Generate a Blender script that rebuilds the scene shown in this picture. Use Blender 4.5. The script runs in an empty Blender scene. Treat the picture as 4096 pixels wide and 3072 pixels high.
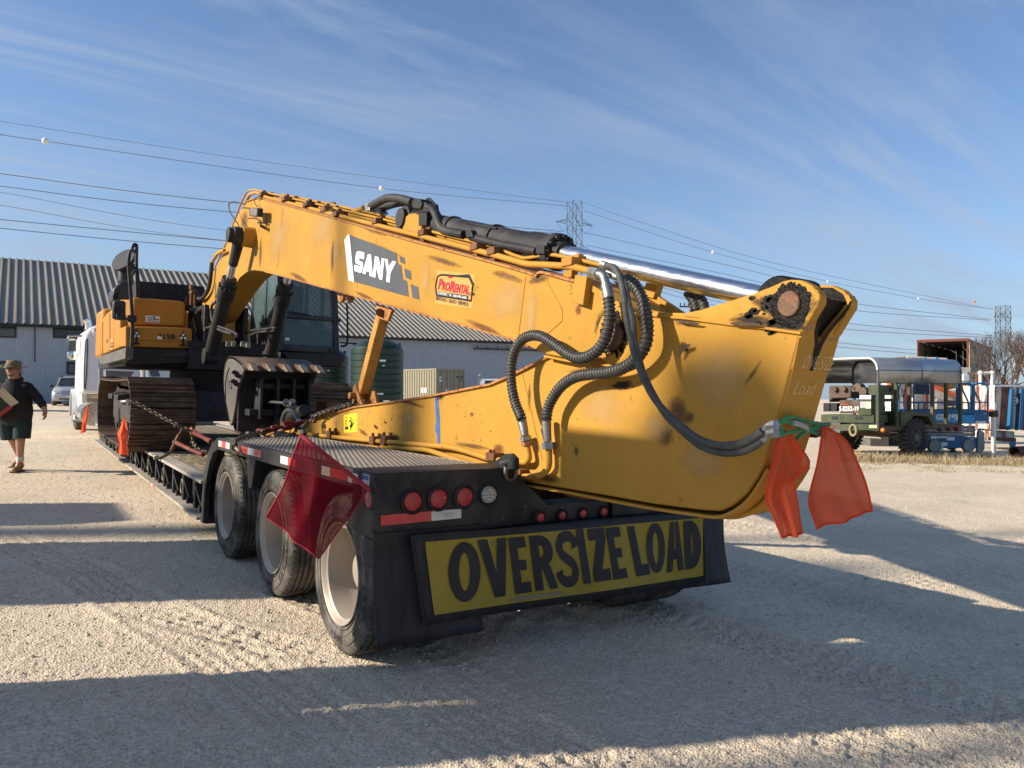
import bpy, math, random
import numpy as np
from mathutils import Vector, Matrix
random.seed(7); np.random.seed(7)
PI = math.pi
SC = bpy.context.scene
COL = SC.collection
# ------------------------------------------------------------------ camera
F, CX, CY, HC = 3000., 2048., 1536., 1.56
def _cal():
    v1 = np.array([40-CX, 1506-CY, F]); s = .027
    x2 = (CX*v1[0]-(1505-CY)*v1[1]-F*F)/(v1[0]+s*v1[1])
    v2 = np.array([x2-CX, 1505+s*x2-CY, F])
    Y = v1/np.linalg.norm(v1); X = v2/np.linalg.norm(v2); Z = np.cross(X, Y)
    if Z[1] > 0: Z = -Z
    return np.array([X, Y, Z])
R = _cal()
EYE = np.array([0, 0, HC])
cam = bpy.data.cameras.new('camera'); camo = bpy.data.objects.new('camera', cam); COL.objects.link(camo)
cam.sensor_width = 36; cam.lens = F/4096*36; cam.clip_start = .05; cam.clip_end = 3000
mw = Matrix.Identity(4)
for i, vec in enumerate((R@np.array([1, 0, 0]), R@np.array([0, -1, 0]), R@np.array([0, 0, -1]))):
    for j in range(3): mw[j][i] = vec[j]
mw.translation = Vector(EYE); camo.matrix_world = mw
SC.camera = camo
# ------------------------------------------------------------------ world, sun, exposure
SUN = Vector((-1, .40, .50)).normalized()      # towards the sun
w = bpy.data.worlds.new('World'); SC.world = w; w.use_nodes = True
nt = w.node_tree; N = nt.nodes; LK = nt.links; N.clear()
sky = N.new('ShaderNodeTexSky'); sky.sky_type = 'NISHITA'; sky.sun_disc = False
sky.sun_elevation = math.asin(SUN.z); sky.sun_rotation = math.atan2(SUN.x, SUN.y)
sky.altitude = 300; sky.air_density = 1.0; sky.dust_density = .5; sky.ozone_density = 2.5
tc = N.new('ShaderNodeTexCoord')
sep = N.new('ShaderNodeSeparateXYZ'); LK.new(tc.outputs['Generated'], sep.inputs[0])
def wmath(op, a, b=None):
    n = N.new('ShaderNodeMath'); n.operation = op
    for i, q in enumerate((a, b)):
        if q is None: continue
        if isinstance(q, (int, float)): n.inputs[i].default_value = q
        else: LK.new(q, n.inputs[i])
    return n.outputs[0]
zc = wmath('MAXIMUM', sep.outputs[2], .03)
px = wmath('DIVIDE', sep.outputs[0], wmath('ADD', zc, .12)); py = wmath('DIVIDE', sep.outputs[1], wmath('ADD', zc, .12))
cmb = N.new('ShaderNodeCombineXYZ'); LK.new(px, cmb.inputs[0]); LK.new(py, cmb.inputs[1])
def cloud(rot, sx, sy, sc, det, lo, hi, dist=1.2):
    m = N.new('ShaderNodeMapping'); m.inputs['Rotation'].default_value = (0, 0, rot); m.inputs['Scale'].default_value = (sx, sy, 1)
    LK.new(cmb.outputs[0], m.inputs[0])
    n = N.new('ShaderNodeTexNoise'); n.inputs['Scale'].default_value = sc; n.inputs['Detail'].default_value = det
    n.inputs['Roughness'].default_value = .62; n.inputs['Distortion'].default_value = dist
    LK.new(m.outputs[0], n.inputs['Vector'])
    r = N.new('ShaderNodeMapRange'); r.inputs[1].default_value = lo; r.inputs[2].default_value = hi; LK.new(n.outputs[0], r.inputs[0])
    return r.outputs[0]
c1 = cloud(.55, .30, 1.7, 1.0, 10, .44, .66, 1.6); c2 = cloud(.2, .6, 1.8, 2.4, 10, .50, .74, .9); c3 = cloud(.9, .5, .7, .5, 3, .34, .60, .3)
cl = wmath('MULTIPLY', wmath('ADD', wmath('MULTIPLY', c1, .8), wmath('MULTIPLY', c2, .35)), c3)
cl = wmath('MINIMUM', wmath('ADD', wmath('MULTIPLY', cl, .95), .02), .80)
mix = N.new('ShaderNodeMix'); mix.data_type = 'RGBA'; LK.new(cl, mix.inputs[0])
tint = N.new('ShaderNodeMix'); tint.data_type = 'RGBA'; tint.blend_type = 'MULTIPLY'; tint.inputs[0].default_value = 1
tint.inputs[7].default_value = (.74, .81, .91, 1); LK.new(sky.outputs[0], tint.inputs[6])
LK.new(tint.outputs[2], mix.inputs[6]); mix.inputs[7].default_value = (2.5, 2.95, 3.7, 1)
bg = N.new('ShaderNodeBackground'); hz = N.new('ShaderNodeMix'); hz.data_type = 'RGBA'; LK.new(mix.outputs[2], hz.inputs[6]); hz.inputs[7].default_value = (1.95, 2.55, 3.3, 1)
hf = wmath('POWER', wmath('SUBTRACT', 1., wmath('MINIMUM', wmath('MAXIMUM', sep.outputs[2], 0.), 1.)), 5.5); LK.new(wmath('MULTIPLY', hf, .86), hz.inputs[0])
LK.new(hz.outputs[2], bg.inputs[0]); bg.inputs[1].default_value = .092
ow = N.new('ShaderNodeOutputWorld'); LK.new(bg.outputs[0], ow.inputs[0])
sl = bpy.data.lights.new('sun', 'SUN'); sl.energy = 4.0; sl.angle = math.radians(.53); sl.color = (1, .88, .72)
so = bpy.data.objects.new('sun', sl); COL.objects.link(so)
so.rotation_euler = SUN.to_track_quat('Z', 'Y').to_euler(); so.location = (-20, 40, 20)
SC.view_settings.view_transform = 'Standard'; SC.view_settings.look = 'None'
SC.view_settings.exposure = 1.0; SC.view_settings.gamma = 1; SC.view_settings.use_curve_mapping = False
SC.render.engine = 'CYCLES'; SC.cycles.max_bounces = 6; SC.cycles.transparent_max_bounces = 12
try: SC.cycles.use_denoising = True
except Exception: pass
# ------------------------------------------------------------------ survey: a bearing (u, v) crossed with a real plane
def P(u, v, x=None, y=None, z=None, d=None):
    r = R@np.array([u-CX, v-CY, F])
    if d is not None: t = d/F
    elif x is not None: t = x/r[0]
    elif y is not None: t = y/r[1]
    else: t = (z-HC)/r[2]
    return Vector(r*t+EYE)
ZO = dict(A=(0, 850, .6329), B=(700, 1600, .6329), C=(1300, 700, .6329), D=(1900, 900, .7232), E=(3100, 1200, .4823), G=(1900, 1700, .7233),
          H=(2600, 950, .4822), I=(250, 950, .3013), J=(800, 1100, .3918), K=(300, 1400, .3616), L=(0, 1300, .3918), M=(1200, 1350, .3617),
          N=(3300, 1300, .3618), O=(3650, 1300, .3617), S=(1300, 870, .2894), W=(0, 0, 1.8517), T=(850, 720, .3843), U=(350, 1450, .2411),
          V=(780, 1600, .2803), Q=(3700, 1600, .1808), X=(3640, 1340, .1447), Y=(0, 1280, .217), q=(1, 0, 1), R=(2048, 1900, .9259))
ZO['s'] = (0, 0, 1)
def PN(u, v, pt, nrm):
    r = Vector(R@np.array([u-CX, v-CY, F])); n = Vector(nrm); e = Vector(EYE); return e+r*((Vector(pt)-e).dot(n)/r.dot(n))
def PP(k, pts, **kw):
    o = ZO[k]; return [P(o[0]+a*o[2], o[1]+b*o[2], **kw) for a, b in pts]
def gp(u, Zd, z=0.):                       # ground point on the bearing of column u, Zd metres out along the view axis
    a = R[2][0]*(u-CX)/F*Zd; b = R[2][1]*Zd/F; c = R[2][2]*Zd
    v = (z-HC-a-c)/b+CY
    return P(u, v, d=Zd)
UPG = Vector(R@np.array([0, -1, 0])); RG = Vector(R@np.array([1, 0, 0])); FG = Vector(R@np.array([0, 0, 1]))
# ------------------------------------------------------------------ materials
MATS = {}
def hexc(c): return tuple(c)+(1,)
def mat(name, col, rough=.5, metal=0., var=.2, scale=2.5, bump=.1, bscale=60, rust=0., rcol=(.16, .06, .025), rscale=5, dust=0., dcol=(.36, .31, .25), alpha=None, emis=None, coat=0, stretch=None, spec=None):
    if name in MATS: return MATS[name]
    m = bpy.data.materials.new(name); m.use_nodes = True; nt = m.node_tree; n = nt.nodes; l = nt.links
    b = n['Principled BSDF']; b.inputs['Roughness'].default_value = rough; b.inputs['Metallic'].default_value = metal; b.inputs['Specular IOR Level'].default_value = .3 if rough > .3 else .5
    if coat: b.inputs['Coat Weight'].default_value = coat; b.inputs['Coat Roughness'].default_value = .15
    if spec is not None: b.inputs['Specular IOR Level'].default_value = spec
    t = n.new('ShaderNodeTexCoord'); vec = t.outputs['Object']
    if stretch:
        mp = n.new('ShaderNodeMapping'); mp.inputs['Scale'].default_value = stretch; l.new(vec, mp.inputs[0]); vec = mp.outputs[0]
    def noise(sc, det=6, ro=.6):
        k = n.new('ShaderNodeTexNoise'); k.inputs['Scale'].default_value = sc; k.inputs['Detail'].default_value = det; k.inputs['Roughness'].default_value = ro; l.new(vec, k.inputs['Vector']); return k.outputs[0]
    def rng(s, lo, hi, a=0., z=1.):
        k = n.new('ShaderNodeMapRange'); k.inputs[1].default_value = lo; k.inputs[2].default_value = hi; k.inputs[3].default_value = a; k.inputs[4].default_value = z; l.new(s, k.inputs[0]); return k.outputs[0]
    def mx(f, a, c):
        k = n.new('ShaderNodeMix'); k.data_type = 'RGBA'; l.new(f, k.inputs[0])
        if isinstance(a, tuple): k.inputs[6].default_value = a
        else: l.new(a, k.inputs[6])
        if isinstance(c, tuple): k.inputs[7].default_value = c
        else: l.new(c, k.inputs[7])
        return k.outputs[2]
    n1 = noise(scale); dark = tuple(c*(1-var) for c in col)
    c = mx(rng(n1, .3, .7), hexc(dark), hexc(tuple(min(1, q*(1+var*.35)) for q in col)))
    nf = noise(scale*14, 4)
    c = mx(rng(nf, .45, .75, 0, var*.8), c, hexc(tuple(q*.6 for q in col)))
    if dust:
        nd = noise(scale*.7+1, 8, .7); c = mx(rng(nd, .42, .72, 0, dust), c, hexc(dcol))
    if rust:
        nr = noise(rscale, 9, .72); f = rng(nr, .64-rust*.3, .70-rust*.28); c = mx(f, c, hexc(rcol))
    l.new(c, b.inputs['Base Color'])
    l.new(rng(nf, .2, .8, max(.03, rough-.1), min(1, rough+.12)), b.inputs['Roughness'])
    if bump:
        bp = n.new('ShaderNodeBump'); bp.inputs['Strength'].default_value = bump; bp.inputs['Distance'].default_value = .01
        l.new(noise(bscale, 5), bp.inputs['Height']); l.new(bp.outputs[0], b.inputs['Normal'])
    if alpha is not None: b.inputs['Alpha'].default_value = alpha
    if emis: b.inputs['Emission Color'].default_value = hexc(emis[0]); b.inputs['Emission Strength'].default_value = emis[1]
    MATS[name] = m; return m
YEL = mat('machine_yellow', (.455, .240, .036), .6, var=.2, dust=.1, dcol=(.36, .25, .12), scale=.9, bump=.05, bscale=90, rust=.03, rscale=7, rcol=(.10, .045, .02), spec=.16)
YEL2 = mat('tool_box_yellow', (.43, .20, .032), .58, var=.16, scale=1.5, bump=.05, rust=.03, rscale=6, spec=.18)
YRU = mat('rusty_yellow_edge', (.42, .19, .05), .6, var=.3, scale=6, bump=.3, rust=.42, rscale=14, rcol=(.2, .07, .03))
RUS = mat('rusted_steel', (.17, .075, .035), .8, var=.4, scale=8, bump=.4, bscale=40)
BLK = mat('black_paint', (.014, .014, .016), .55, var=.3, scale=3, bump=.12, dust=.25, dcol=(.09, .08, .07))
BLK2 = mat('dusty_black_paint', (.018, .018, .02), .6, var=.3, scale=3, bump=.2, dust=.45, dcol=(.13, .12, .105), rust=.05)
CAB = mat('cab_frame_grey', (.03, .033, .04), .4, var=.2, bump=.08, dust=.2, dcol=(.09, .09, .09))
GRS = mat('caked_grease', (.006, .0045, .004), .5, var=.5, scale=18, bump=.6, bscale=45, spec=.15)
DGR = mat('worn_boss_steel', (.12, .065, .035), .5, var=.5, scale=12, bump=.4, rust=.35)
CHR = mat('chrome_rod', (.80, .78, .76), .24, 1., var=.06, bump=.02, bscale=200, stretch=(1, .2, 1))
STL = mat('zinc_fitting', (.32, .32, .31), .42, .8, var=.35, scale=20, bump=.2)
HOS = mat('hose_rubber', (.035, .035, .035), .55, var=.4, scale=15, bump=.2, dust=.3, dcol=(.12, .11, .1))
HOS2 = mat('braided_hose', (.06, .065, .065), .45, var=.4, scale=20, bump=.5, bscale=160, dust=.3, dcol=(.2, .2, .19))
HRIB = mat('hose_guard_wire', (.11, .11, .105), .35, .3, var=.3)
TYR = mat('tyre_rubber', (.05, .047, .043), .75, var=.3, scale=6, bump=.3, bscale=120, dust=.85, dcol=(.26, .235, .20))
TRD = mat('tyre_tread_rubber', (.035, .034, .032), .8, var=.3, scale=8, bump=.4, bscale=90, dust=.6, dcol=(.16, .145, .12))
RIM = mat('dusty_aluminium_rim', (.37, .325, .27), .5, .25, var=.15, scale=4, bump=.12, dust=.3, dcol=(.38, .33, .27))
TRK = mat('track_steel', (.12, .075, .05), .5, .25, var=.55, scale=7, bump=.6, bscale=30, dust=.35, dcol=(.17, .13, .095))
UND = mat('undercarriage_paint', (.035, .032, .03), .65, var=.4, bump=.3, dust=.5, dcol=(.11, .09, .075))
WOOD = mat('worn_deck_plank', (.25, .2, .14), .8, var=.4, scale=3, bump=.5, bscale=25, stretch=(6, .6, 2))
PLATE = mat('checker_plate', (.36, .33, .285), .65, .05, var=.3, scale=2.5, bump=.3, dust=.7, dcol=(.48, .43, .36))
CHN = mat('chain_steel', (.14, .12, .09), .5, .7, var=.5, scale=20, bump=.3, rust=.2)
RED = mat('binder_red', (.15, .02, .018), .6, var=.5, scale=12, bump=.3, rust=.4)
TRED = mat('reflective_red', (.55, .025, .03), .3, var=.2, bump=.05, dust=.15)
TWHT = mat('reflective_white', (.62, .63, .62), .35, var=.15, bump=.1, dust=.2)
LRED = mat('lamp_red', (.42, .015, .02), .22, var=.12, scale=30, bump=.5, bscale=300, dust=.15, coat=.4)
LWHT = mat('lamp_clear', (.75, .75, .72), .15, var=.3, scale=40, bump=.8, bscale=120)
AMB = mat('lamp_amber', (.75, .2, .02), .3, var=.1)
WHT = mat('white_paint', (.78, .79, .8), .3, var=.08, bump=.03, dust=.1, coat=.3)
MIR = mat('mirror_glass', (.7, .75, .72), .05, 1., var=.05, bump=0)
BAN = mat('banner_yellow', (.34, .245, .02), .55, var=.25, scale=3, bump=.6, bscale=5, dust=.45, dcol=(.27, .22, .09), stretch=(1, 1, .4))
BLKP = mat('black_print', (.022, .022, .026), .5, var=.3, scale=6, bump=.1, dust=.3, dcol=(.06, .06, .06))
RUB = mat('flap_rubber', (.022, .022, .024), .6, var=.3, scale=3, bump=.25, dust=.35, dcol=(.08, .078, .075), stretch=(3, 1, .4))
DEC = mat('decal_grey', (.085, .095, .11), .65, var=.15, bump=.02, spec=.12)
DWH = mat('decal_white', (.75, .77, .76), .65, .15, var=.12, bump=.02, scale=5, spec=.12)
DBK = mat('decal_black', (.035, .04, .05), .65, var=.1, bump=.02, spec=.12)
DRD = mat('decal_red', (.55, .03, .06), .65, var=.1, bump=.02, spec=.12)
DYE = mat('decal_yellow', (.8, .66, .04), .65, var=.1, bump=.02, spec=.12)
DTN = mat('decal_backing', (.5, .29, .085), .65, var=.08, bump=.02, spec=.12)
BLU = mat('blue_spray_paint', (.05, .14, .42), .5, var=.35, scale=20, bump=.05)
SCR = mat('exposed_primer', (.09, .05, .03), .6, var=.5, scale=40, bump=.5)
CHK = mat('chalk_mark', (.72, .62, .42), .8, var=.3, scale=60, bump=.2)
def glass(name, col, a=.55, rough=.05):
    m = mat(name, col, rough, var=.15, scale=1.5, bump=.02, dust=.15, dcol=(.25, .27, .25)); m.node_tree.nodes['Principled BSDF'].inputs['Alpha'].default_value = a; return m
GLS = glass('cab_glass', (.10, .16, .16), .5)
CGL = glass('dark_car_glass', (.02, .025, .03), .95, .06)
def cloth(name, col, a, weave):
    m = bpy.data.materials.new(name); m.use_nodes = True; nt = m.node_tree; n = nt.nodes; l = nt.links; n.clear()
    out = n.new('ShaderNodeOutputMaterial'); d = n.new('ShaderNodeBsdfDiffuse'); t = n.new('ShaderNodeBsdfTranslucent'); tr = n.new('ShaderNodeBsdfTransparent')
    k = n.new('ShaderNodeTexNoise'); k.inputs['Scale'].default_value = 7; k.inputs['Detail'].default_value = 6; tcn = n.new('ShaderNodeTexCoord'); l.new(tcn.outputs['Object'], k.inputs['Vector'])
    cr = n.new('ShaderNodeMix'); cr.data_type = 'RGBA'; l.new(k.outputs[0], cr.inputs[0]); cr.inputs[6].default_value = hexc(tuple(q*.7 for q in col)); cr.inputs[7].default_value = hexc(col)
    l.new(cr.outputs[2], d.inputs[0]); l.new(cr.outputs[2], t.inputs[0])
    a1 = n.new('ShaderNodeMixShader'); a1.inputs[0].default_value = .6; l.new(d.outputs[0], a1.inputs[1]); l.new(t.outputs[0], a1.inputs[2])
    wv = n.new('ShaderNodeTexChecker'); wv.inputs['Scale'].default_value = weave; wv.inputs[1].default_value = (1, 1, 1, 1); wv.inputs[2].default_value = (0, 0, 0, 1); l.new(tcn.outputs['Object'], wv.inputs[0])
    mr = n.new('ShaderNodeMapRange'); mr.inputs[3].default_value = a-.16; mr.inputs[4].default_value = min(1, a+.16); l.new(wv.outputs[1], mr.inputs[0])
    a2 = n.new('ShaderNodeMixShader'); l.new(mr.outputs[0], a2.inputs[0]); l.new(tr.outputs[0], a2.inputs[1]); l.new(a1.outputs[0], a2.inputs[2])
    l.new(a2.outputs[0], out.inputs[0]); return m
ORF = cloth('orange_mesh_fabric', (1.0, .20, .09), 1.10, 260)
REF = cloth('red_mesh_fabric', (.21, .010, .024), .88, 260)
REH = mat('red_hem', (.30, .02, .03), .7, bump=.4)
def stain_mat(name, col, dens=1., scale=3., rough=.5, stretch=(1, 1, 1)):
    m = bpy.data.materials.new(name); m.use_nodes = True; nt = m.node_tree; n = nt.nodes; l = nt.links; b = n['Principled BSDF']; b.inputs['Base Color'].default_value = hexc(col); b.inputs['Roughness'].default_value = rough; b.inputs['Specular IOR Level'].default_value = .2
    t = n.new('ShaderNodeTexCoord'); oi = n.new('ShaderNodeObjectInfo'); ln = n.new('ShaderNodeVectorMath'); ln.operation = 'LENGTH'; l.new(t.outputs['Object'], ln.inputs[0])
    ad = n.new('ShaderNodeVectorMath'); ad.operation = 'ADD'; l.new(t.outputs['Object'], ad.inputs[0]); sc = n.new('ShaderNodeMath'); sc.operation = 'MULTIPLY'; sc.inputs[1].default_value = 40; l.new(oi.outputs['Random'], sc.inputs[0]); l.new(sc.outputs[0], ad.inputs[1])
    mp = n.new('ShaderNodeMapping'); mp.inputs['Scale'].default_value = stretch; l.new(ad.outputs[0], mp.inputs[0])
    k = n.new('ShaderNodeTexNoise'); k.inputs['Scale'].default_value = scale; k.inputs['Detail'].default_value = 8; k.inputs['Roughness'].default_value = .68; l.new(mp.outputs[0], k.inputs['Vector'])
    g = n.new('ShaderNodeMapRange'); g.inputs[1].default_value = 0; g.inputs[2].default_value = 1; g.inputs[3].default_value = .62; g.inputs[4].default_value = -.35; l.new(ln.outputs['Value'], g.inputs[0])
    s = n.new('ShaderNodeMath'); s.operation = 'ADD'; l.new(g.outputs[0], s.inputs[0]); l.new(k.outputs[0], s.inputs[1])
    r = n.new('ShaderNodeMapRange'); r.inputs[1].default_value = .5; r.inputs[2].default_value = .95; r.inputs[4].default_value = dens; l.new(s.outputs[0], r.inputs[0]); l.new(r.outputs[0], b.inputs['Alpha']); return m
# ------------------------------------------------------------------ mesh builder
def ortho(d):
    d = Vector(d).normalized(); a = Vector((0, 0, 1)) if abs(d.z) < .9 else Vector((1, 0, 0))
    u = d.cross(a).normalized(); return u, d.cross(u).normalized()
class MB:
    def __init__(s): s.v = []; s.f = []
    def add(s, vs, fs):
        o = len(s.v); s.v += [tuple(q) for q in vs]; s.f += [tuple(i+o for i in f) for f in fs]; return s
    def hexa(s, p): return s.add(p, [(0, 3, 2, 1), (4, 5, 6, 7), (0, 1, 5, 4), (1, 2, 6, 5), (2, 3, 7, 6), (3, 0, 4, 7)])
    def box(s, x0, x1, y0, y1, z0, z1, M=None):
        p = [Vector(q) for q in ((x0, y0, z0), (x1, y0, z0), (x1, y1, z0), (x0, y1, z0), (x0, y0, z1), (x1, y0, z1), (x1, y1, z1), (x0, y1, z1))]
        if M: p = [M@q for q in p]
        return s.hexa(p)
    def bar(s, a, b, w, h=None, up=(0, 0, 1)):
        a = Vector(a); b = Vector(b); d = (b-a).normalized(); h = h or w; u = Vector(up)
        if abs(d.dot(u)) > .98: u = Vector((1, 0, 0))
        r = d.cross(u).normalized(); u = r.cross(d)
        return s.hexa([a-r*w/2-u*h/2, a+r*w/2-u*h/2, b+r*w/2-u*h/2, b-r*w/2-u*h/2, a-r*w/2+u*h/2, a+r*w/2+u*h/2, b+r*w/2+u*h/2, b-r*w/2+u*h/2])
    def cyl(s, a, b, r, r2=None, n=20, caps=True):
        return s.tube([a, b], [r, r if r2 is None else r2], n, caps)
    def tube(s, path, r, n=10, caps=True, closed=False):
        path = [Vector(q) for q in path]; m = len(path); rs = r if isinstance(r, (list, tuple)) else [r]*m
        d0 = (path[1]-path[0]).normalized(); u, w_ = ortho(d0); vs = []; prev = d0
        for i in range(m):
            if closed: d = (path[(i+1) % m]-path[i-1]).normalized()
            else: d = (path[min(i+1, m-1)]-path[max(i-1, 0)]).normalized()
            q = prev.rotation_difference(d); u = q@u; w_ = q@w_; prev = d
            for k in range(n):
                a = 2*PI*k/n; vs.append(path[i]+(u*math.cos(a)+w_*math.sin(a))*rs[i])
        fs = []
        for i in range(m if closed else m-1):
            for k in range(n):
                a = i*n+k; b = i*n+(k+1) % n; c = ((i+1) % m)*n+(k+1) % n; d = ((i+1) % m)*n+k; fs.append((a, b, c, d))
        if caps and not closed: fs += [tuple(range(n-1, -1, -1)), tuple((m-1)*n+k for k in range(n))]
        return s.add(vs, fs)
    def prism(s, poly, ext):
        poly = [Vector(q) for q in poly]; e = Vector(ext); n = len(poly)
        nm = Vector((0, 0, 0))
        for i in range(n): nm += (poly[i]-poly[0]).cross(poly[(i+1) % n]-poly[0])
        if nm.dot(e) > 0: poly = poly[::-1]
        return s.add(poly+[q+e for q in poly], [tuple(range(n)), tuple(range(2*n-1, n-1, -1))]+[(i, i+n, (i+1) % n+n, (i+1) % n) for i in range(n)])
    def lathe(s, prof, o, ax, n=48, close=False):
        o = Vector(o); ax = Vector(ax).normalized(); u, w_ = ortho(ax); m = len(prof); vs = []
        for h, r in prof:
            for k in range(n):
                a = 2*PI*k/n; vs.append(o+ax*h+(u*math.cos(a)+w_*math.sin(a))*r)
        fs = [(i*n+k, i*n+(k+1) % n, (i+1)*n+(k+1) % n, (i+1)*n+k) for i in range(m-1) for k in range(n)]
        return s.add(vs, fs)
    def ball(s, c, r, n=12, m=8, sc=(1, 1, 1)):
        c = Vector(c); vs = [c+Vector((0, 0, r*sc[2]))]; fs = []
        for i in range(1, m):
            for k in range(n):
                a = PI*i/m; b = 2*PI*k/n; vs.append(c+Vector((math.sin(a)*math.cos(b)*r*sc[0], math.sin(a)*math.sin(b)*r*sc[1], math.cos(a)*r*sc[2])))
        vs.append(c-Vector((0, 0, r*sc[2]))); L = len(vs)-1
        for k in range(n): fs.append((0, 1+k, 1+(k+1) % n)); fs.append((L, L-n+(k+1) % n, L-n+k))
        for i in range(m-2):
            for k in range(n): fs.append((1+i*n+k, 1+(i+1)*n+k, 1+(i+1)*n+(k+1) % n, 1+i*n+(k+1) % n))
        return s.add(vs, fs)
    def mesh(s, name, m, ang=35):
        me = bpy.data.meshes.new(name); me.from_pydata(s.v, [], s.f); me.materials.append(m)
        me.polygons.foreach_set('use_smooth', [True]*len(me.polygons)); me.update()
        try: me.set_sharp_from_angle(angle=math.radians(ang))
        except Exception: pass
        return me
    def build(s, name, m, parent=None, bev=0, kind=None, label=None, ang=35):
        if not s.v: return None
        o = bpy.data.objects.new(name, s.mesh(name, m, ang)); COL.objects.link(o)
        if parent is not None: attach(o, parent)
        if bev:
            b = o.modifiers.new('bevel', 'BEVEL'); b.width = bev; b.segments = 2; b.limit_method = 'ANGLE'; b.angle_limit = math.radians(40)
        if kind: o['kind'] = kind
        if label: o['label'] = label
        return o
ROOTM = {}
def attach(o, parent):
    o.parent = parent; p = parent; m = Matrix.Identity(4); chain = []
    while p is not None: chain.append(p); p = p.parent
    for p in reversed(chain): m = m@p.matrix_parent_inverse@p.matrix_basis
    o.matrix_parent_inverse = m.inverted()
def tag(o, label, cat, group=None, kind=None):
    if label: o['label'] = label
    if cat: o['category'] = cat
    if group: o['group'] = group
    if kind: o['kind'] = kind
    return o
def thing(name, label, cat, loc, group=None):
    o = bpy.data.objects.new(name, None); COL.objects.link(o); o.location = loc; o.empty_display_size = .2
    return tag(o, label, cat, group)
def inst(src, name, parent=None, M=None):
    o = bpy.data.objects.new(name, src.data if hasattr(src, 'data') else src); COL.objects.link(o)
    if M is not None: o.matrix_basis = M
    if parent is not None: attach(o, parent)
    return o
def spline(pts, n=8):
    pts = [Vector(p) for p in pts]; out = []
    q = [pts[0]*2-pts[1]]+pts+[pts[-1]*2-pts[-2]]
    for i in range(1, len(q)-2):
        for k in range(n):
            t = k/n; a, b, c, d = q[i-1], q[i], q[i+1], q[i+2]
            out.append(.5*((2*b)+(c-a)*t+(2*a-5*b+4*c-d)*t*t+(3*b-a-3*c+d)*t**3))
    out.append(pts[-1]); return out
def resample(path, step):
    out = [path[0]]; acc = 0
    for a, b in zip(path, path[1:]):
        L = (b-a).length; t = step-acc
        while t <= L: out.append(a.lerp(b, t/L)); t += step
        acc = (acc+L) % step
    out.append(path[-1]); return out
def ribhose(path, r, name, m, parent, pitch=.018, amp=.16):
    ps = resample(spline(path, 10), pitch/2); o = MB().tube(ps, [r*(1+amp*.4*(i % 2)) for i in range(len(ps))], 12).build(name, m, parent, ang=80)
    if amp > .12:
        fine = resample(spline(path, 10), pitch*1.3/8); u, w_ = ortho(fine[1]-fine[0]); prev = (fine[1]-fine[0]).normalized(); hp = []
        for i, p in enumerate(fine):
            d = (fine[min(i+1, len(fine)-1)]-fine[max(i-1, 0)]).normalized(); q = prev.rotation_difference(d); u = q@u; w_ = q@w_; prev = d; a = 2*PI*i/8; hp.append(p+(u*math.cos(a)+w_*math.sin(a))*r*1.1)
        MB().tube(hp, r*.16, 5).build('spiral_guard', HRIB, parent, ang=80)
    return o
_txt = {}
def glyphs(s, bold=0., shear=0., ext=0.):
    k = (s, bold, shear)
    if k in _txt: return _txt[k]
    c = bpy.data.curves.new('t', 'FONT'); c.body = s; c.offset = bold; c.shear = shear; c.resolution_u = 3; c.align_x = 'LEFT'
    o = bpy.data.objects.new('t', c); COL.objects.link(o); bpy.context.view_layer.update()
    me = bpy.data.meshes.new_from_object(o.evaluated_get(bpy.context.evaluated_depsgraph_get()))
    vs = [tuple(v.co) for v in me.vertices]; fs = [tuple(p.vertices) for p in me.polygons]
    bpy.data.objects.remove(o); bpy.data.meshes.remove(me); bpy.data.curves.remove(c)
    _txt[k] = (vs, fs); return _txt[k]
def qtext(mb, s, q, bold=0., shear=0.):
    """lettering stretched over the quad q = (bottom left, bottom right, top right, top left)"""
    vs, fs = glyphs(s, bold, shear)
    if not vs: return mb
    xs = [v[0] for v in vs]; ys = [v[1] for v in vs]; x0, x1, y0, y1 = min(xs), max(xs), min(ys), max(ys); q = [Vector(a) for a in q]
    out = []
    for v in vs:
        a = (v[0]-x0)/(x1-x0+1e-9); b = (v[1]-y0)/(y1-y0+1e-9)
        out.append(q[0].lerp(q[1], a).lerp(q[3].lerp(q[2], a), b))
    return mb.add(out, fs)
def flat(mb, pts): pts = [Vector(p) for p in pts]; return mb.add(pts, [tuple(range(len(pts)))])
def slab(pts, nrm, th=.002): return MB().prism(pts, Vector(nrm)*th)
def blob(mb, c, u, v, r, nrm, n=14, th=.004, irr=.5):
    c = Vector(c); pts = []
    for k in range(n):
        a = 2*PI*k/n; rr = r*(1-irr*random.random()); pts.append(c+Vector(u)*math.cos(a)*rr+Vector(v)*math.sin(a)*rr)
    mb.prism(pts, Vector(nrm)*th); return mb
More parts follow.
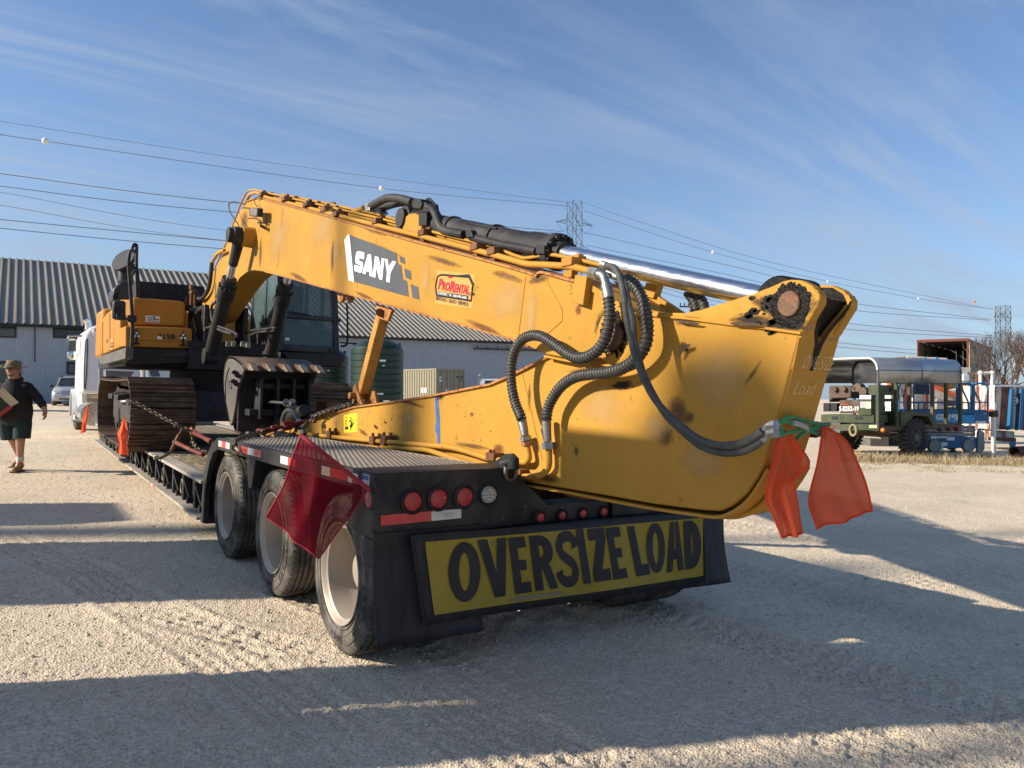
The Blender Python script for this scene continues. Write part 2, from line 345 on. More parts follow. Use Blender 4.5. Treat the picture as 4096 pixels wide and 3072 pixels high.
# ------------------------------------------------------------------ ground
def vnoise(x, y, seed):
    xi = np.floor(x).astype(np.int64); yi = np.floor(y).astype(np.int64); fx = x-xi; fy = y-yi
    fx = fx*fx*(3-2*fx); fy = fy*fy*(3-2*fy)
    def h(a, b):
        n = (a*374761393+b*668265263+seed*1442695041) & 0xffffffff; n = ((n ^ (n >> 13))*1274126177) & 0xffffffff
        return ((n ^ (n >> 16)) & 0xffff)/65535.
    return (h(xi, yi)*(1-fx)+h(xi+1, yi)*fx)*(1-fy)+(h(xi, yi+1)*(1-fx)+h(xi+1, yi+1)*fx)*fy
RUTS = [((2.0, -1), (2.12, 3.9), .24, .12), ((2.8, -1), (2.65, 3.5), .2, .14), ((3.85, -.8), (3.2, 2.9), .26, .15), ((3.9, 4.3), (4.35, -1), .24, .11), ((1.8, 6.2), (2.1, 3.2), .13, .12), ((.85, 5.8), (1.5, 4.0), .16, .16), ((.1, 9), (1.1, 3), .22, .13), ((5.6, 6), (4.9, -1), .26, .15), ((7.5, 8), (6.6, -1), .26, .13), ((9, 9), (9.5, -1), .26, .13),
        ((5, 3.6), (16, 2.6), .3, .15), ((-3, 7), (1.2, 6.1), .3, .16), ((1.9, 3.5), (2.3, -2), .28, .12), ((4.0, 3.5), (4.2, -3), .28, .12)]
def gheight(x, y):
    r = np.hypot(x-1.5, y-3); fade = np.clip(1.3-r/22, .12, 1)
    z = (vnoise(x*.35, y*.35, 1)-.5)*.03*np.clip(r/8, 0, 1.)
    z += (vnoise(x*1.6, y*1.6, 2)-.5)*.014+(vnoise(x*5+y*2, y*5, 3)-.5)*.006*fade
    g = vnoise(x*16, y*16, 4); z += (g-.5)*.005*fade
    z += (vnoise(x*42, y*42, 5)**2)*.006*fade+(vnoise(x*95, y*95, 6)**3)*.007*fade
    for (ax, ay), (bx, by), wd, pt in RUTS:
        L = math.hypot(bx-ax, by-ay); ux, uy = (bx-ax)/L, (by-ay)/L
        t = (x-ax)*ux+(y-ay)*uy; d = -(x-ax)*uy+(y-ay)*ux+(vnoise(t*.4, t*0, 9)-.5)*.5
        m = np.clip((wd-np.abs(d))/.05, 0, 1)*np.clip(t/.5, 0, 1)*np.clip((L-t)/.5, 0, 1)*np.clip(vnoise(t*.8, d*2, 11)*2.2-.4, 0, 1)
        lug = (np.sin((t+np.abs(d)*.35)*2*PI/pt) > .1)*.008+(np.sin(d*2*PI/.085) > .2)*.008
        z -= m*(.014-lug*1.1)
        z += np.exp(-((np.abs(d)-wd-.03)/.03)**2)*.008*np.clip(t/.5, 0, 1)*np.clip((L-t)/.5, 0, 1)
    # churned berm behind the rear tyres
    z += .05*np.exp(-((y-4.25)/.3)**2)*np.clip((x-2.4)/.3, 0, 1)*np.clip((3.9-x)/.3, 0, 1)*(vnoise(x*9, y*9, 8)*1.3)
    return z
def build_ground():
    ax = math.atan2(FG.x, FG.y)
    ang = np.concatenate([np.linspace(-.68, .68, 620), np.linspace(.68, 2*PI-.68, 60)[1:-1]])
    rad = np.concatenate([[0.05, .5, 1.0], 1.5*np.power(14/1.5, np.linspace(0, 1, 430)), np.geomspace(14.2, 70, 100), np.geomspace(75, 1500, 24)])
    A, Rr = np.meshgrid(ang, rad); X = Rr*np.sin(A+ax); Y = Rr*np.cos(A+ax); Zh = gheight(X, Y)
    Zh = np.where(Rr > 60, -.1*np.clip((Rr-60)/20, 0, 1), Zh); Zh = np.where(Rr < 1.2, np.minimum(Zh, 0), Zh)
    nr, na = X.shape; vs = np.stack([X, Y, Zh], -1).reshape(-1, 3)
    i = np.arange(nr-1)[:, None]*na; k = np.arange(na)[None, :]; k2 = (k+1) % na
    q = np.stack([i+k, i+na+k, i+na+k2, i+k2], -1).reshape(-1, 4)
    me = bpy.data.meshes.new('ground'); me.vertices.add(len(vs)); me.vertices.foreach_set('co', vs.ravel())
    me.loops.add(q.size); me.loops.foreach_set('vertex_index', q.ravel()); me.polygons.add(len(q))
    me.polygons.foreach_set('loop_start', np.arange(0, q.size, 4)); me.polygons.foreach_set('loop_total', np.full(len(q), 4))
    me.polygons.foreach_set('use_smooth', np.ones(len(q), bool)); me.update(); me.validate()
    o = bpy.data.objects.new('ground', me); COL.objects.link(o); o['kind'] = 'structure'; return o
gm = bpy.data.materials.new('crushed_limestone'); gm.use_nodes = True
def _gm():
    nt = gm.node_tree; n = nt.nodes; l = nt.links; b = n['Principled BSDF']; b.inputs['Roughness'].default_value = .92; b.inputs['Specular IOR Level'].default_value = .25
    t = n.new('ShaderNodeTexCoord')
    def noise(sc, det=8, ro=.6, dist=0):
        k = n.new('ShaderNodeTexNoise'); k.inputs['Scale'].default_value = sc; k.inputs['Detail'].default_value = det; k.inputs['Roughness'].default_value = ro; k.inputs['Distortion'].default_value = dist; l.new(t.outputs['Object'], k.inputs['Vector']); return k.outputs[0]
    def rng(s, lo, hi, a=0., z=1.):
        k = n.new('ShaderNodeMapRange'); k.inputs[1].default_value = lo; k.inputs[2].default_value = hi; k.inputs[3].default_value = a; k.inputs[4].default_value = z; l.new(s, k.inputs[0]); return k.outputs[0]
    def mx(f, a, c):
        k = n.new('ShaderNodeMix'); k.data_type = 'RGBA'; l.new(f, k.inputs[0])
        for i, q in ((6, a), (7, c)):
            if isinstance(q, tuple): k.inputs[i].default_value = q
            else: l.new(q, k.inputs[i])
        return k.outputs[2]
    c = mx(rng(noise(.5, 6), .35, .65), (.60, .485, .345, 1), (.79, .66, .475, 1))
    c = mx(rng(noise(1.7, 9, .7, .6), .55, .74, 0, .75), c, (.44, .34, .24, 1))
    c = mx(rng(noise(7, 8, .7), .52, .75, 0, .5), c, (.80, .70, .55, 1)); c = mx(rng(noise(3.1, 9, .75, 1.), .56, .72, 0, .6), c, (.34, .265, .2, 1)); c = mx(rng(noise(60, 3, .6), .55, .68, 0, .55), c, (.27, .22, .175, 1))  # finest dark specks paint in the small shadows between grains
    c = mx(rng(noise(35, 5, .7), .5, .72, 0, .6), c, (.42, .35, .27, 1))
    v = n.new('ShaderNodeTexVoronoi'); v.inputs['Scale'].default_value = 70; l.new(t.outputs['Object'], v.inputs['Vector'])
    hs = n.new('ShaderNodeSeparateColor'); l.new(v.outputs['Color'], hs.inputs[0])
    c = mx(rng(hs.outputs[0], .0, 1., 0, .45), c, (.78, .70, .56, 1)); c = mx(rng(hs.outputs[1], .8, 1., 0, .4), c, (.3, .25, .2, 1))
    l.new(c, b.inputs['Base Color'])
    b1 = n.new('ShaderNodeBump'); b1.inputs['Strength'].default_value = .8; b1.inputs['Distance'].default_value = .012; l.new(rng(v.outputs['Distance'], 0, .6, 1, 0), b1.inputs['Height'])
    b2 = n.new('ShaderNodeBump'); b2.inputs['Strength'].default_value = .55; b2.inputs['Distance'].default_value = .022; l.new(noise(30, 9, .75), b2.inputs['Height']); l.new(b1.outputs[0], b2.inputs['Normal'])
    l.new(b2.outputs[0], b.inputs['Normal'])
_gm(); gr = build_ground(); gr.data.materials.append(gm)
STN = mat('limestone_chip', (.60, .53, .42), .9, var=.4, scale=9, bump=.3)
def gravel():
    base = [(0, 0, 1), (.9, 0, .2), (.25, .85, .3), (-.75, .5, .2), (-.7, -.55, .25), (.3, -.85, .2), (.5, .5, -.6), (-.6, .1, -.6), (.1, -.6, -.6)]
    fs = [(0, 1, 2), (0, 2, 3), (0, 3, 4), (0, 4, 5), (0, 5, 1), (1, 6, 2), (2, 6, 3), (3, 6, 7), (3, 7, 4), (4, 7, 8), (4, 8, 5), (5, 8, 1), (1, 8, 6), (6, 8, 7)]
    B = np.array(base); n = 46000; ax = math.atan2(FG.x, FG.y)
    rr = 1.6*np.power(24/1.6, np.random.rand(n)**.85); aa = np.random.uniform(-.68, .68, n)+ax
    x = rr*np.sin(aa); y = rr*np.cos(aa); z = gheight(x, y); s = np.random.gamma(1.4, .0015, n)*(1+.06*rr)+.0024; s = np.minimum(s, .022)
    th = np.random.uniform(0, 2*PI, n); c, si = np.cos(th), np.sin(th)
    v = B[None]*np.random.uniform(.6, 1.3, (n, 9, 3))*s[:, None, None]*np.array([1, 1, .7])
    vx = v[..., 0]*c[:, None]-v[..., 1]*si[:, None]+x[:, None]; vy = v[..., 0]*si[:, None]+v[..., 1]*c[:, None]+y[:, None]; vz = v[..., 2]+z[:, None]+s[:, None]*.15
    V = np.stack([vx, vy, vz], -1).reshape(-1, 3); T = (np.array(fs)[None]+9*np.arange(n)[:, None, None]).reshape(-1, 3)
    me = bpy.data.meshes.new('gravel'); me.vertices.add(len(V)); me.vertices.foreach_set('co', V.ravel()); me.loops.add(T.size); me.loops.foreach_set('vertex_index', T.ravel())
    me.polygons.add(len(T)); me.polygons.foreach_set('loop_start', np.arange(0, T.size, 3)); me.polygons.foreach_set('loop_total', np.full(len(T), 3)); me.update(); me.materials.append(STN)
    o = bpy.data.objects.new('gravel', me); COL.objects.link(o); tag(o, 'loose pale limestone chips scattered over the packed yard', 'gravel', kind='stuff')
gravel()
# ------------------------------------------------------------------ lowboy trailer
XL, XR, YB = 1.62, 4.2, 3.71
TR = thing('lowboy_trailer', 'black three axle lowboy trailer carrying the yellow excavator', 'trailer', (2.9, 9, 0))
def dz(y): return 1.092-(y-YB)*.014            # fender deck height
def wheel(x, y, side, first):
    """side -1: rim opening faces -x"""
    g = bpy.data.objects.new('wheel', None); COL.objects.link(g); g.location = (x, y, .463); attach(g, TR)
    if first is None:
        a = (1, 0, 0); o = (0, 0, 0); wd = .255
        pf = [(.03, .285), (.012, .30), (.0, .335), (-.004, .38), (.006, .425), (.022, .447), (.034, .458), (.042, .463)]
        tr = []
        gx = [.042, .078, .118, .158, .2]
        rr = .463; prof = []
        for i, xx in enumerate(gx):
            prof += [(xx, rr), (xx+.026 if i < 4 else xx+.02, rr)]
            if i < 4: prof += [(xx+.028, rr-.016), (xx+.038, rr-.016)]
        full = pf+prof+[(.235, .447), (.252, .42), (.258, .38), (.25, .30), (.23, .285)]
        T = MB(); T.lathe(full, o, a, 72)
        for q in (.318, .352, .405): T.lathe([(.0-.003+abs(q-.37)*.1, q-.003), (-.0075+abs(q-.37)*.1, q), (-.003+abs(q-.37)*.1, q+.003)], o, a, 72)
        t = T.build('tyre', TYR, None, ang=50)
        L = MB()
        def ring(s, a0, a1, r0, r1):
            m = len(s)
            for i, ch in enumerate(s):
                if ch == ' ': continue
                b0 = a0+(a1-a0)*(i+.1)/m; b1 = a0+(a1-a0)*(i+.85)/m
                pt = lambda r, b: (-.006, -math.sin(b)*r, math.cos(b)*r)
                qtext(L, ch, (pt(r0, b0), pt(r0, b1), pt(r1, b1), pt(r1, b0)), .02)
        ring('255/70R22.5', .2, 1.0, .355, .385); ring('R500', 3.4, 2.9, .39, .35); ring('HR42', -.3, .15, .36, .395); ring('TRAZER', 1.5, 2.5, .35, .39)
        for k in range(64):
            b = 2*PI*k/64; L.bar((.0265, -math.sin(b)*.452, math.cos(b)*.452), (.03, -math.sin(b+.03)*.462, math.cos(b+.03)*.462), .008, .006)
        lt = L.build('sidewall_lettering', TRD, None); lt['kind'] = 'stuff'
        Rm = MB(); Rm.lathe([(.035, .286), (.004, .297), (-.002, .294), (.002, .286), (.02, .278), (.03, .262), (.06, .256), (.13, .25), (.19, .246), (.205, .236), (.215, .2), (.214, .15), (.20, .12), (.13, .108), (.12, .09), (.118, .001)], o, a, 60)
        rm = Rm.build('rim', RIM, None, ang=40)
        nu = MB()
        for k in range(10):
            b = 2*PI*k/10; nu.cyl((.212, math.cos(b)*.143, math.sin(b)*.143), (.185, math.cos(b)*.143, math.sin(b)*.143), .017, n=6)
        nu = nu.build('wheel_nuts', STL, None); nu['kind'] = 'stuff'
        parts = [t, rm]; subs = [lt, nu]
        first = [(q.name.split('.')[0], q.data, {k: q[k] for k in q.keys()}) for q in (t, lt, rm, nu)]
        for q in (t, lt, rm, nu): bpy.data.objects.remove(q)
    rz = Matrix.Rotation(random.uniform(0, 6.28) if side > 0 else 0, 4, 'X')
    base = Matrix.Translation((x, y, .463))@(Matrix.Identity(4) if side < 0 else Matrix.Rotation(PI, 4, 'Z'))@rz
    for nm, me, kk in first:
        q = bpy.data.objects.new(nm, me); COL.objects.link(q)
        q.matrix_basis = base; attach(q, g)
        for k, v in kk.items(): q[k] = v
    return first
w0 = None
AX = (4.19, 5.56, 6.98)
for y in AX:
    w0 = wheel(XL+.005, y, -1, w0); wheel(XL+.62, y, 1, w0); wheel(XR-.02, y, 1, w0); wheel(XR-.62, y, -1, w0)
for y in AX: MB().cyl((XL+.2, y, .463), (XR-.2, y, .463), .065, n=14).cyl((XL+.2, y, .463), (XL+.15, y, .463), .11, n=14).build('axle', BLK2, TR)
# fender decks, left (near) and right
def deck(x0, x1):
    d = MB(); ys = [YB+.004, 7.33]
    d.hexa([(x0, ys[0], dz(ys[0])-.012), (x1, ys[0], dz(ys[0])-.012), (x1, ys[1], dz(ys[1])-.012), (x0, ys[1], dz(ys[1])-.012), (x0, ys[0], dz(ys[0])), (x1, ys[0], dz(ys[0])), (x1, ys[1], dz(ys[1])), (x0, ys[1], dz(ys[1]))])
    o = d.build('deck_plate', PLATE, TR)
    g = MB()                                        # expanded grip lozenges, real relief
    nx = int((x1-x0-.06)/.034); ny = int((7.28-YB)/.05)
    for j in range(ny):
        y = YB+.05+j*.05
        for i in range(nx):
            x = x0+.04+i*.034+(.017 if j % 2 else 0); z = dz(y)
            g.add([(x-.013, y, z), (x, y-.011, z), (x+.013, y, z), (x, y+.011, z), (x-.009, y, z+.0055), (x+.009, y, z+.0055)], [(0, 1, 5, 4), (1, 2, 5), (2, 3, 4, 5), (3, 0, 4)])
    g = g.build('grip_pattern', PLATE, TR); g['kind'] = 'stuff'
deck(XL+.01, 2.5); deck(3.32, XR-.01)
def sidewall(xf, sgn):
    # rear valance strip, arch over the front wheel
    m = MB(); e = (.05*sgn, 0, 0)
    top = [(y, dz(y)+.003) for y in (YB+.303, 5.5, 7.33)]+[(7.55, .98), (7.72, .86), (7.86, .66), (7.93, .42), (7.97, .16)]
    bot = [(7.84, .16), (7.80, .42), (7.74, .62), (7.62, .79), (7.48, .89), (7.3, .935)]+[(5.5, dz(5.5)-.105), (YB+.303, dz(YB)-.105)]
    m.prism([(xf, y, z) for y, z in top+bot], e); m.build('side_rail', BLK2, TR, bev=.006)
    ar = MB(); W = .78*sgn
    seg = [(7.33, 1.03), (7.55, .975), (7.72, .855), (7.86, .655), (7.93, .42), (7.97, .16)]
    for a, b in zip(seg, seg[1:]):
        ar.hexa([(xf+.05*sgn, a[0], a[1]-.03), (xf+W, a[0], a[1]-.03), (xf+W, b[0], b[1]-.03), (xf+.05*sgn, b[0], b[1]-.03), (xf+.05*sgn, a[0]+.012, a[1]-.004), (xf+W, a[0]+.012, a[1]-.004), (xf+W, b[0]+.012, b[1]-.004), (xf+.05*sgn, b[0]+.012, b[1]-.004)])
    ar.build('wheel_arch', BLK, TR)
sidewall(XL, 1); sidewall(XR, -1)
# inner longitudinal beams and cross members, hangers between the wheels
for x in (2.42, 3.3): MB().box(x, x+.09, YB+.05, 8.3, .52, dz(6)-.02).build('frame_beam', BLK2, TR, bev=.008)
for i, y in enumerate((4.86, 6.27)):
    for x in (XL+.03, XR-.33):
        MB().prism([(x, y-.14, dz(y)-.10), (x, y+.14, dz(y)-.10), (x, y+.05, .70), (x, y-.05, .70)], (.3, 0, 0)).build('hanger_bracket', BLK, TR, bev=.005)
for y in (4.86, 6.27): MB().box(2.51, 3.3, y-.08, y+.08, .42, .58).build('cross_member', BLK, TR, bev=.006)
# striped reflective tape along the near rail
def tape(x, y0, y1, zt, h, cols, ny=-1):
    for i, c in enumerate(cols):
        a = y0+(y1-y0)*i/len(cols); b = y0+(y1-y0)*(i+1)/len(cols)
        slab([(x, a, zt(a)-h), (x, b, zt(b)-h), (x, b, zt(b)), (x, a, zt(a))], (-1, 0, 0), .002).build('reflective_tape', TRED if c == 'r' else TWHT, TR)
for a, b, cc in ((YB+.22, YB+.80, 'wrrw'), (5.02, 5.36, 'rw'), (5.86, 6.44, 'rwr'), (6.85, 7.28, 'wrw')): tape(XL, a, b, lambda y: dz(y)-.02, .055, cc)
slab([(XL-.0, YB+.06, dz(YB)-.14), (XL, YB+.15, dz(YB)-.14), (XL, YB+.15, dz(YB)-.01), (XL, YB+.06, dz(YB)-.01)], (-1, 0, 0), .003).build('notice_sticker', TWHT, TR)
slab([(XL-.004, YB+.065, dz(YB)-.04), (XL-.004, YB+.145, dz(YB)-.04), (XL-.004, YB+.145, dz(YB)-.015), (XL-.004, YB+.065, dz(YB)-.015)], (-1, 0, 0), .001).build('sticker_band', BLU, TR)
# rear bulkhead, left side panel, centre lights beam, right side
yb = YB
zt = dz(YB)
lp = MB(); lp.box(XL, 2.52, yb, yb+.30, .745, zt+.006); lp = lp.build('rear_bulkhead', BLK2, TR, bev=.008)
MB().prism([(2.5, yb+.01, .84), (2.5, yb+.01, zt), (2.80, yb+.01, .84)], (0, .06, 0)).build('gusset_plate', BLK2, TR, bev=.004)
rp = MB(); rp.box(3.30, XR, yb, yb+.30, .745, zt+.004); rp.build('rear_bulkhead', BLK2, TR, bev=.008)
MB().box(2.522, 3.298, yb+.03, yb+.22, .745, .855).build('light_beam', BLK2, TR, bev=.006)
MB().box(XL+.002, XR-.002, yb+.004, yb+.12, .69, .742).build('cross_bar', BLK, TR, bev=.005)
bt = MB()
for x in (1.72, 2.0, 2.28, 2.6, 3.0, 3.4, 3.8, 4.1): bt.cyl((x, yb+.004, .715), (x, yb-.008, .715), .012, n=8)
bt.build('bolts', STL, TR)['kind'] = 'stuff'
def lamp(u, v, r, m, nm='tail_lamp', y=yb):
    c = P(u, v, y=y); t = MB(); t.lathe([(0, r*1.34), (.016, r*1.32), (.022, r*1.18), (.014, r*1.05), (.006, r*1.02)], c, (0, -1, 0), 28); h = t.build('lamp_grommet', RUB, TR)
    l_ = MB(); l_.lathe([(.0, r), (.012, r*.97), (.019, r*.8), (.022, .001)], c, (0, -1, 0), 28); l_.build(nm, m, h)
    if m is LWHT:
        d = MB()
        for k in range(19):
            rr = 0 if k == 0 else (r*.42 if k < 7 else r*.78); a = k*1.047 if k < 7 else k*.5236
            d.cyl(c+Vector((math.cos(a)*rr, -.018, math.sin(a)*rr)), c+Vector((math.cos(a)*rr, -.026, math.sin(a)*rr)), r*.15, n=6)
        d.build('led_dots', STL, h)['kind'] = 'stuff'
for (a, b) in ((890, 1083), (946, 1077), (1002, 1073)): lamp(a*1.8517, b*1.8517, .054, LRED)
lamp(1054*1.8517, 1068*1.8517, .050, LWHT, 'reverse_lamp')
for (a, b) in ((1165, 1117), (1212, 1113), (1257, 1109), (1302, 1105), (1342, 1101)): lamp(a*1.8517, b*1.8517, .030, LRED, 'marker_lamp', yb+.03 if a > 1170 else yb)
lamp(3.35 and 2700, 2010, .05, LRED)
c = Vector((XL-.002, yb+.045, .955)); t = MB(); t.lathe([(0, .062), (.012, .06), (.014, .05)], c, (-1, 0, 0), 20); h = t.build('lamp_grommet', RUB, TR); l_ = MB(); l_.lathe([(0, .05), (.012, .045), (.018, .001)], c, (-1, 0, 0), 20); l_.build('side_lamp', LRED, h)
def rearstrip(p, q, m, nm='reflective_tape'): slab([p[0], p[1], p[2], p[3]], (0, -1, 0), .002).build(nm, m, TR)
def rq(zx0, zy0, zx1, zy1, zx2, zy2, zx3, zy3, k='B', y=yb): return PP(k, [(zx0, zy0), (zx1, zy1), (zx2, zy2), (zx3, zy3)], y=y-.001)
rearstrip(rq(1300, 795, 1618, 764, 1618, 703, 1300, 730), 0, TRED); rearstrip(rq(1620, 764, 1808, 746, 1808, 688, 1620, 703), 0, TWHT)
tt = MB(); qtext(tt, 'CHOICE', rq(1690, 733, 1762, 727, 1762, 708, 1690, 713, y=yb-.005), .01); qtext(tt, 'TRAILERS', rq(1700, 744, 1760, 739, 1760, 731, 1700, 736, y=yb-.005)); tt.build('tape_lettering', mat('faded_print', (.42, .43, .43), .5), TR)
# mud flaps
def flap(x0, x1, z0, z1, y, bend, lab=None):
    m = MB(); nx, nz = 10, 12; vs = []
    for j in range(nz+1):
        for i in range(nx+1):
            a = i/nx; b = j/nz; yy = y-bend*(1-b)**2*(.6+.4*a)+.012*math.sin(a*7+b*3)*(1-b); vs.append((x0+(x1-x0)*a+.03*(1-b)*(1 if x0 < 2 else -.2), yy, z0+(z1-z0)*b+.01*math.sin(a*3)))
    fs = [(j*(nx+1)+i, j*(nx+1)+i+1, (j+1)*(nx+1)+i+1, (j+1)*(nx+1)+i) for j in range(nz) for i in range(nx)]
    m.add(vs, fs); o = m.build('mud_flap', RUB, TR, ang=80); s = o.modifiers.new('s', 'SOLIDIFY'); s.thickness = .012; return o
flap(XL, 2.27, .17, .735, yb-.0, .06); flap(3.62, 4.42, .20, .735, yb+.03, .10)
MB().box(XL, 2.3, yb-.02, yb+.0, .70, .78).build('flap_bracket', BLK, TR)
# low deck: outer rails, planks, side outriggers
LZ = .565; LY0, LY1 = 8.0, 19.2
for x0, x1 in ((XL, XL+.17), (XR-.17, XR)):
    m = MB(); m.box(x0, x1, LY0, LY1, LZ-.035, LZ); m.build('top_rail', PLATE, TR, bev=.006)
for sx, s in ((XL, 1), (XR, -1)):
    m = MB(); m.box(min(sx+.09*s, sx+.12*s), max(sx+.09*s, sx+.12*s), LY0, LY1, .2, LZ-.036); m.build('side_web', BLK2, TR)
    m = MB(); m.box(min(sx-.03*s, sx+.14*s), max(sx-.03*s, sx+.14*s), LY0, LY1, .17, .2); m.build('bottom_lip', PLATE, TR, bev=.004)
for i in range(15):
    y = 8.25+i*.62
    m = MB(); m.box(XL+.0, XL+.088, y, y+.08, .25, LZ-.037); m.build('side_post', BLK, TR)
    m = MB(); m.bar((XL-.0, y-.07, LZ-.06), (XL+.03, y-.30, .29), .045, .03); m.cyl((XL-.02, y-.30, .29), (XL+.07, y-.30, .29), .035, n=10); m.build('outrigger_arm', BLK, TR)
    if i % 2: MB().tube([Vector((XL+.02, y+.18+.055*math.sin(a), .38+.08*math.cos(a))) for a in np.linspace(0, 2*PI, 13)[:-1]], .013, 6, closed=True).build('tie_ring', CHN, TR)
for y, cc in ((8.5, 'rw'), (10.6, 'rwr'), (12.6, 'rw'), (14.8, 'rwr')):
    for i, c in enumerate(cc): slab([(XL-.031, y+i*.16, .172), (XL-.031, y+i*.16+.15, .172), (XL-.031, y+i*.16+.15, .198), (XL-.031, y+i*.16, .198)], (-1, 0, 0), .002).build('reflective_tape', TRED if c == 'r' else TWHT, TR)
for y in (8.08, 10.9, 13.4): MB().lathe([(0, .03), (.012, .028), (.016, .001)], (XL+.09, y, .33), (-1, 0, 0), 12).build('side_marker', AMB, TR)
for k in range(9):
    x = XL+.19+k*.247
    MB().box(x, x+.238, 8.05, LY1, LZ-.05, LZ-.012-random.random()*.006).build('deck_plank', WOOD, TR, bev=.003)
MB().box(2.5, 3.4, 8.0, LY1, .22, LZ-.06).build('centre_frame', BLK, TR)
m = MB(); m.hexa([(1.8, 18.6, LZ-.1), (4.0, 18.6, LZ-.1), (4.0, 20.1, 1.0), (1.8, 20.1, 1.0), (1.8, 18.4, LZ), (4.0, 18.4, LZ), (4.0, 19.8, 1.25), (1.8, 19.8, 1.25)]); m.box(2.3, 3.5, 19.7, 23.2, 1.0, 1.25); m.build('gooseneck', BLK2, TR, bev=.01)
for i, y in enumerate((11.4, 12.6, 13.8)):           # galvanised guards seen under the track
    pass
# corner ring and shackle on the bulkhead
hb = MB(); hb.prism(PP('B', [(2003, 400), (2085, 440), (2150, 440), (2150, 370), (2120, 338), (2085, 340)], x=2.44), (.03, 0, 0)); hb = hb.build('tie_down_lug', BLK, TR, bev=.004)
MB().tube([P(700+a*.6329, 1600+b*.6329, y=yb-.015) for a, b in ((2105, 385), (2140, 400), (2155, 440), (2150, 485), (2125, 508), (2098, 500), (2088, 470), (2092, 430))], .014, 8, closed=True).build('shackle', CHN, hb)
MB().cyl(P(*(700+2055*.6329, 1600+400*.6329), y=yb-.01), P(*(700+2115*.6329, 1600+388*.6329), y=yb-.03), .012, n=10).build('shackle_pin', STL, hb)
# straw left on the deck
st = MB()
for k in range(900):
    x = random.uniform(XL+.2, 3.6); y = 8.1+random.random()**1.6*2.6; a = random.uniform(0, PI); l_ = random.uniform(.04, .14)
    st.bar((x, y, LZ+random.random()*.02), (x+l_*math.cos(a), y+l_*math.sin(a), LZ+random.random()*.035), .004, .003)
tag(st.build('straw', mat('dry_straw', (.5, .4, .22), .8, var=.4)), 'dry straw littering the low deck behind the crawler track', 'straw', kind='stuff')
# ------------------------------------------------------------------ banner
BN = thing('oversize_banner', 'black bordered yellow OVERSIZE LOAD banner hung across the trailer rear', 'banner', (3.1, yb-.06, .2))
def bpt(a, b, off=0.):       # a 0..1 left to right, b 0..1 bottom to top of the yellow field
    bl, br, tr_, tl = [P(u, v, y=yb-.075) for u, v in ((1735, 2459), (2818, 2302), (2811, 2070), (1700, 2168))]
    p = bl.lerp(br, a).lerp(tl.lerp(tr_, a), b); p.y += .007*math.sin(a*8+b*2)-off; return p
def bgrid(a0, a1, b0, b1, off, nx=48, nz=8):
    vs = [bpt(a0+(a1-a0)*i/nx, b0+(b1-b0)*j/nz, off) for j in range(nz+1) for i in range(nx+1)]
    return MB().add(vs, [(j*(nx+1)+i, j*(nx+1)+i+1, (j+1)*(nx+1)+i+1, (j+1)*(nx+1)+i) for j in range(nz) for i in range(nx)])
o = bgrid(-.035, 1.0, -.12, 1.10, 0).build('backing_sheet', RUB, BN, ang=80); o.modifiers.new('s', 'SOLIDIFY').thickness = .008
bgrid(0, 1, 0, 1, .008).build('yellow_field', BAN, BN, ang=80)
LT = MB()
def bl_inv(zx, zy, reg):
    ox, oy, s = ZO[reg]; u = ox+zx*s; v = oy+zy*s; p = P(u, v, y=yb-.075)
    bl, br, tr_, tl = [P(uu, vv, y=yb-.075) for uu, vv in ((1735, 2459), (2818, 2302), (2811, 2070), (1700, 2168))]
    a, b = .5, .5
    for _ in range(30):
        c = bl.lerp(br, a).lerp(tl.lerp(tr_, a), b); e = p-c; a += e.x/(br.x-bl.x); b += e.z/(tl.z-bl.z)
    return a, b
# letter boxes (x0, x1) in 2212 px at mid height; top/bottom given at left and right
boxes = [('O', 963, 1043), ('V', 1040, 1118), ('E', 1092, 1132), ('R', 1135, 1187), ('S', 1190, 1250), ('I', 1243, 1276), ('Z', 1270, 1318), ('E', 1307, 1352), ('L', 1371, 1404), ('O', 1396, 1442), ('A', 1440, 1474), ('D', 1473, 1516)]
boxes = [('Q', 964, 1040, 1178, 1296), ('V', 1036, 1094, 1168, 1288), ('E', 1098, 1141, 1157, 1278), ('R', 1143, 1200, 1155, 1268), ('S', 1198, 1256, 1150, 1262), ('I', 1256, 1282, 1148, 1254), ('Z', 1282, 1322, 1145, 1250), ('E', 1320, 1352, 1140, 1245), ('L', 1370, 1402, 1137, 1240), ('O', 1402, 1441, 1132, 1236), ('A', 1440, 1478, 1130, 1228), ('D', 1478, 1516, 1128, 1224)]
FL = dict(E=[(0, 0), (1, 0), (1, .19), (.46, .19), (.46, .41), (.88, .41), (.88, .59), (.46, .59), (.46, .81), (1, .81), (1, 1), (0, 1)], I=[(.1, 0), (.9, 0), (.9, 1), (.1, 1)], L=[(0, 0), (1, 0), (1, .22), (.5, .22), (.5, 1), (0, 1)],
          Z=[(0, 0), (1, 0), (1, .22), (.55, .22), (1, .8), (1, 1), (0, 1), (0, .78), (.45, .78), (0, .2)], V=[(.32, 0), (.68, 0), (1, 1), (.66, 1), (.5, .38), (.34, 1), (0, 1)])
boxes = [('O', 965, 1034, 1173, 1302, 5), ('V', 1028, 1090, 1166, 1290, 20), ('E', 1094, 1129, 1161, 1280, 18), ('R', 1138, 1186, 1157, 1273, 17), ('S', 1193, 1237, 1148, 1267, 13), ('I', 1238, 1258, 1143, 1258, 17), ('Z', 1265, 1302, 1142, 1253, 15), ('E', 1306, 1336, 1140, 1248, 16), ('L', 1353, 1383, 1137, 1241, 19), ('O', 1393, 1433, 1131, 1237, 4), ('A', 1436, 1473, 1128, 1233, 3), ('D', 1474, 1509, 1125, 1227, 6)]
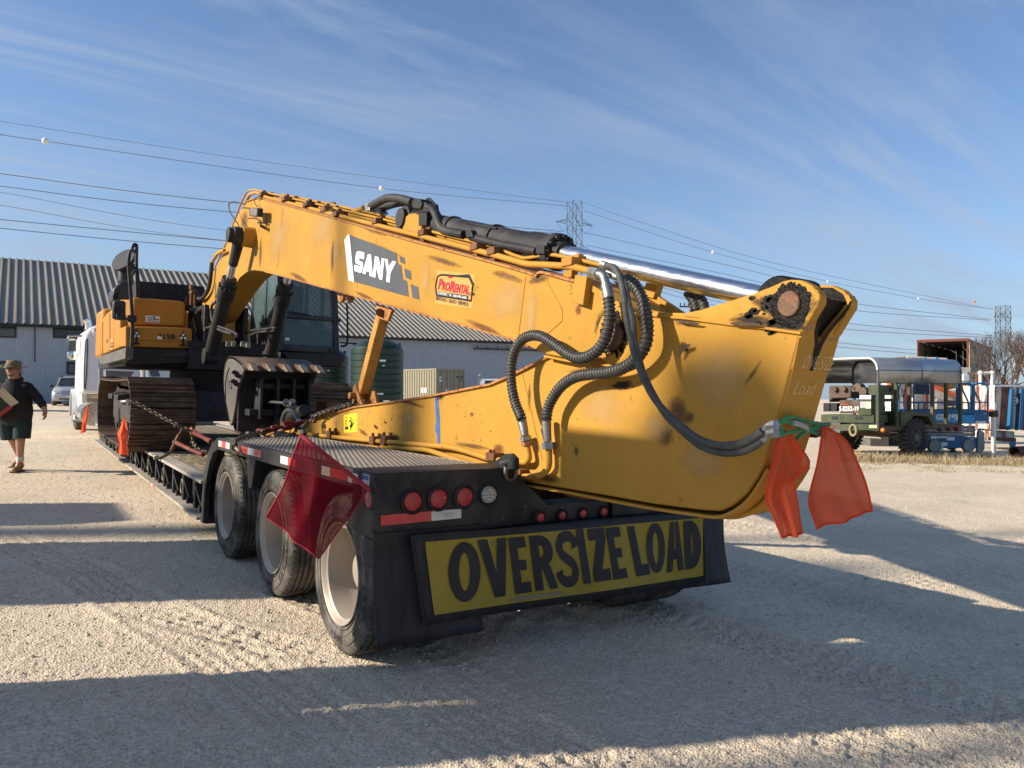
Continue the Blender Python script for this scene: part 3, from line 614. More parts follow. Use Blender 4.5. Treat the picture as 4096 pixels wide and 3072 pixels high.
def letter(mb, ch, u0, u1, v0, v1, sh):
    q = [bl_inv(a, b, 'W') for a, b in ((u0+sh, v1+3), (u1+sh, v1+3-(u1-u0)*.15), (u1, v0-(u1-u0)*.09), (u0, v0))]
    def mp(a, b):
        A = (q[0][0]*(1-a)+q[1][0]*a)*(1-b)+(q[3][0]*(1-a)+q[2][0]*a)*b; B_ = (q[0][1]*(1-a)+q[1][1]*a)*(1-b)+(q[3][1]*(1-a)+q[2][1]*a)*b
        return bpt(A, B_, .0145)
    def poly(pts): mb.add([mp(*p) for p in pts], [tuple(range(len(pts)))])
    def ringp(cx, cy, rx, ry, ix, iy, n=28, a0=0, a1=2*PI):
        pts = []
        for k in range(n+1):
            a = a0+(a1-a0)*k/n; pts.append((cx+rx*math.cos(a), cy+ry*math.sin(a))); pts.append((cx+ix*math.cos(a), cy+iy*math.sin(a)))
        o = len(mb.v); mb.v += [tuple(mp(*p)) for p in pts]; mb.f += [(o+2*k, o+2*k+2, o+2*k+3, o+2*k+1) for k in range(n)]
    if ch in FL: poly(FL[ch])
    elif ch == 'O': ringp(.5, .5, .5, .5, .17, .32)
    elif ch == 'D': poly([(0, 0), (.4, 0), (.4, 1), (0, 1)]); ringp(.38, .5, .62, .5, .16, .28, 16, -PI/2, PI/2)
    elif ch == 'A': poly([(0, 0), (.32, 0), (.39, .24), (.61, .24), (.68, 0), (1, 0), (.72, 1), (.57, 1), (.57, .78), (.555, .44), (.445, .44), (.5, .78), (.5, 1), (.28, 1)])
    elif ch == 'R': poly([(0, 0), (.36, 0), (.36, .38), (.42, .38), (.64, 0), (1, 0), (.76, .44), (.4, .5), (.36, .5), (.36, 1), (0, 1)]); ringp(.42, .71, .55, .29, .14, .11, 14, -PI/2, PI/2); poly([(.3, .42), (.43, .42), (.43, .6), (.3, .6)]); poly([(.3, .82), (.43, .82), (.43, 1), (.3, 1)])
    elif ch == 'S':
        cl_ = [(.93, .70), (.90, .80), (.74, .89), (.5, .905), (.25, .85), (.18, .71), (.27, .59), (.5, .5), (.73, .41), (.82, .28), (.74, .14), (.5, .095), (.26, .12), (.1, .2), (.07, .30)]
        sp = spline([Vector((a, b, 0)) for a, b in cl_], 4); L_, R_ = [], []
        for i, p in enumerate(sp):
            d = (sp[min(i+1, len(sp)-1)]-sp[max(i-1, 0)]); d.y *= .6; d.normalize(); nx_, ny_ = -d.y, d.x; L_.append((p.x+nx_*.17, p.y+ny_*.095)); R_.append((p.x-nx_*.17, p.y-ny_*.095))
        o = len(mb.v); mb.v += [tuple(mp(*p)) for p in L_+R_]; k = len(L_); mb.f += [(o+i, o+i+1, o+k+i+1, o+k+i) for i in range(k-1)]
for bx in boxes:
    mb = MB(); letter(mb, *bx); mb.build('letter', BLKP, BN)
for pts in ([(990, 1500), (1.0, 1)],): pass
mb = MB(); flat(mb, [bpt(a, b, .014) for a, b in ((.192, .93), (.235, .925), (.232, .58), (.222, .66))]); flat(mb, [bpt(a, b, .014) for a, b in ((.23, .03), (.42, .045), (.40, .09), (.24, .085))]); mb.build('torn_patch', mat('bare_banner_scrim', (.22, .19, .11), .8), BN)
# straps of the banner
for a, b in ((-.033, 1.1), (.999, 1.12)): MB().tube([bpt(a, b), bpt(a, .5, .01), bpt(a, -.1, .012)], .009, 6).build('banner_cord', BLK, BN)
# ------------------------------------------------------------------ excavator
EX = thing('excavator', 'yellow long reach excavator chained on the lowboy with its arm folded towards the rear', 'excavator', (3.0, 13.7, LZ))
XB, WB, XA, WA = 2.66, .36, 2.70, .27
CLM = mat('rusty_clamp', (.20, .09, .04), .75, var=.45, scale=9, bump=.3, rust=.4, rcol=(.07, .03, .02))
BOOM = bpy.data.objects.new('boom', None); COL.objects.link(BOOM); BOOM.location = (XB+WB/2, 13.2, 2.5); attach(BOOM, EX)
ARM = bpy.data.objects.new('arm', None); COL.objects.link(ARM); ARM.location = (XA+WA/2, 3.0, 1.9); attach(ARM, EX)
def S_(pts): return [(a, b) for a, b in pts]
boom_top = [(816, 1290), (806, 1240), (812, 1190), (848, 1103), (905, 985), (935, 895), (962, 838), (990, 806), (1037, 792), (1100, 808), (1300, 861), (1617, 953), (1933, 1038), (2120, 1092), (2150, 1104), (2172, 1090), (2287, 1121), (2351, 1130)]
boom_tip = [(2440, 1185), (2500, 1230), (2545, 1290), (2552, 1345), (2520, 1392), (2470, 1412), (2400, 1420)]
boom_bot = [(2287, 1438), (2186, 1418), (2117, 1388), (2060, 1361), (1900, 1315), (1700, 1260), (1533, 1215), (1300, 1152), (1158, 1112), (1060, 1087), (1013, 1081), (985, 1090), (960, 1110), (925, 1160), (880, 1230), (850, 1280)]
outl = boom_top+boom_tip+boom_bot
bp = PP('s', outl, x=XB)
MB().prism(bp, (WB, 0, 0)).build('boom_box', YEL, BOOM, bev=.008)
def strip(pts, x0, x1, th, name, m, parent, off=0.):
    """plate of thickness th following a polyline in the y-z plane"""
    q = pts; mb = MB()
    nrm = []
    for i in range(len(q)):
        d = q[min(i+1, len(q)-1)]-q[max(i-1, 0)]; n = Vector((0, -d.z, d.y)).normalized(); nrm.append(n)
    vs = []
    for p, n in zip(q, nrm):
        for xx, o in ((x0, 0), (x1, 0), (x1, th), (x0, th)): vs.append(Vector((xx, p.y, p.z))+n*(o+off))
    fs = []
    for i in range(len(q)-1):
        a = i*4; b = a+4
        for k in range(4): fs.append((a+k, a+(k+1) % 4, b+(k+1) % 4, b+k))
    fs += [(3, 2, 1, 0), tuple(len(vs)-4+k for k in range(4))]
    mb.add(vs, fs); return mb.build(name, m, parent, bev=.002)
topc = spline(PP('s', boom_top[7:], x=XB), 3)
strip(topc, XB-.018, XB+WB+.018, .016, 'top_flange', YRU, BOOM, -.008)
strip(PP('s', boom_bot[2:10], x=XB), XB-.012, XB+WB+.012, .014, 'bottom_flange', YRU, BOOM, -.006)
# underside plate of the heel, seen in shade
# pin bosses
def boss(c, r, l, m, parent, name='pin_boss', cap=None):
    o = MB().lathe([(0, r*1.02), (l*.8, r), (l, r*.93), (l, r*.7), (l*.93, r*.66), (l*.93, .001)], c, (-1, 0, 0), 28).build(name, m, parent)
    if cap: MB().lathe([(0, r*.55), (.012, r*.52), (.016, .001)], Vector(c)+Vector((-l*.93, 0, 0)), (-1, 0, 0), 20).build('pin_cap', cap, o)
    return o
def grease(c, r0, r1, n, parent, name='grease', m=GRS, squash=1.):
    g = MB()
    for k in range(n):
        a = random.uniform(0, 2*PI); r = r0+(r1-r0)*random.random()**1.7
        g.ball(Vector(c)+Vector((-.0, math.cos(a)*r, math.sin(a)*r*squash)), random.uniform(.003, .0085), 7, 5, (.6, random.uniform(.8, 2), random.uniform(.8, 2)))
    o = g.build(name, m, parent); o['kind'] = 'stuff'; return o
def stain(pts, x, parent, m, name='stain', th=.0015):
    return slab(PP(pts[0], pts[1], x=x), (-1, 0, 0), th).build(name, m, parent)
bc = P(2476, 1345, x=XB); boss(bc, .155, .03, YEL, BOOM, 'pin_boss', None); boss(bc+Vector((-.03, 0, 0)), .075, .03, DGR, BOOM, 'pivot_pin', None)
grease(bc+Vector((-.035, 0, 0)), .08, .12, 120, BOOM)
# reinforcing plate at the tip
strip(PP('s', [(2186, 1421), (2287, 1442), (2400, 1424), (2470, 1416)], x=XB), XB-.02, XB+WB, .012, 'tip_flange', YEL, BOOM)
slab(PP('D', [(620, 310), (760, 400), (900, 490), (870, 520), (740, 430), (620, 345)], x=XB), (-1, 0, 0), .012).build('tip_rib', YEL, BOOM, bev=.003)
wl = MB()
for seg in ([('C', 1270, 640), ('C', 1220, 1040)], [('C', 1395, 650), ('C', 1440, 740), ('C', 1500, 850), ('C', 1500, 920), ('C', 1400, 1010)], [('T', 735, 300), ('T', 675, 930)]):
    wl.tube([P(ZO[k][0]+a*ZO[k][2], ZO[k][1]+b*ZO[k][2], x=XB-.001) for k, a, b in seg], .0028, 6)
wl.build('weld_bead', YEL2, BOOM)['kind'] = 'stuff'
# decals
def dq(k, pts, m, name, off=.002, th=.0012, x=XB): return slab([p+Vector((-off, 0, 0)) for p in PP(k, pts, x=x)], (-1, 0, 0), th).build(name, m, BOOM if x == XB else ARM)
dq('S', [(342, 238), (990, 492), (1010, 640), (1055, 662), (1080, 850), (1135, 880), (1160, 1095), (405, 888)], DEC, 'logo_panel')
dq('S', [(322, 232), (342, 238), (405, 888), (330, 868), (270, 310)], DWH, 'logo_panel_edge', .003)
for q in ([(1033, 530), (1100, 555), (1110, 645), (1045, 618)], [(1102, 705), (1185, 738), (1198, 864), (1118, 830)], [(1188, 920), (1288, 962), (1308, 1135), (1215, 1108)]): dq('S', q, DEC, 'logo_block')
L_ = MB()
def sp_(pts): flat(L_, [p+Vector((-.0042, 0, 0)) for p in PP('S', pts, x=XB)])
sp_([(548, 486), (545, 580), (480, 560), (472, 590), (530, 625), (530, 700), (500, 768), (410, 738), (415, 652), (500, 680), (500, 665), (430, 630), (422, 580), (440, 480), (470, 464)])
sp_([(600, 505), (640, 515), (665, 820), (620, 805), (618, 755), (575, 740), (565, 785), (520, 770)])
sp_([(697, 535), (745, 548), (775, 700), (790, 565), (825, 570), (795, 865), (755, 852), (715, 690), (700, 832), (665, 822)])
sp_([(830, 570), (872, 580), (885, 680), (940, 600), (987, 612), (910, 770), (897, 900), (853, 888), (862, 750)])
L_.build('logo_lettering', DWH, BOOM)
dq('C', [(706, 600), (950, 628), (935, 845), (697, 812)], DTN, 'sticker_backing', .001, .0006)
f_ = MB()
fr = [(712, 640), (735, 630), (910, 645), (935, 700), (925, 795), (705, 760), (700, 700)]
pp = PP('C', fr, x=XB-.004); f_.tube(pp, .007, 4, closed=True); flat(f_, PP('C', [(703, 735), (905, 762), (900, 793), (705, 762)], x=XB-.0045))
f_.tube(PP('C', [(845, 637), (910, 632), (938, 690), (928, 725)], x=XB-.0045), .006, 4); f_.build('sticker_frame', DBK, BOOM)
f_ = MB(); qtext(f_, 'RENTALS \u2022 SALES \u2022 SERVICE', PP('C', [(700, 790), (905, 830), (906, 806), (702, 766)], x=XB-.004), .015); qtext(f_, '.COM', PP('C', [(906, 760), (940, 764), (942, 742), (908, 738)], x=XB-.005), .01); f_.build('sticker_lettering', DBK, BOOM)
f_ = MB(); qtext(f_, 'P', PP('C', [(712, 722), (738, 726), (746, 656), (720, 652)], x=XB-.0052), .03, .2); qtext(f_, 'RO', PP('C', [(737, 727), (785, 735), (790, 678), (743, 672)], x=XB-.0052), .03, .2)
qtext(f_, 'R', PP('C', [(785, 738), (815, 742), (822, 672), (792, 668)], x=XB-.0052), .03, .2); qtext(f_, 'ENTAL', PP('C', [(814, 742), (908, 755), (912, 698), (820, 686)], x=XB-.0052), .03, .2)
for a in (782, 792, 802): flat(f_, PP('C', [(a-6, 650), (a, 651), (a+5, 636), (a-1, 635)], x=XB-.0052))
f_.build('sticker_name', DRD, BOOM)
f_ = MB(); qtext(f_, 'COMFORT, TX - 830-995-5600', PP('C', [(708, 756), (893, 786), (895, 768), (710, 738)], x=XB-.0055), .01); f_.build('sticker_phone', DWH, BOOM)
# pipes along the boom top
PIP = MB(); SM = MB()
def pipe(k, pts, x, r, n=4): return PP(k, pts, x=x)
def addpipe(name, segs, x, r):
    pts = [P(ZO[k][0]+a*ZO[k][2], ZO[k][1]+b*ZO[k][2], x=x) for k, a, b in segs]
    sp = []
    for i, p in enumerate(pts):           # rounded bends
        if i in (0, len(pts)-1): sp.append(p); continue
        a = (pts[i-1]-p); b = (pts[i+1]-p); e = min(.12, a.length*.3, b.length*.3); a.normalize(); b.normalize()
        for t in (0, .25, .5, .75, 1): sp.append((p+a*e)*(1-t)**2+p*2*t*(1-t)+(p+b*e)*t*t)
    MB().tube(sp, r, 12).build(name, YEL, BOOM)
addpipe('hydraulic_pipe', [('T', 20, 790), ('T', 60, 750), ('T', 140, 720), ('T', 220, 560), ('T', 330, 270), ('T', 385, 150), ('T', 460, 130), ('T', 560, 180), ('C', 330, 318), ('C', 640, 395), ('C', 1080, 508), ('C', 1280, 565), ('C', 1390, 568), ('C', 1560, 578), ('C', 1690, 612)], XB+.05, .021)
addpipe('hydraulic_pipe', [('T', 640, 190), ('C', 330, 285), ('C', 640, 362), ('C', 1060, 475), ('C', 1280, 540), ('C', 1400, 540)], XB+.14, .021)
addpipe('hydraulic_pipe', [('T', 10, 940), ('T', 150, 640), ('T', 300, 230), ('T', 360, 115), ('T', 425, 98), ('T', 560, 130), ('T', 800, 185), ('C', 330, 270), ('C', 640, 350), ('C', 1080, 455), ('C', 1190, 505), ('C', 1260, 528), ('C', 1430, 500), ('C', 1620, 540), ('C', 1755, 572)], XB+.10, .012)
addpipe('hydraulic_pipe', [('T', 720, 150), ('T', 920, 190), ('C', 330, 248), ('C', 640, 335), ('C', 1140, 460), ('C', 1200, 490), ('C', 1290, 545), ('C', 1430, 522), ('C', 1600, 548)], XB+.2, .012)
addpipe('hydraulic_pipe', [('T', 720, 150), ('T', 1160, 235), ('T', 1400, 300), ('T', 1960, 425)], XB+.26, .012)
addpipe('hydraulic_pipe', [('T', 1380, 360), ('T', 1500, 330), ('T', 1580, 290)], XB+.2, .027)
for i, (a, b) in enumerate(((570, 160), (815, 205), (1050, 262), (1235, 310), (1360, 365))):
    p = P(850+a*.3843, 720+b*.3843, x=XB+.1); MB().box(XB+.0, XB+.24, p.y-.07, p.y+.07, p.z-.03, p.z+.02).box(XB+.03, XB+.07, p.y-.05, p.y+.05, p.z-.1, p.z+.05).box(XB+.13, XB+.17, p.y-.05, p.y+.05, p.z-.1, p.z+.045).build('pipe_clamp', CLM, BOOM, bev=.006)
for i, (a, b) in enumerate(((345, 300), (645, 372), (980, 462), (1090, 490), (1575, 560))):
    p = P(1300+a*.6329, 700+b*.6329, x=XB+.08); w_ = .05; MB().box(XB+.02, XB+.22, p.y-w_, p.y+w_, p.z-.02, p.z+.03).box(XB+.03, XB+.08, p.y-w_*.8, p.y+w_*.8, p.z-.09, p.z-.045).box(XB+.08, XB+.12, p.y-.04, p.y+.04, p.z+.03, p.z+.055).build('pipe_clamp', CLM if i < 4 else YEL2, BOOM, bev=.005)
slab(PP('C', [(1580, 630), (1655, 640), (1630, 825), (1553, 800)], x=XB-.05), (1, 0, 0), .05).build('pipe_bracket', YEL, BOOM, bev=.004)
for a, b, z_ in ((860, 200, 1), (1240, 262, 1)): slab(PP('T', [(a-25, b-5), (a-15, b-35), (a+15, b-35), (a+30, b)], x=XB+.2), (1, 0, 0), .03).build('lifting_lug', RUS, BOOM, bev=.006)
# lugs on the boom underside
for a in (97, 152):
    q = MB().prism(PP('C', [(a-25, 738), (a+22, 748), (a+12, 790), (a-2, 808), (a-14, 800)], x=XB+.1+(a > 120)*.1), (.035, 0, 0)).build('strut_lug', YRU, BOOM, bev=.004)
# work lamp
wl_ = MB().prism(PP('T', [(378, 285), (470, 290), (465, 380), (382, 375)], x=XB-.16), (.07, 0, 0)).build('work_lamp', BLK, BOOM, bev=.01)
lf = MB(); c0 = PP('T', [(386, 293), (462, 297), (458, 372), (390, 368)], x=XB-.163); lf.prism(c0, (.002, 0, 0)); lf.build('lamp_face', mat('lamp_face_amber', (.25, .2, .12), .2, var=.4, scale=50, bump=.8, bscale=100), wl_)
MB().tube(PP('T', [(380, 398), (455, 400), (500, 425), (500, 475)], x=XB-.1), .012, 6).bar(P(*(850+505*.3843, 720+478*.3843), x=XB-.1), P(*(850+505*.3843, 720+478*.3843), x=XB+.0), .03).build('lamp_bracket', RUS, wl_)
MB().tube(spline(PP('T', [(470, 280), (440, 240), (445, 190), (500, 170)], x=XB-.05), 5), .006, 6).build('lamp_wire', BLK, BOOM)
MB().tube(spline(PP('T', [(290, 510), (240, 420), (180, 330), (170, 260), (200, 230), (270, 235), (340, 255)], x=XB-.14), 5), .009, 6).build('grease_hose', HOS, BOOM)
# arm cylinder
cyc = XB+WB/2
A0 = P(1652, 880, x=cyc); A1 = P(2262, 1012, x=cyc); A2 = P(3165, 1216, x=cyc); dn = (A2-A0).normalized(); L1 = (A1-A0).dot(dn); LR = (A2-A0).length
ACY = bpy.data.objects.new('arm_cylinder', None); COL.objects.link(ACY); ACY.location = A0; attach(ACY, EX)
b_ = MB().cyl(A0+dn*.1, A0+dn*(L1-.14), .088, n=36).cyl(A0+dn*(L1-.36), A0+dn*(L1-.12), .1, n=36).cyl(A0+dn*(L1-.12), A0+dn*(L1-.055), .118, n=36).cyl(A0+dn*(L1-.055), A0+dn*L1, .085, .07, 36).cyl(A0+dn*.02, A0+dn*.12, .095, n=30).build('barrel', BLK2, ACY, bev=.005)
bts = MB(); u_, v_ = ortho(dn)
for k in range(12):
    a = 2*PI*k/12; c = A0+dn*(L1-.055)+u_*math.cos(a)*.101+v_*math.sin(a)*.101; bts.cyl(c, c+dn*.02, .0135, n=10); bts.cyl(c+dn*.0201, c+dn*.0205, .007, n=6)
bts.build('gland_bolts', BLK, ACY)['kind'] = 'stuff'
for t in (.33, .62):
    MB().cyl(A0+dn*(L1*t), A0+dn*(L1*t+.035), .1, n=36).build('barrel_clamp', BLK, ACY)
MB().cyl(A0+dn*(L1-.01), A2-dn*.02, .053, n=40).build('rod', CHR, ACY, ang=80)
MB().cyl(A2+Vector((-.105, 0, 0)), A2+Vector((.105, 0, 0)), .115, n=32).build('rod_eye', GRS, ACY, bev=.01)
MB().cyl(A0+Vector((-.09, 0, 0)), A0+Vector((.09, 0, 0)), .11, n=28).cyl(A0+Vector((-.13, 0, 0)), A0+Vector((-.09, 0, 0)), .085, n=24).build('base_eye', BLK2, ACY, bev=.008)
for sx in (XB+.07, XB+WB-.11): MB().prism(PP('T', [(1930, 440), (1985, 405), (2050, 350), (2100, 345), (2150, 370), (2180, 470), (2160, 560), (1990, 520)], x=sx), (.04, 0, 0)).build('cylinder_bracket', YEL, BOOM, bev=.004)
# cylinder pipe work: flange block, steel pipe along the barrel
MB().tube(spline(PP('C', [(600, 200), (655, 205), (690, 230), (710, 280), (735, 335), (770, 355), (880, 378)], x=cyc-.09), 5), .033, 14).build('supply_pipe', BLK2, ACY)
MB().tube(PP('C', [(925, 392), (1100, 438), (1340, 482)], x=cyc-.09), .028, 14).build('supply_pipe', BLK2, ACY)
def blk(k, pts, x, d, name, m, parent, bev=.006): return MB().prism(PP(k, pts, x=x), (d, 0, 0)).build(name, m, parent, bev=bev)
blk('C', [(560, 145), (600, 150), (612, 185), (600, 215), (555, 210), (545, 180)], cyc-.14, .13, 'flange_block', BLK, ACY)
blk('C', [(595, 170), (640, 172), (650, 235), (600, 232)], cyc-.12, .11, 'flange_block', BLK, ACY)
blk('C', [(590, 240), (640, 235), (640, 320), (590, 320)], cyc-.12, .12, 'port_block', BLK, ACY)
blk('C', [(885, 350), (920, 345), (935, 392), (890, 398)], cyc-.13, .08, 'pipe_clamp', BLK, ACY)
blk('C', [(1330, 438), (1385, 445), (1385, 502), (1330, 498)], cyc-.13, .08, 'port_block', BLK, ACY)
for k, pts in (('C', [(640, 175), (645, 152), (662, 150), (690, 180), (735, 270)]), ('C', [(895, 320), (905, 303), (990, 325), (1060, 335), (1085, 340)]), ('C', [(895, 320), (915, 350), (935, 395)])):
    MB().tube(PP(k, pts, x=cyc-.06), .011, 6).build('strap', BLK, ACY)
blk('C', [(1065, 325), (1095, 330), (1098, 345), (1068, 342)], cyc, .04, 'bolt_head', BLK, ACY)
ribhose(PP('T', [(1650, 270), (1720, 235), (1800, 195), (1880, 185), (1980, 200), (2080, 230)], x=cyc-.1), .036, 'ribbed_hose', HOS, ACY, .03, .1)
ribhose(PP('T', [(1690, 320), (1760, 295), (1850, 260), (1960, 235), (2080, 240)], x=cyc+.05), .036, 'ribbed_hose', HOS, ACY, .03, .1)
blk('T', [(1580, 235), (1625, 230), (1635, 320), (1590, 325)], cyc-.13, .1, 'flange', STL, ACY); blk('T', [(1655, 300), (1720, 310), (1735, 345), (1670, 350)], cyc, .1, 'flange', STL, ACY)
MB().tube(PP('T', [(1615, 275), (1680, 258)], x=cyc-.1), .032, 14).build('hose_ferrule', STL, ACY)
# ------------------------------------------------------------------ arm (stick)
arm_top = [(1045, 1748), (1075, 1737), (1200, 1693), (1330, 1655), (1417, 1628), (1580, 1605), (1750, 1578), (1916, 1545), (1965, 1536), (2050, 1500), (2205, 1422), (2300, 1400), (2420, 1330), (2540, 1262), (2601, 1258)]
arm_end = [(3195, 1340), (3190, 1372), (3086, 1753), (3050, 1870), (3028, 1912), (2985, 1975), (2930, 2022), (2880, 2045)]
arm_bot = [(2800, 2040), (2620, 2017), (2400, 1978), (2117, 1930), (1700, 1880), (1400, 1840), (1200, 1790)]
ap = PP('s', arm_top+arm_end+arm_bot, x=XA)
MB().prism(ap, (WA, 0, 0)).build('arm_box', YEL, ARM, bev=.008)
strip(PP('s', arm_top[:13], x=XA), XA-.02, XA+WA+.02, .016, 'top_flange', YRU, ARM, -.004)
strip(spline(PP('s', [(3072, 1872), (3042, 1925), (2995, 1992), (2935, 2040), (2870, 2062), (2800, 2055), (2620, 2030), (2400, 1990), (2117, 1940), (1700, 1890)], x=XA), 3), XA-.012, XA+WA+.012, .014, 'bottom_flange', YEL, ARM, -.014)
# tail: side ears, stiffener and the rear plate with its slot
ear = [(2601, 1240), (2640, 1250), (2740, 1252), (2800, 1240), (3000, 1178), (3075, 1150), (3110, 1135), (3130, 1125), (3160, 1118), (3200, 1120), (3245, 1140), (3280, 1180), (3278, 1215), (3250, 1260), (3215, 1322), (3195, 1345), (2601, 1262)]
# smaller copy matches the near ear, both lie on the arm's side planes
for sx in (XA-.001, XA+WA-.049): MB().prism(PP('s', [(u_2, v_2) for u_2, v_2 in ear], x=XA) if sx < XA+.1 else [p+Vector((WA-.05, 0, 0)) for p in PP('s', ear, x=XA)], (.05, 0, 0)).build('ear_plate', YEL, ARM, bev=.006)
strip(PP('D', [(960, 492), (1170, 510), (1400, 540), (1600, 562), (1800, 590)], x=XA-.012), XA-.012, XA, .012, 'side_rib', YEL, ARM)
yr0 = PP('s', [(3222, 1325)], x=XA)[0].y
rear = [(XA+.002, 1.10), (XA+WA-.002, 1.10)]
re_lo = P(3086, 1753, x=XA); re_hi = P(3218, 1322, x=XA)
def rp_(x, t, o=0.): p = re_lo.lerp(re_hi, t); return Vector((x, p.y-.004-o, p.z))
orl = PP('s', [(3160, 1478), (3190, 1372), (3203, 1324), (3222, 1283), (3244, 1246), (3264, 1212), (3273, 1186), (3262, 1160)], x=XA)
hwv = [0.0, .012, .035, .055, .07, .08, .084, .086]
for sgn in (-1, 1):
    m = MB(); vs = []; cx0 = XA+WA/2
    for p, h in zip(orl, hwv):
        xi = cx0+sgn*h; xo = cx0+sgn*(WA/2-.004); vs += [(xo, p.y-.006, p.z), (xi, p.y-.006, p.z), (xi, p.y+.03, p.z), (xo, p.y+.03, p.z)]
    n_ = len(orl); m.add(vs, [(4*i+k, 4*i+(k+1) % 4, 4*i+4+(k+1) % 4, 4*i+4+k) for i in range(n_-1) for k in range(4)]+[(3, 2, 1, 0), (4*n_-4, 4*n_-3, 4*n_-2, 4*n_-1)]); m.build('slot_plate', YEL, ARM)
m = MB(); vs = []
for p, h in zip(orl[:7], hwv): vs += [(XA+WA/2-h-.022+.0, p.y-.0075, p.z), (XA+WA/2+h+.022, p.y-.0075, p.z)]
lo_ = orl[0]; vs = [(XA+WA/2-.004, lo_.y-.0075, lo_.z-.05), (XA+WA/2+.004, lo_.y-.0075, lo_.z-.05)]+vs
MB().hexa([Vector((XA+.05, orl[0].y+.035, orl[0].z)), Vector((XA+WA-.05, orl[0].y+.035, orl[0].z)), Vector((XA+WA-.05, orl[0].y+.06, orl[0].z)), Vector((XA+.05, orl[0].y+.06, orl[0].z)), Vector((XA+.05, orl[5].y+.1, orl[6].z)), Vector((XA+WA-.05, orl[5].y+.1, orl[6].z)), Vector((XA+WA-.05, orl[5].y+.13, orl[6].z)), Vector((XA+.05, orl[5].y+.13, orl[6].z))]).build('slot_back', GRS, ARM)
vv = []
for p, h in zip(orl[:7], hwv): vv += [(XA+WA/2-h-.012-random.random()*.006, p.y-.0072, p.z), (XA+WA/2-max(h-.01, 0), p.y-.0072, p.z), (XA+WA/2+max(h-.01, 0), p.y-.0072, p.z), (XA+WA/2+h+.012+random.random()*.006, p.y-.0072, p.z)]
MB().add(vv, [(4*i+k, 4*i+k+1, 4*i+5+k, 4*i+4+k) for i in range(6) for k in (0, 2)]).build('grease_smear', GRS, ARM)
vv = []
for p, h in zip(orl[:7], hwv): vv += [(XA+WA/2-h-.004, p.y+.018, p.z), (XA+WA/2+h+.004, p.y+.018, p.z)]
MB().add(vv, [(2*i, 2*i+1, 2*i+3, 2*i+2) for i in range(6)]).build('slot_grease', GRS, ARM)
fe = [p+Vector((WA-.0535, 0, 0)) for p in PP('s', [(3000, 1330), (3080, 1180), (3160, 1130), (3205, 1130), (3245, 1155), (3262, 1190), (3240, 1240), (3205, 1310), (3185, 1360)], x=XA)]
MB().prism(fe, (.003, 0, 0)).build('ear_grease', GRS, ARM)
tp = P(3161, 1216, x=XA)
MB().lathe([(0, .056), (.012, .054), (.016, .05), (.016, .001)], tp, (-1, 0, 0), 28).build('tail_pin', DGR, ARM); grease(tp+Vector((-.001, 0, -.004)), .060, .092, 520, ARM)
g = MB()
sm = []
for k in range(46): an = 2*PI*k/46; rr_ = .092+.014*math.sin(an*3+1)+.005*math.sin(an*5)+random.uniform(-.002, .002); rr_ = min(rr_, .088 if math.sin(an) > .5 else .2); sm.append(tp+Vector((-.0012, rr_*math.cos(an)*1.1+.005, rr_*math.sin(an)-.006)))
g.prism(sm, (-.0009, 0, 0))
for _ in range(16): an = random.uniform(2.2, 4.4); rr_ = random.uniform(.11, .2); blob(g, tp+Vector((-.0012, -rr_*math.cos(an)*1.2, rr_*math.sin(an)*.55-.02)), (0, 1.4, -.2), (0, .2, .8), random.uniform(.008, .022), (-1, 0, 0), 18, .0009, .35)
g.build('grease_smear', GRS, ARM)['kind'] = 'stuff'
for pts in ([(660, 705), (760, 700), (900, 712), (930, 735), (800, 735), (690, 728)], [(190, 680), (300, 690), (420, 712), (400, 725), (260, 712)], [(255, 900), (330, 880), (335, 905), (280, 935), (240, 995), (230, 985)]): slab(PP('H', pts, x=XA-.0285), (-1, 0, 0), .001).build('grease_smear', SCR, ARM)
def chips(x, parent, k, cx, cy, sx, sy, n, r0, r1, m=SCR, nm='paint_chip'):
    g = MB()
    for _ in range(n):
        p = P(ZO[k][0]+(cx+random.gauss(0, sx))*ZO[k][2], ZO[k][1]+(cy+random.gauss(0, sy))*ZO[k][2], x=x-.0008); a = random.uniform(-.5, .5)
        blob(g, p, (0, math.cos(a)*random.uniform(.6, 1.2), math.sin(a)), (0, -math.sin(a)*.5, math.cos(a)*.6), random.uniform(r0, r1), (-1, 0, 0), 9, .0008, .7)
    o = g.build(nm, m, parent)
    if o: o['kind'] = 'stuff'
# keep chips off the hole behind the frame of the arm
chips(XA, ARM, 'D', 1130, 1060, 45, 60, 60, .002, .008); chips(XA, ARM, 'D', 1500, 1000, 160, 250, 28, .0015, .005); chips(XA, ARM, 'D', 800, 885, 40, 12, 22, .004, .014); chips(XA, ARM, 'D', 700, 1100, 220, 120, 40, .0015, .006)
chips(XA, ARM, 'M', 900, 950, 250, 70, 50, .003, .014); chips(XA, ARM, 'M', 1900, 850, 150, 120, 25, .002, .01); chips(XB, BOOM, 'T', 600, 700, 110, 150, 40, .006, .02); chips(XB, BOOM, 'C', 900, 560, 350, 60, 20, .002, .006)
slab(PP('M', [(1495, 650), (1528, 655), (1545, 900), (1550, 1175), (1525, 1180), (1512, 1060), (1497, 1040), (1508, 900), (1498, 800)], x=XA-.0012), (-1, 0, 0), .001).build('blue_spray_line', BLU, ARM)
dk = MB().prism(PP('M', [(483, 857), (635, 835), (635, 1040), (487, 1057)], x=XA-.001), (-.001, 0, 0)).build('warning_label', DYE, ARM)
g = MB()
flat(g, PP('M', [(500, 880), (525, 878), (525, 884), (500, 886)], x=XA-.003)); flat(g, PP('M', [(500, 918), (525, 916), (525, 922), (500, 924)], x=XA-.003)); g.tube(PP('M', [(508, 925), (510, 980)], x=XA-.003), .004, 5)
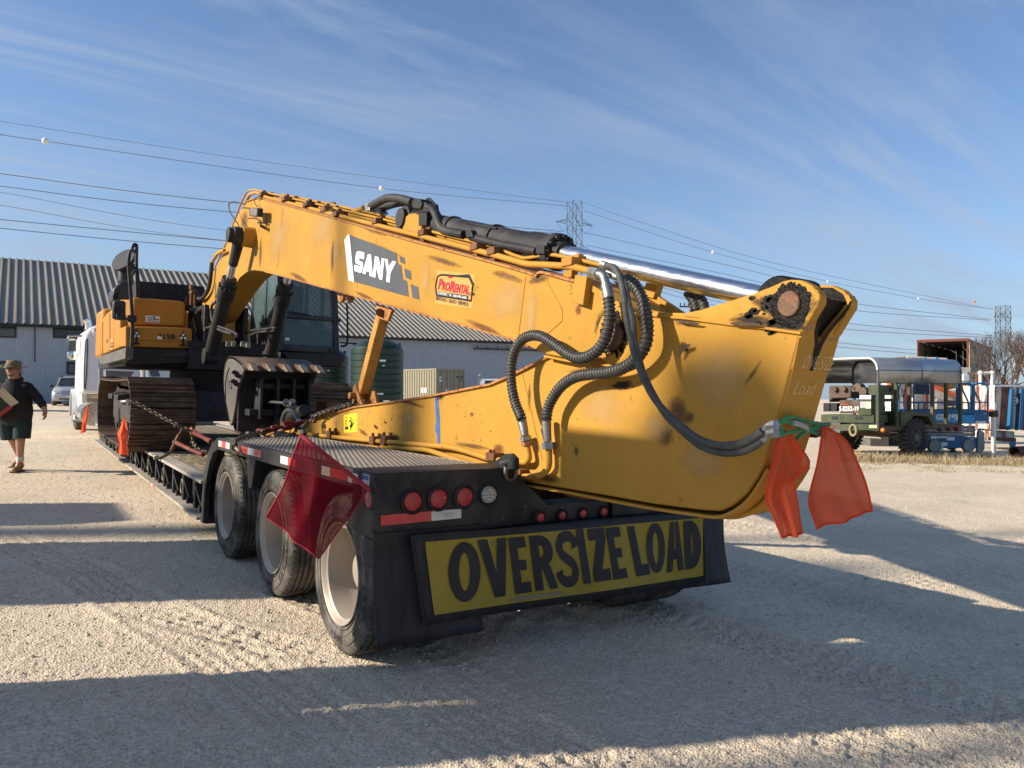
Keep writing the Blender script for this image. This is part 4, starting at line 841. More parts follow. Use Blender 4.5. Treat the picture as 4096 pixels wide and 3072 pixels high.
g.tube(PP('M', [(555, 880), (597, 945), (555, 1020)], x=XA-.003), .006, 5); g.tube(PP('M', [(555, 920), (578, 950), (560, 985)], x=XA-.003), .012, 5); flat(g, PP('M', [(497, 988), (535, 983), (535, 1015), (500, 1020)], x=XA-.003)); g.build('warning_pictogram', DBK, dk)
g = MB(); qtext(g, 'WARNING', PP('M', [(628, 850), (628, 1030), (612, 1035), (612, 855)], x=XA-.003), .02); g.build('warning_word', DRD, dk)
# chalk writing on the rear plate
g = MB(); sc_ = lambda a, b: P(2600+a*.4822, 950+b*.4822, y=None, x=None, d=None) if False else None
def chalk(s, x0, x1, t0, t1):
    vs, fs = glyphs(s, -.028, .2); xs = [v[0] for v in vs]; ys = [v[1] for v in vs]
    g.add([rp_(x0+(x1-x0)*(v[0]-min(xs))/(max(xs)-min(xs)), t0+(t1-t0)*(v[1]-min(ys))/(max(ys)-min(ys)), .014) for v in vs], fs)
chalk('OVE SIZE', XA+.035, XA+WA-.02, .66, .78); chalk('Load', XA+.03, XA+.17, .42, .54); g.build('chalk_writing', CHK, ARM)
ST_G = stain_mat('grease_halo', (.02, .012, .008), 1., 2.6); ST_R = stain_mat('rust_bleed', (.16, .06, .02), .8, 3.5); ST_L = stain_mat('sun_bleached_patch', (.50, .33, .13), .55, 2.0); ST_D = stain_mat('grime_patch', (.10, .06, .03), .7, 3.2); ST_V = stain_mat('run_down_grime', (.13, .07, .03), .7, 4., stretch=(1, 5, .7))
_disc = MB().add([(0, math.cos(a), math.sin(a)) for a in np.linspace(0, 2*PI, 29)[:-1]], [tuple(range(27, -1, -1))])
_dm = {}
_off = [0]
def stn(k, a, b, x, ry, rz, m, parent, tilt=0.):
    if m.name not in _dm: _dm[m.name] = _disc.mesh('grime_stain', m)
    _off[0] += 1; p = Pm_(k, a, b, x); M = Matrix.Translation((x-.0006-.00004*_off[0], p.y, p.z))@Matrix.Rotation(tilt, 4, 'X')@Matrix.Diagonal((1, ry, rz, 1)); o = inst(_dm[m.name], 'grime_stain', parent, M); return o
def Pm_(k, a, b, x): o = ZO[k]; return P(o[0]+a*o[2], o[1]+b*o[2], x=x)
for a, b, ry, rz, m, t in ((1160, 560, .22, .12, ST_G, 0), (1000, 560, .16, .07, ST_G, .3), (850, 690, .22, .05, ST_G, .1), (300, 690, .16, .04, ST_D, .05), (280, 910, .06, .04, ST_G, .5), (220, 1400, .10, .09, ST_V, 0), (330, 1490, .05, .05, ST_D, 0), (1150, 730, .2, .05, ST_G, .1), (850, 1130, .12, .02, ST_D, -.9), (120, 720, .03, .05, ST_L, 0)): stn('H', a, b, XA-.0007, ry, rz, m, ARM, t)
for a, b, ry, rz, m, t in ((1130, 1060, .13, .10, ST_V, .2), (1050, 1170, .10, .08, ST_V, 0), (1000, 1120, .16, .14, ST_L, 0), (820, 885, .15, .045, ST_G, .0), (560, 1250, .04, .05, ST_D, 0), (130, 1240, .12, .06, ST_R, 0), (560, 1500, .3, .025, ST_R, .0), (300, 950, .03, .14, ST_R, 0), (700, 1000, .35, .2, ST_L, 0), (1350, 850, .3, .3, ST_L, .3), (400, 1400, .2, .05, ST_D, 0), (600, 820, .25, .05, ST_D, 0), (1250, 1300, .25, .15, ST_L, 0)): stn('D', a, b, XA-.0007, ry, rz, m, ARM, t)
for a, b, ry, rz, m, t in ((1060, 1110, .14, .05, ST_G, 0), (420, 1060, .14, .06, ST_R, 0), (900, 1130, .2, .06, ST_D, 0), (700, 1050, .2, .04, ST_D, .2), (1550, 650, .12, .05, ST_G, 0), (1200, 720, .5, .03, ST_R, .1), (400, 900, .2, .12, ST_L, 0), (1200, 900, .3, .1, ST_L, 0), (840, 990, .09, .03, ST_G, .3), (945, 940, .05, .02, ST_G, .3), (1900, 850, .05, .03, ST_D, 0), (1900, 1200, .4, .03, ST_D, 0), (400, 980, .02, .12, ST_R, 0)): stn('M', a, b, XA-.0007, ry, rz, m, ARM, t)
for a, b, ry, rz, m, t in ((300, 450, 1.0, .05, ST_R, .27), (750, 545, .5, .04, ST_V, .27), (1150, 640, .35, .04, ST_R, .27), (1350, 660, .2, .05, ST_D, 0), (1000, 965, .4, .04, ST_R, .27), (250, 765, .4, .035, ST_R, .27), (1300, 900, .12, .3, ST_L, .2), (1750, 950, .12, .14, ST_G, 0), (1600, 850, .05, .06, ST_R, 0), (1850, 1060, .16, .10, ST_G, 0), (1150, 800, .35, .25, ST_L, 0), (60, 500, .3, .2, ST_L, 0), (640, 650, .12, .3, ST_L, 0)): stn('C', a, b, XB-.0007, ry, rz, m, BOOM, t)
for a, b, ry, rz, m, t in ((330, 430, .35, .25, ST_V, 0), (500, 760, .12, .35, ST_V, 0), (430, 600, .2, .22, ST_D, 0), (700, 600, .7, .5, ST_L, 0), (1150, 500, .6, .35, ST_L, 0), (900, 1015, .6, .05, ST_R, .27), (1700, 520, .5, .06, ST_R, .27), (560, 450, .1, .14, ST_D, 0), (1250, 800, .08, .3, ST_V, 0)): stn('T', a, b, XB-.0007, ry, rz, m, BOOM, t)
# hard lines on the arm
def apipe(name, segs, x, r, m=YEL):
    pts = [P(ZO[k][0]+a*ZO[k][2], ZO[k][1]+b*ZO[k][2], x=x) for k, a, b in segs]; sp = []
    for i, p in enumerate(pts):
        if i in (0, len(pts)-1): sp.append(p); continue
        a = (pts[i-1]-p); b = (pts[i+1]-p); e = min(.08, a.length*.4, b.length*.4); a.normalize(); b.normalize()
        for t in (0, .25, .5, .75, 1): sp.append((p+a*e)*(1-t)**2+p*2*t*(1-t)+(p+b*e)*t*t)
    MB().tube(sp, r, 14).build(name, m, ARM)
apipe('hydraulic_pipe', [('M', 95, 1070), ('M', 420, 1105), ('M', 900, 1150), ('M', 1300, 1180), ('M', 1680, 1215), ('M', 1860, 1265), ('M', 2120, 1350), ('D', 230, 1310), ('D', 285, 1312), ('D', 300, 1290), ('D', 288, 1215)], XA-.05, .020)
apipe('hydraulic_pipe', [('M', 900, 1210), ('M', 1400, 1240), ('D', 130, 1375), ('D', 280, 1395), ('D', 370, 1385), ('D', 410, 1340), ('D', 408, 1240)], XA-.045, .020)
for a, b in ((400, 1085), (885, 1150), (1010, 1145)): p = P(1200+a*.3617, 1350+b*.3617, x=XA); MB().box(XA-.085, XA, p.y-.05, p.y+.05, p.z-.03, p.z+.045).cyl(p+Vector((-.06, .02, .045)), p+Vector((-.06, .02, .075)), .014, n=8).cyl(p+Vector((-.02, -.02, .045)), p+Vector((-.02, -.02, .075)), .014, n=8).build('pipe_clamp', CLM, ARM, bev=.006)
p = P(1900+140*.7232, 900+1275*.7232, x=XA); MB().box(XA-.085, XA, p.y-.05, p.y+.05, p.z-.03, p.z+.02).cyl(p+Vector((-.06, .03, .02)), p+Vector((-.06, .03, .04)), .012, n=8).cyl(p+Vector((-.06, -.01, .02)), p+Vector((-.06, -.01, .04)), .012, n=8).build('pipe_clamp', CLM, ARM, bev=.006)
p = P(1900+275*.7232, 900+1365*.7232, x=XA); MB().box(XA-.07, XA, p.y-.05, p.y+.05, p.z-.02, p.z+.02).build('pipe_clamp', CLM, ARM, bev=.004)
wl = MB()
for seg in ([('D', 262, 820), ('D', 300, 980), ('D', 340, 1160), ('D', 372, 1300)], [('H', 1240, 830), ('H', 1170, 1160), ('H', 1080, 1480)], [('H', 150, 770), ('H', 130, 900), ('H', 80, 1010), ('H', 0, 1100)], [('M', 385, 850), ('M', 410, 1040)]): wl.tube(spline([P(ZO[k][0]+a*ZO[k][2], ZO[k][1]+b*ZO[k][2], x=XA-.001) for k, a, b in seg], 4), .003, 6)
wl.build('weld_bead', YEL2, ARM)['kind'] = 'stuff'
# pipes wrapping under the arm heel
apipe('hydraulic_pipe', [('G', 1240, 497), ('G', 1330, 505), ('G', 1450, 508), ('G', 1530, 480), ('G', 1615, 420), ('G', 1650, 330)], XA+.08, .013)
apipe('hydraulic_pipe', [('G', 1400, 500), ('G', 1500, 497), ('G', 1600, 440), ('G', 1660, 330)], XA+.16, .013)
# hoses between boom and arm
hx = XB-.09
MB().cyl(P(1900+645*.7232, 900+262*.7232, x=hx+.05), P(1900+690*.7232, 900+272*.7232, x=hx+.02), .034, n=6).build('hose_nut', STL, BOOM)
MB().tube(spline(PP('D', [(685, 272), (710, 282), (722, 320), (728, 345)], x=hx), 4), .024, 12).build('hose_elbow', STL, BOOM)
MB().tube(PP('D', [(726, 330), (735, 370), (740, 402)], x=hx), .031, 12).build('hose_ferrule', STL, BOOM)
ribhose(PP('D', [(740, 400), (745, 500), (730, 600), (690, 680), (630, 725), (570, 735), (510, 710), (440, 660), (370, 618), (310, 612), (255, 640), (215, 710), (200, 800), (205, 900), (225, 990), (250, 1050), (258, 1075)], x=hx-.02), .027, 'guarded_hose', HOS, BOOM, .017, .2)
MB().tube(PP('D', [(257, 1070), (268, 1120), (276, 1165)], x=hx+.0), [.029, .027, .024], 12).build('hose_ferrule', STL, BOOM); MB().cyl(*PP('D', [(278, 1168), (283, 1198)], x=XA-.055), .036, n=6).build('hose_nut', STL, BOOM); MB().cyl(*PP('D', [(284, 1200), (286, 1222)], x=XA-.055), .032, n=6).build('pipe_nut', YRU, BOOM)
MB().tube(spline(PP('D', [(735, 265), (780, 285), (830, 300)], x=hx+.1), 4), .022, 10).build('hose_elbow', STL, BOOM)
ribhose(PP('D', [(830, 295), (880, 330), (920, 400), (945, 480), (955, 570), (945, 660), (900, 730), (830, 785), (740, 815), (640, 825), (560, 840), (490, 880), (440, 940), (405, 1010), (395, 1080)], x=hx+.03), .027, 'guarded_hose', HOS, BOOM, .017, .2)
MB().tube(PP('D', [(395, 1075), (396, 1130), (402, 1200)], x=XA-.06), [.029, .027, .024], 12).build('hose_ferrule', STL, BOOM); MB().cyl(*PP('D', [(405, 1203), (407, 1240)], x=XA-.05), .042, n=6).build('hose_nut', STL, BOOM)
for off, ex in ((0, 0), (16, -14)):
    o = MB().tube(resample(spline(PP('D', [(725, 225), (775, 240+off/2), (810+off, 320), (828+off, 420), (840+off*2, 520), (865+off, 640), (885+off, 720), (925+off*.6, 830), (985+off*.5, 950), (1060, 1040+off), (1150, 1120+off*1.4), (1250, 1190+off*2), (1370, 1220+off*2.5), (1480, 1205+off*3.0), (1560, 1165+off*3), (1590, 1140+off*3)], x=hx-.10-ex*.001), 10), .02), .0165, 10).build('braided_hose', HOS2, BOOM)
    MB().tube(PP('D', [(700, 222+ex*.5), (730, 226)], x=hx-.06), .019, 8).build('hose_ferrule', STL, BOOM)
    MB().tube(spline(PP('D', [(1585, 1145+off*3), (1605, 1130+off*3), (1625, 1108+off*2.6), (1665, 1108+off*2.6)], x=hx-.08), 3), [.02]*3+[.014]*7, 10).build('hose_elbow', STL, BOOM); MB().cyl(*PP('D', [(1640, 1112+off*2.6), (1668, 1106+off*2.6)], x=hx-.08), .022, n=6).build('hose_nut', STL, BOOM)
for o_ in (0, 45): ribhose(PP('D', [(1180+o_, 375), (1205+o_, 410), (1222+o_, 450), (1225+o_, 495)], x=XA+WA-.03), .024, 'guarded_hose', HOS, BOOM, .017, .15)
MB().prism(PP('D', [(945, 320), (1010, 325), (985, 405), (930, 390)], x=XB+WB-.05), (.05, 0, 0)).prism(PP('D', [(760, 310), (930, 340), (1160, 495), (1000, 490)], x=XB+WB-.03), (.03, 0, 0)).build('far_pipe_bracket', YEL, BOOM)
# transport strut
YST = mat('chipped_yellow_strut', (.46, .225, .04), .6, var=.25, scale=4, bump=.2, rust=.26, rscale=9, rcol=(.05, .03, .02))
t0, t1 = P(1534, 1252, x=XB+.18), P(1447, 1592, x=XB+.18); MB().bar(t0, t0.lerp(t1, .93), .10, .10, up=(0, 1, 0)).build('transport_strut', YST, BOOM, bev=.008)
tp1 = t0.lerp(t1, .9)
MB().prism([t1+Vector((-.07, dy_, dz_)) for dy_, dz_ in ((.08, -.06), (.06, .1), (.0, .14), (-.06, .06), (-.18, -.06))], (.03, 0, 0)).prism([t1+Vector((.04, dy_, dz_)) for dy_, dz_ in ((.08, -.06), (.06, .1), (.0, .14), (-.2, .06), (-.26, -.04))], (.03, 0, 0)).cyl(t1+Vector((-.13, 0, .02)), t1+Vector((.1, 0, .02)), .035, n=14).build('strut_foot', YRU, ARM, bev=.004)
for s in (-.09, .06): MB().prism(PP('C', [(318, 815), (425, 850), (415, 870), (395, 925), (330, 905)], x=XB+.18+s), (.03, 0, 0)).build('strut_lug', YRU, BOOM, bev=.004)
MB().cyl(P(1300+345*.6329, 700+868*.6329, x=XB+.05), P(1300+345*.6329, 700+868*.6329, x=XB+.3), .035, n=14).build('strut_pin', RUS, BOOM)
# bucket cylinder lying on the arm
bc0, bc1 = P(1010, 1695, x=2.84), P(1205, 1618, x=2.84)
# ------------------------------------------------------------------ bucket and linkage
BK = bpy.data.objects.new('bucket', None); COL.objects.link(BK); BK.location = (2.8, 9.6, 1.2); attach(BK, EX)
sideo = [(285, 838), (262, 880), (245, 960), (238, 1060), (242, 1180), (255, 1270), (280, 1400), (300, 1510), (310, 1540), (330, 1500), (360, 1330), (380, 1160), (410, 1080), (440, 990), (455, 950), (430, 905), (390, 865), (340, 832), (310, 828)]
XK, WK = 2.34, .93
sp0 = PP('J', sideo, x=XK)
for s in (0, WK-.03): MB().prism([p+Vector((s, 0, 0)) for p in sp0], (.03, 0, 0)).build('side_plate', mat('worn_bucket_paint', (.13, .12, .11), .5, .2, var=.4, scale=3, bump=.3, dust=.35, dcol=(.22, .2, .17)), BK, bev=.006)
shell = [sp0[i] for i in (14, 15, 16, 17, 18, 0, 1, 2, 3, 4, 5, 6, 7)]
WBK = mat('worn_bucket_shell', (.11, .07, .045), .45, .3, var=.4, scale=4, bump=.3, rust=.15, dust=.3, dcol=(.2, .15, .1))
vs = []; 
for p in shell: vs += [p, p+Vector((WK, 0, 0))]
o = MB().add(vs, [(2*i, 2*i+1, 2*i+3, 2*i+2) for i in range(len(shell)-1)]).build('shell', WBK, BK); o.modifiers.new('s', 'SOLIDIFY').thickness = .03
for k in range(5):                                  # tooth adapters and teeth
    x = XK+.03+k*(WK-.12)/4; q = sp0[14]
    MB().hexa([Vector((x, q.y+.10, q.z+.02)), Vector((x+.085, q.y+.10, q.z+.02)), Vector((x+.075, q.y-.08, q.z-.02)), Vector((x+.01, q.y-.08, q.z-.02)), Vector((x, q.y+.12, q.z+.08)), Vector((x+.085, q.y+.12, q.z+.08)), Vector((x+.07, q.y-.06, q.z+.055)), Vector((x+.015, q.y-.06, q.z+.055))]).build('tooth_adapter', WBK, BK, bev=.006)
    MB().hexa([Vector((x-.004, q.y-.06, q.z-.028)), Vector((x+.089, q.y-.06, q.z-.028)), Vector((x+.083, q.y-.24, q.z-.035)), Vector((x+.002, q.y-.24, q.z-.035)), Vector((x+.004, q.y-.05, q.z+.07)), Vector((x+.081, q.y-.05, q.z+.07)), Vector((x+.08, q.y-.24, q.z-.02)), Vector((x+.005, q.y-.24, q.z-.02))]).build('tooth', mat('tooth_steel', (.24, .2, .15), .45, .5, var=.4, scale=9, bump=.4, rust=.15), BK, bev=.006)
for k, (a, b) in enumerate(((352, 995), (382, 1025), (340, 1085), (365, 1110))): MB().bar(P(800+(a-18)*.3918, 1100+b*.3918, x=XK-.015), P(800+(a+18)*.3918, 1100+(b+2)*.3918, x=XK-.015), .03, .03).cyl(P(800+a*.3918, 1100+b*.3918, x=XK), P(800+a*.3918, 1100+b*.3918, x=XK-.05), .03, n=8).build('cutter_bolt', BLK, BK)
MB().tube(PP('J', [(300, 950), (275, 1010), (260, 1100), (262, 1270)], x=XK-.004), .006, 5).tube(PP('J', [(300, 1085), (318, 1100), (322, 1150), (316, 1165), (302, 1140), (296, 1105)], x=XK-.004), .005, 5, closed=True).build('weld_outline', GRS, BK)
yi = sp0[14].y
for k in range(4): MB().box(XK+.2+k*.2, XK+.235+k*.2, yi+.02, yi+.42, 1.12, 1.62).build('shin_guard', BLK, BK, bev=.006)
MB().box(XK+.03, XK+WK-.03, yi+.35, yi+.42, .95, 1.72).build('bucket_back', BLK, BK)
MB().box(XK+.1, XK+WK-.1, yi+.1, yi+.42, 1.16, 1.24).build('cross_plate', BLK, BK)
for x in (2.56, 3.05): 
    MB().prism(PP('J', [(540, 1100), (600, 1110), (605, 1150), (520, 1390), (480, 1400), (460, 1370), (480, 1300)], x=x), (.05, 0, 0)).build('side_link', BLK2, BK, bev=.006)
for a, b in ((570, 1130), (480, 1365)): c = P(800+a*.3918, 1100+b*.3918, x=2.52); MB().lathe([(0, .065), (.03, .065), (.04, .05), (.04, .04), (.01, .035)], c+Vector((.04, 0, 0)), (-1, 0, 0), 20).cyl(c+Vector((.04, 0, 0)), c+Vector((.6, 0, 0)), .045, n=14).build('link_pin', BLK2, BK)
MB().prism(PP('J', [(500, 1400), (530, 1390), (520, 1590), (480, 1640), (455, 1620)], x=2.6), (.4, 0, 0)).build('arm_tip_link', BLK2, BK, bev=.01)
slab(PP('J', [(500, 1500), (520, 1530), (512, 1590), (480, 1635), (468, 1610)], x=2.595), (-1, 0, 0), .004).build('bright_scrape', STL, BK)
MB().cyl(P(1090, 1700, x=2.83), P(1215, 1638, x=2.83), .06, n=20).cyl(P(1060, 1712, x=2.83), P(1092, 1698, x=2.83), .03, n=14).build('bucket_cylinder', BLK2, ARM, bev=.004)
blk('V', [(1280, 100), (1300, 30), (1330, 90), (1430, 140), (1440, 220), (1280, 220)], 2.8, .12, 'cylinder_mount', BLK2, ARM)
for a in (1290, 1380): MB().cyl(P(780+a*.2803, 1600+60*.2803, x=2.8), P(780+(a+15)*.2803, 1600+10*.2803, x=2.8), .04, n=6).build('hose_nut', STL, ARM)
MB().tube(spline(PP('V', [(960, 380), (925, 310), (905, 220), (930, 120), (1000, 55), (1100, 30), (1280, 45)], x=2.66), 6), .017, 8).build('braided_hose', HOS2, ARM)
ribhose(PP('V', [(1255, 500), (1250, 350), (1270, 220), (1320, 150), (1390, 160), (1440, 220), (1480, 300)], x=2.62), .026, 'guarded_hose', HOS2, ARM, .022, .1)
MB().tube(PP('V', [(1480, 300), (1515, 370), (1560, 490)], x=2.62), [.03, .024, .026], 10).build('hose_ferrule', STL, ARM)
# ------------------------------------------------------------------ crawler tracks
def track(x0, x1, y0, y1, zb, zt_, shift):
    T = bpy.data.objects.new('crawler_track', None); COL.objects.link(T); T.location = ((x0+x1)/2, (y0+y1)/2, zb); attach(T, EX)
    r = (zt_-zb)/2; L = (y1-y0)-2*r; per = 2*L+2*PI*r; n = 49; pitch = per/n
    sh = MB(); w2 = (x1-x0)/2; hp = pitch*.49
    prof = [(-hp, -.012), (hp, -.012), (hp, .004), (hp-.012, .042), (hp-.024, .042), (hp-.034, .006), (.018, .006), (.007, .036), (-.007, .036), (-.018, .006), (-hp+.034, .006), (-hp+.024, .042), (-hp+.012, .042), (-hp, .004)]
    sh.prism([(-w2, a, b) for a, b in prof], (2*w2, 0, 0)); sh.box(-.12, -.07, -hp*.95, hp*.95, -.1, -.013); sh.box(.07, .12, -hp*.95, hp*.95, -.1, -.013)
    for bx in (-.16, .16):
        for by in (-.035, .035): sh.cyl((bx, by, .006), (bx, by, .02), .014, n=6)
    me = sh.mesh('track_shoe', TRK)
    for k in range(n):
        s = (k+shift)*pitch % per
        if s < L: y, z, a = y0+r+s, zt_, 0
        elif s < L+PI*r: t = (s-L)/r; y, z, a = y1-r+math.sin(t)*r, zb+r+math.cos(t)*r, -t
        elif s < 2*L+PI*r: y, z, a = y1-r-(s-L-PI*r), zb, PI
        else: t = (s-2*L-PI*r)/r; y, z, a = y0+r-math.sin(t)*r, zb+r-math.cos(t)*r, PI-t
        sag = -.02*math.sin(PI*s/L) if s < L else 0
        inst(me, 'track_shoe', T, Matrix.Translation(((x0+x1)/2+random.uniform(-.004, .004), y, z+sag))@Matrix.Rotation(a, 4, 'X')@Matrix.Rotation(random.uniform(-.02, .02), 4, 'X'))
    ins = x0+.22, x1-.22
    f = MB(); f.box(x0+.18, x1-.18, y0+.75, y1-.8, zb+.3, zb+.72); f.prism([(x0+.14, y0+.75, zb+.72), (x0+.14, y1-.8, zb+.72), (x0+.30, y1-.8, zb+.82), (x0+.30, y0+.75, zb+.82)], (.3, 0, 0)); f.build('track_frame', UND, T, bev=.012)
    for yy in (y0+r, y1-r): MB().lathe([(-.16, .36), (-.15, .40), (-.09, .40), (-.08, .35), (.08, .35), (.09, .40), (.15, .40), (.16, .36), (.14, .15), (.17, .12), (.17, .001)], ((x0+x1)/2, yy, zb+r), (-1, 0, 0), 28).build('idler_wheel', UND, T)
    for k in range(8): MB().lathe([(-.2, .05), (-.17, .05), (-.17, .1), (.17, .1), (.17, .05), (.2, .05), (.2, .001)], ((x0+x1)/2, y0+.95+k*.38, zb+.17), (-1, 0, 0), 14).build('track_roller', UND, T)
    for yy in (y0+1.3, y0+2.1): MB().hexa([Vector(q) for q in ((x0-.02, yy, zb+.66), (x0+.2, yy, zb+.7), (x0+.2, yy+.5, zb+.7), (x0-.02, yy+.5, zb+.66), (x0-.02, yy, zb+.74), (x0+.2, yy, zb+.78), (x0+.2, yy+.5, zb+.78), (x0-.02, yy+.5, zb+.74))]).build('step_plate', BLK2, T, bev=.01)
    return T
track(1.37, 2.21, 11.35, 15.9, LZ+.02, 1.56, .3); track(3.78, 4.62, 11.35, 15.9, LZ+.02, 1.56, .1)
CB = MB(); CB.box(2.3, 3.7, 12.6, 14.9, 1.0, 1.42); CB.prism([(2.22, 12.2, .95), (3.78, 12.2, .95), (3.78, 12.5, 1.4), (2.22, 12.5, 1.4)], (0, 2.8, 0)); CB.build('car_body', UND, EX, bev=.02)
MB().cyl((3.0, 13.7, 1.42), (3.0, 13.7, 1.52), .78, n=48).cyl((3.0, 13.7, 1.52), (3.0, 13.7, 1.60), .7, n=48).cyl((3.0, 13.7, 1.60), (3.0, 13.7, 1.72), .76, n=48).build('swing_ring', UND, EX)
g = MB()
for k in range(40): a = 2*PI*k/40; g.cyl((3+.73*math.cos(a), 13.7+.73*math.sin(a), 1.72), (3+.73*math.cos(a), 13.7+.73*math.sin(a), 1.745), .014, n=6)
g.build('ring_bolts', BLK2, EX)['kind'] = 'stuff'
# ------------------------------------------------------------------ upper body
UB = bpy.data.objects.new('upper_body', None); COL.objects.link(UB); UB.location = (3.0, 13.7, 1.74); attach(UB, EX)
MB().box(1.45, 4.5, 12.75, 16.9, 1.76, 1.98).box(2.3, 3.7, 12.5, 14.2, 1.74, 2.2).build('revolving_frame', BLK, UB, bev=.02)
yf = 12.6
def fq(k, pts, y): return PP(k, pts, y=y)
q = fq('I', [(830, 1175), (1655, 1195), (1720, 1215), (1730, 1475), (838, 1452)], yf); MB().prism(q, (0, .8, 0)).build('tool_box', YEL2, UB, bev=.02)
q = fq('I', [(895, 1190), (1655, 1215), (1655, 1385), (895, 1360)], yf-.012); MB().prism(q, (0, .014, 0)).build('tool_box_lid', YEL2, UB, bev=.008)
q = fq('I', [(930, 800), (960, 795), (1560, 842), (1615, 855), (1628, 900), (1628, 1185), (935, 1160)], yf+.25); MB().prism(q, (0, .9, 0)).build('fuel_tank', YEL2, UB, bev=.03)
q = [P(250+a*.3013, 950+b*.3013, x=1.45) for a, b in ((752, 1200), (752, 1465), (838, 1455), (830, 1172))]
MB().hexa([q[1], q[1]+Vector((.3, 0, 0)), q[1]+Vector((.3, .6, 0)), q[1]+Vector((0, .6, 0)), q[0], q[0]+Vector((.3, 0, 0)), q[0]+Vector((.3, .6, 0)), q[0]+Vector((0, .6, 0))]) 
xs_ = fq('I', [(838, 1300)], yf)[0].x
xs2 = fq('I', [(752, 1465)], yf+.26)[0].x; zb_ = fq('I', [(838, 1452)], yf)[0].z; zt2 = fq('I', [(830, 1175)], yf)[0].z; zt3 = fq('I', [(930, 800)], yf+.25)[0].z
MB().prism([(xs_+.01, yf+.02, zb_), (xs2+.006, yf+.26, zb_), (xs2+.006, yf+.8, zb_), (xs_+.2, yf+.8, zb_)], (0, 0, zt2-zb_-.01)).build('tool_box_side', YEL2, UB, bev=.02)
MB().prism([(xs_+.11, yf+.27, zt2), (xs2+.01, yf+.5, zt2), (xs2+.01, yf+1.2, zt2), (xs_+.3, yf+1.2, zt2)], (0, 0, zt3-zt2-.02)).build('fuel_tank_side', YEL2, UB, bev=.03)
sd = PP('I', [(752, 1468), (515, 1562), (518, 1110), (540, 1060), (580, 1005), (655, 948), (752, 915)], x=xs2)
MB().prism(sd, (1.0, 0, 0)).build('side_panel', YEL2, UB, bev=.03)
ycw = max(p.y for p in sd)
for a in (535, 632): 
    p0, p1 = PP('I', [(a, 1120 if a < 600 else 1010), (a, 1548 if a < 600 else 1510)], x=xs2-.002); MB().bar(p0, p1, .012, .012).build('door_gap', BLK, UB)
MB().box(xs2, 4.5, ycw, ycw+1.1, 1.95, zt3+.05).build('counterweight', YEL2, UB, bev=.08)
sk = PP('I', [(838, 1458), (470, 1585), (500, 1680), (560, 1680), (830, 1610)], x=xs2-.06)
MB().prism(sk, (.1, 0, 0)).build('side_skirt', mat('scuffed_grey_skirt', (.10, .098, .092), .5, .1, var=.35, scale=3, bump=.2, dust=.4), UB, bev=.01)
MB().prism(fq('A', [(790, 855), (1260, 870), (1260, 955), (850, 965), (800, 945)], yf-.03), (0, .5, 0)).build('front_skirt', BLK, UB, bev=.02)
MB().prism(fq('A', [(1015, 880), (1205, 882), (1205, 908), (1018, 905)], yf-.05), (0, .03, 0)).build('step_bar', BLK2, UB, bev=.004)
for a in (900, 912, 925, 938, 950): MB().prism(fq('A', [(a, 870), (a+6, 870), (a+6, 920), (a, 920)], yf-.04), (0, .02, 0)).build('vent_slat', BLK2, UB)
# latches
for a, b in ((985, 1300), (1602, 1325)):
    m = MB(); m.prism(fq('I', [(a-42, b-20), (a-8, b-60), (a, b-95), (a+8, b-60), (a+45, b-20), (a+42, b+25), (a-40, b+20)], yf-.03), (0, .03, 0)); m.prism(fq('I', [(a-12, b+20), (a+12, b+22), (a+14, b+110), (a-12, b+108)], yf-.03), (0, .03, 0)); m.prism(fq('I', [(a-45, b+95), (a+42, b+97), (a+42, b+118), (a-45, b+116)], yf-.025), (0, .02, 0)); lt = m.build('latch', BLK, UB, bev=.004)
    g = MB()
    for c_ in ((a-25, b+8), (a+27, b+10), (a, b-30)): p = fq('I', [c_], yf-.032)[0]; g.cyl(p, p+Vector((0, -.008, 0)), .02, n=8)
    g.build('latch_rivets', DWH, lt)
g = MB(); qtext(g, '215B', fq('I', [(1270, 1345), (1500, 1355), (1500, 1285), (1270, 1275)], yf-.017), .04); g.build('model_number', DBK, UB)
MB().prism(fq('I', [(1255, 1310), (1318, 1318), (1318, 1352), (1255, 1348)], yf-.019), (0, .001, 0)).build('torn_sticker', DWH, UB)
k_ = MB().prism(fq('I', [(1103, 1035), (1294, 1048), (1292, 1145), (1102, 1133)], yf+.246), (0, .003, 0)).build('dealer_sticker', DWH, UB)
g = MB()
for s, a, b, c_, d in (('Texas', 1115, 1195, 1048, 1064), ('State', 1125, 1195, 1071, 1087), ('Equipment', 1128, 1280, 1094, 1114)): qtext(g, s, fq('I', [(a, d+(a-1103)*.06), (b, d+(b-1103)*.06), (b, c_+(b-1103)*.06), (a, c_+(a-1103)*.06)], yf+.243), .04)
g.build('sticker_lettering', DBK, k_)
MB().prism(fq('I', [(1205, 1048), (1230, 1050), (1230, 1095), (1205, 1093)], yf+.242), (0, .001, 0)).build('sticker_star_field', BLU, k_); g = MB(); flat(g, fq('I', [(1102, 1118), (1292, 1130), (1292, 1145), (1102, 1133)], yf+.242)); flat(g, fq('I', [(1230, 1078), (1285, 1080), (1285, 1096), (1230, 1095)], yf+.242)); g.build('sticker_red', TRED, k_)
g = MB(); qtext(g, '817-568-0099', fq('I', [(1125, 1131), (1275, 1141), (1275, 1131), (1125, 1121)], yf+.2405), .02); g.build('sticker_phone', DWH, k_)
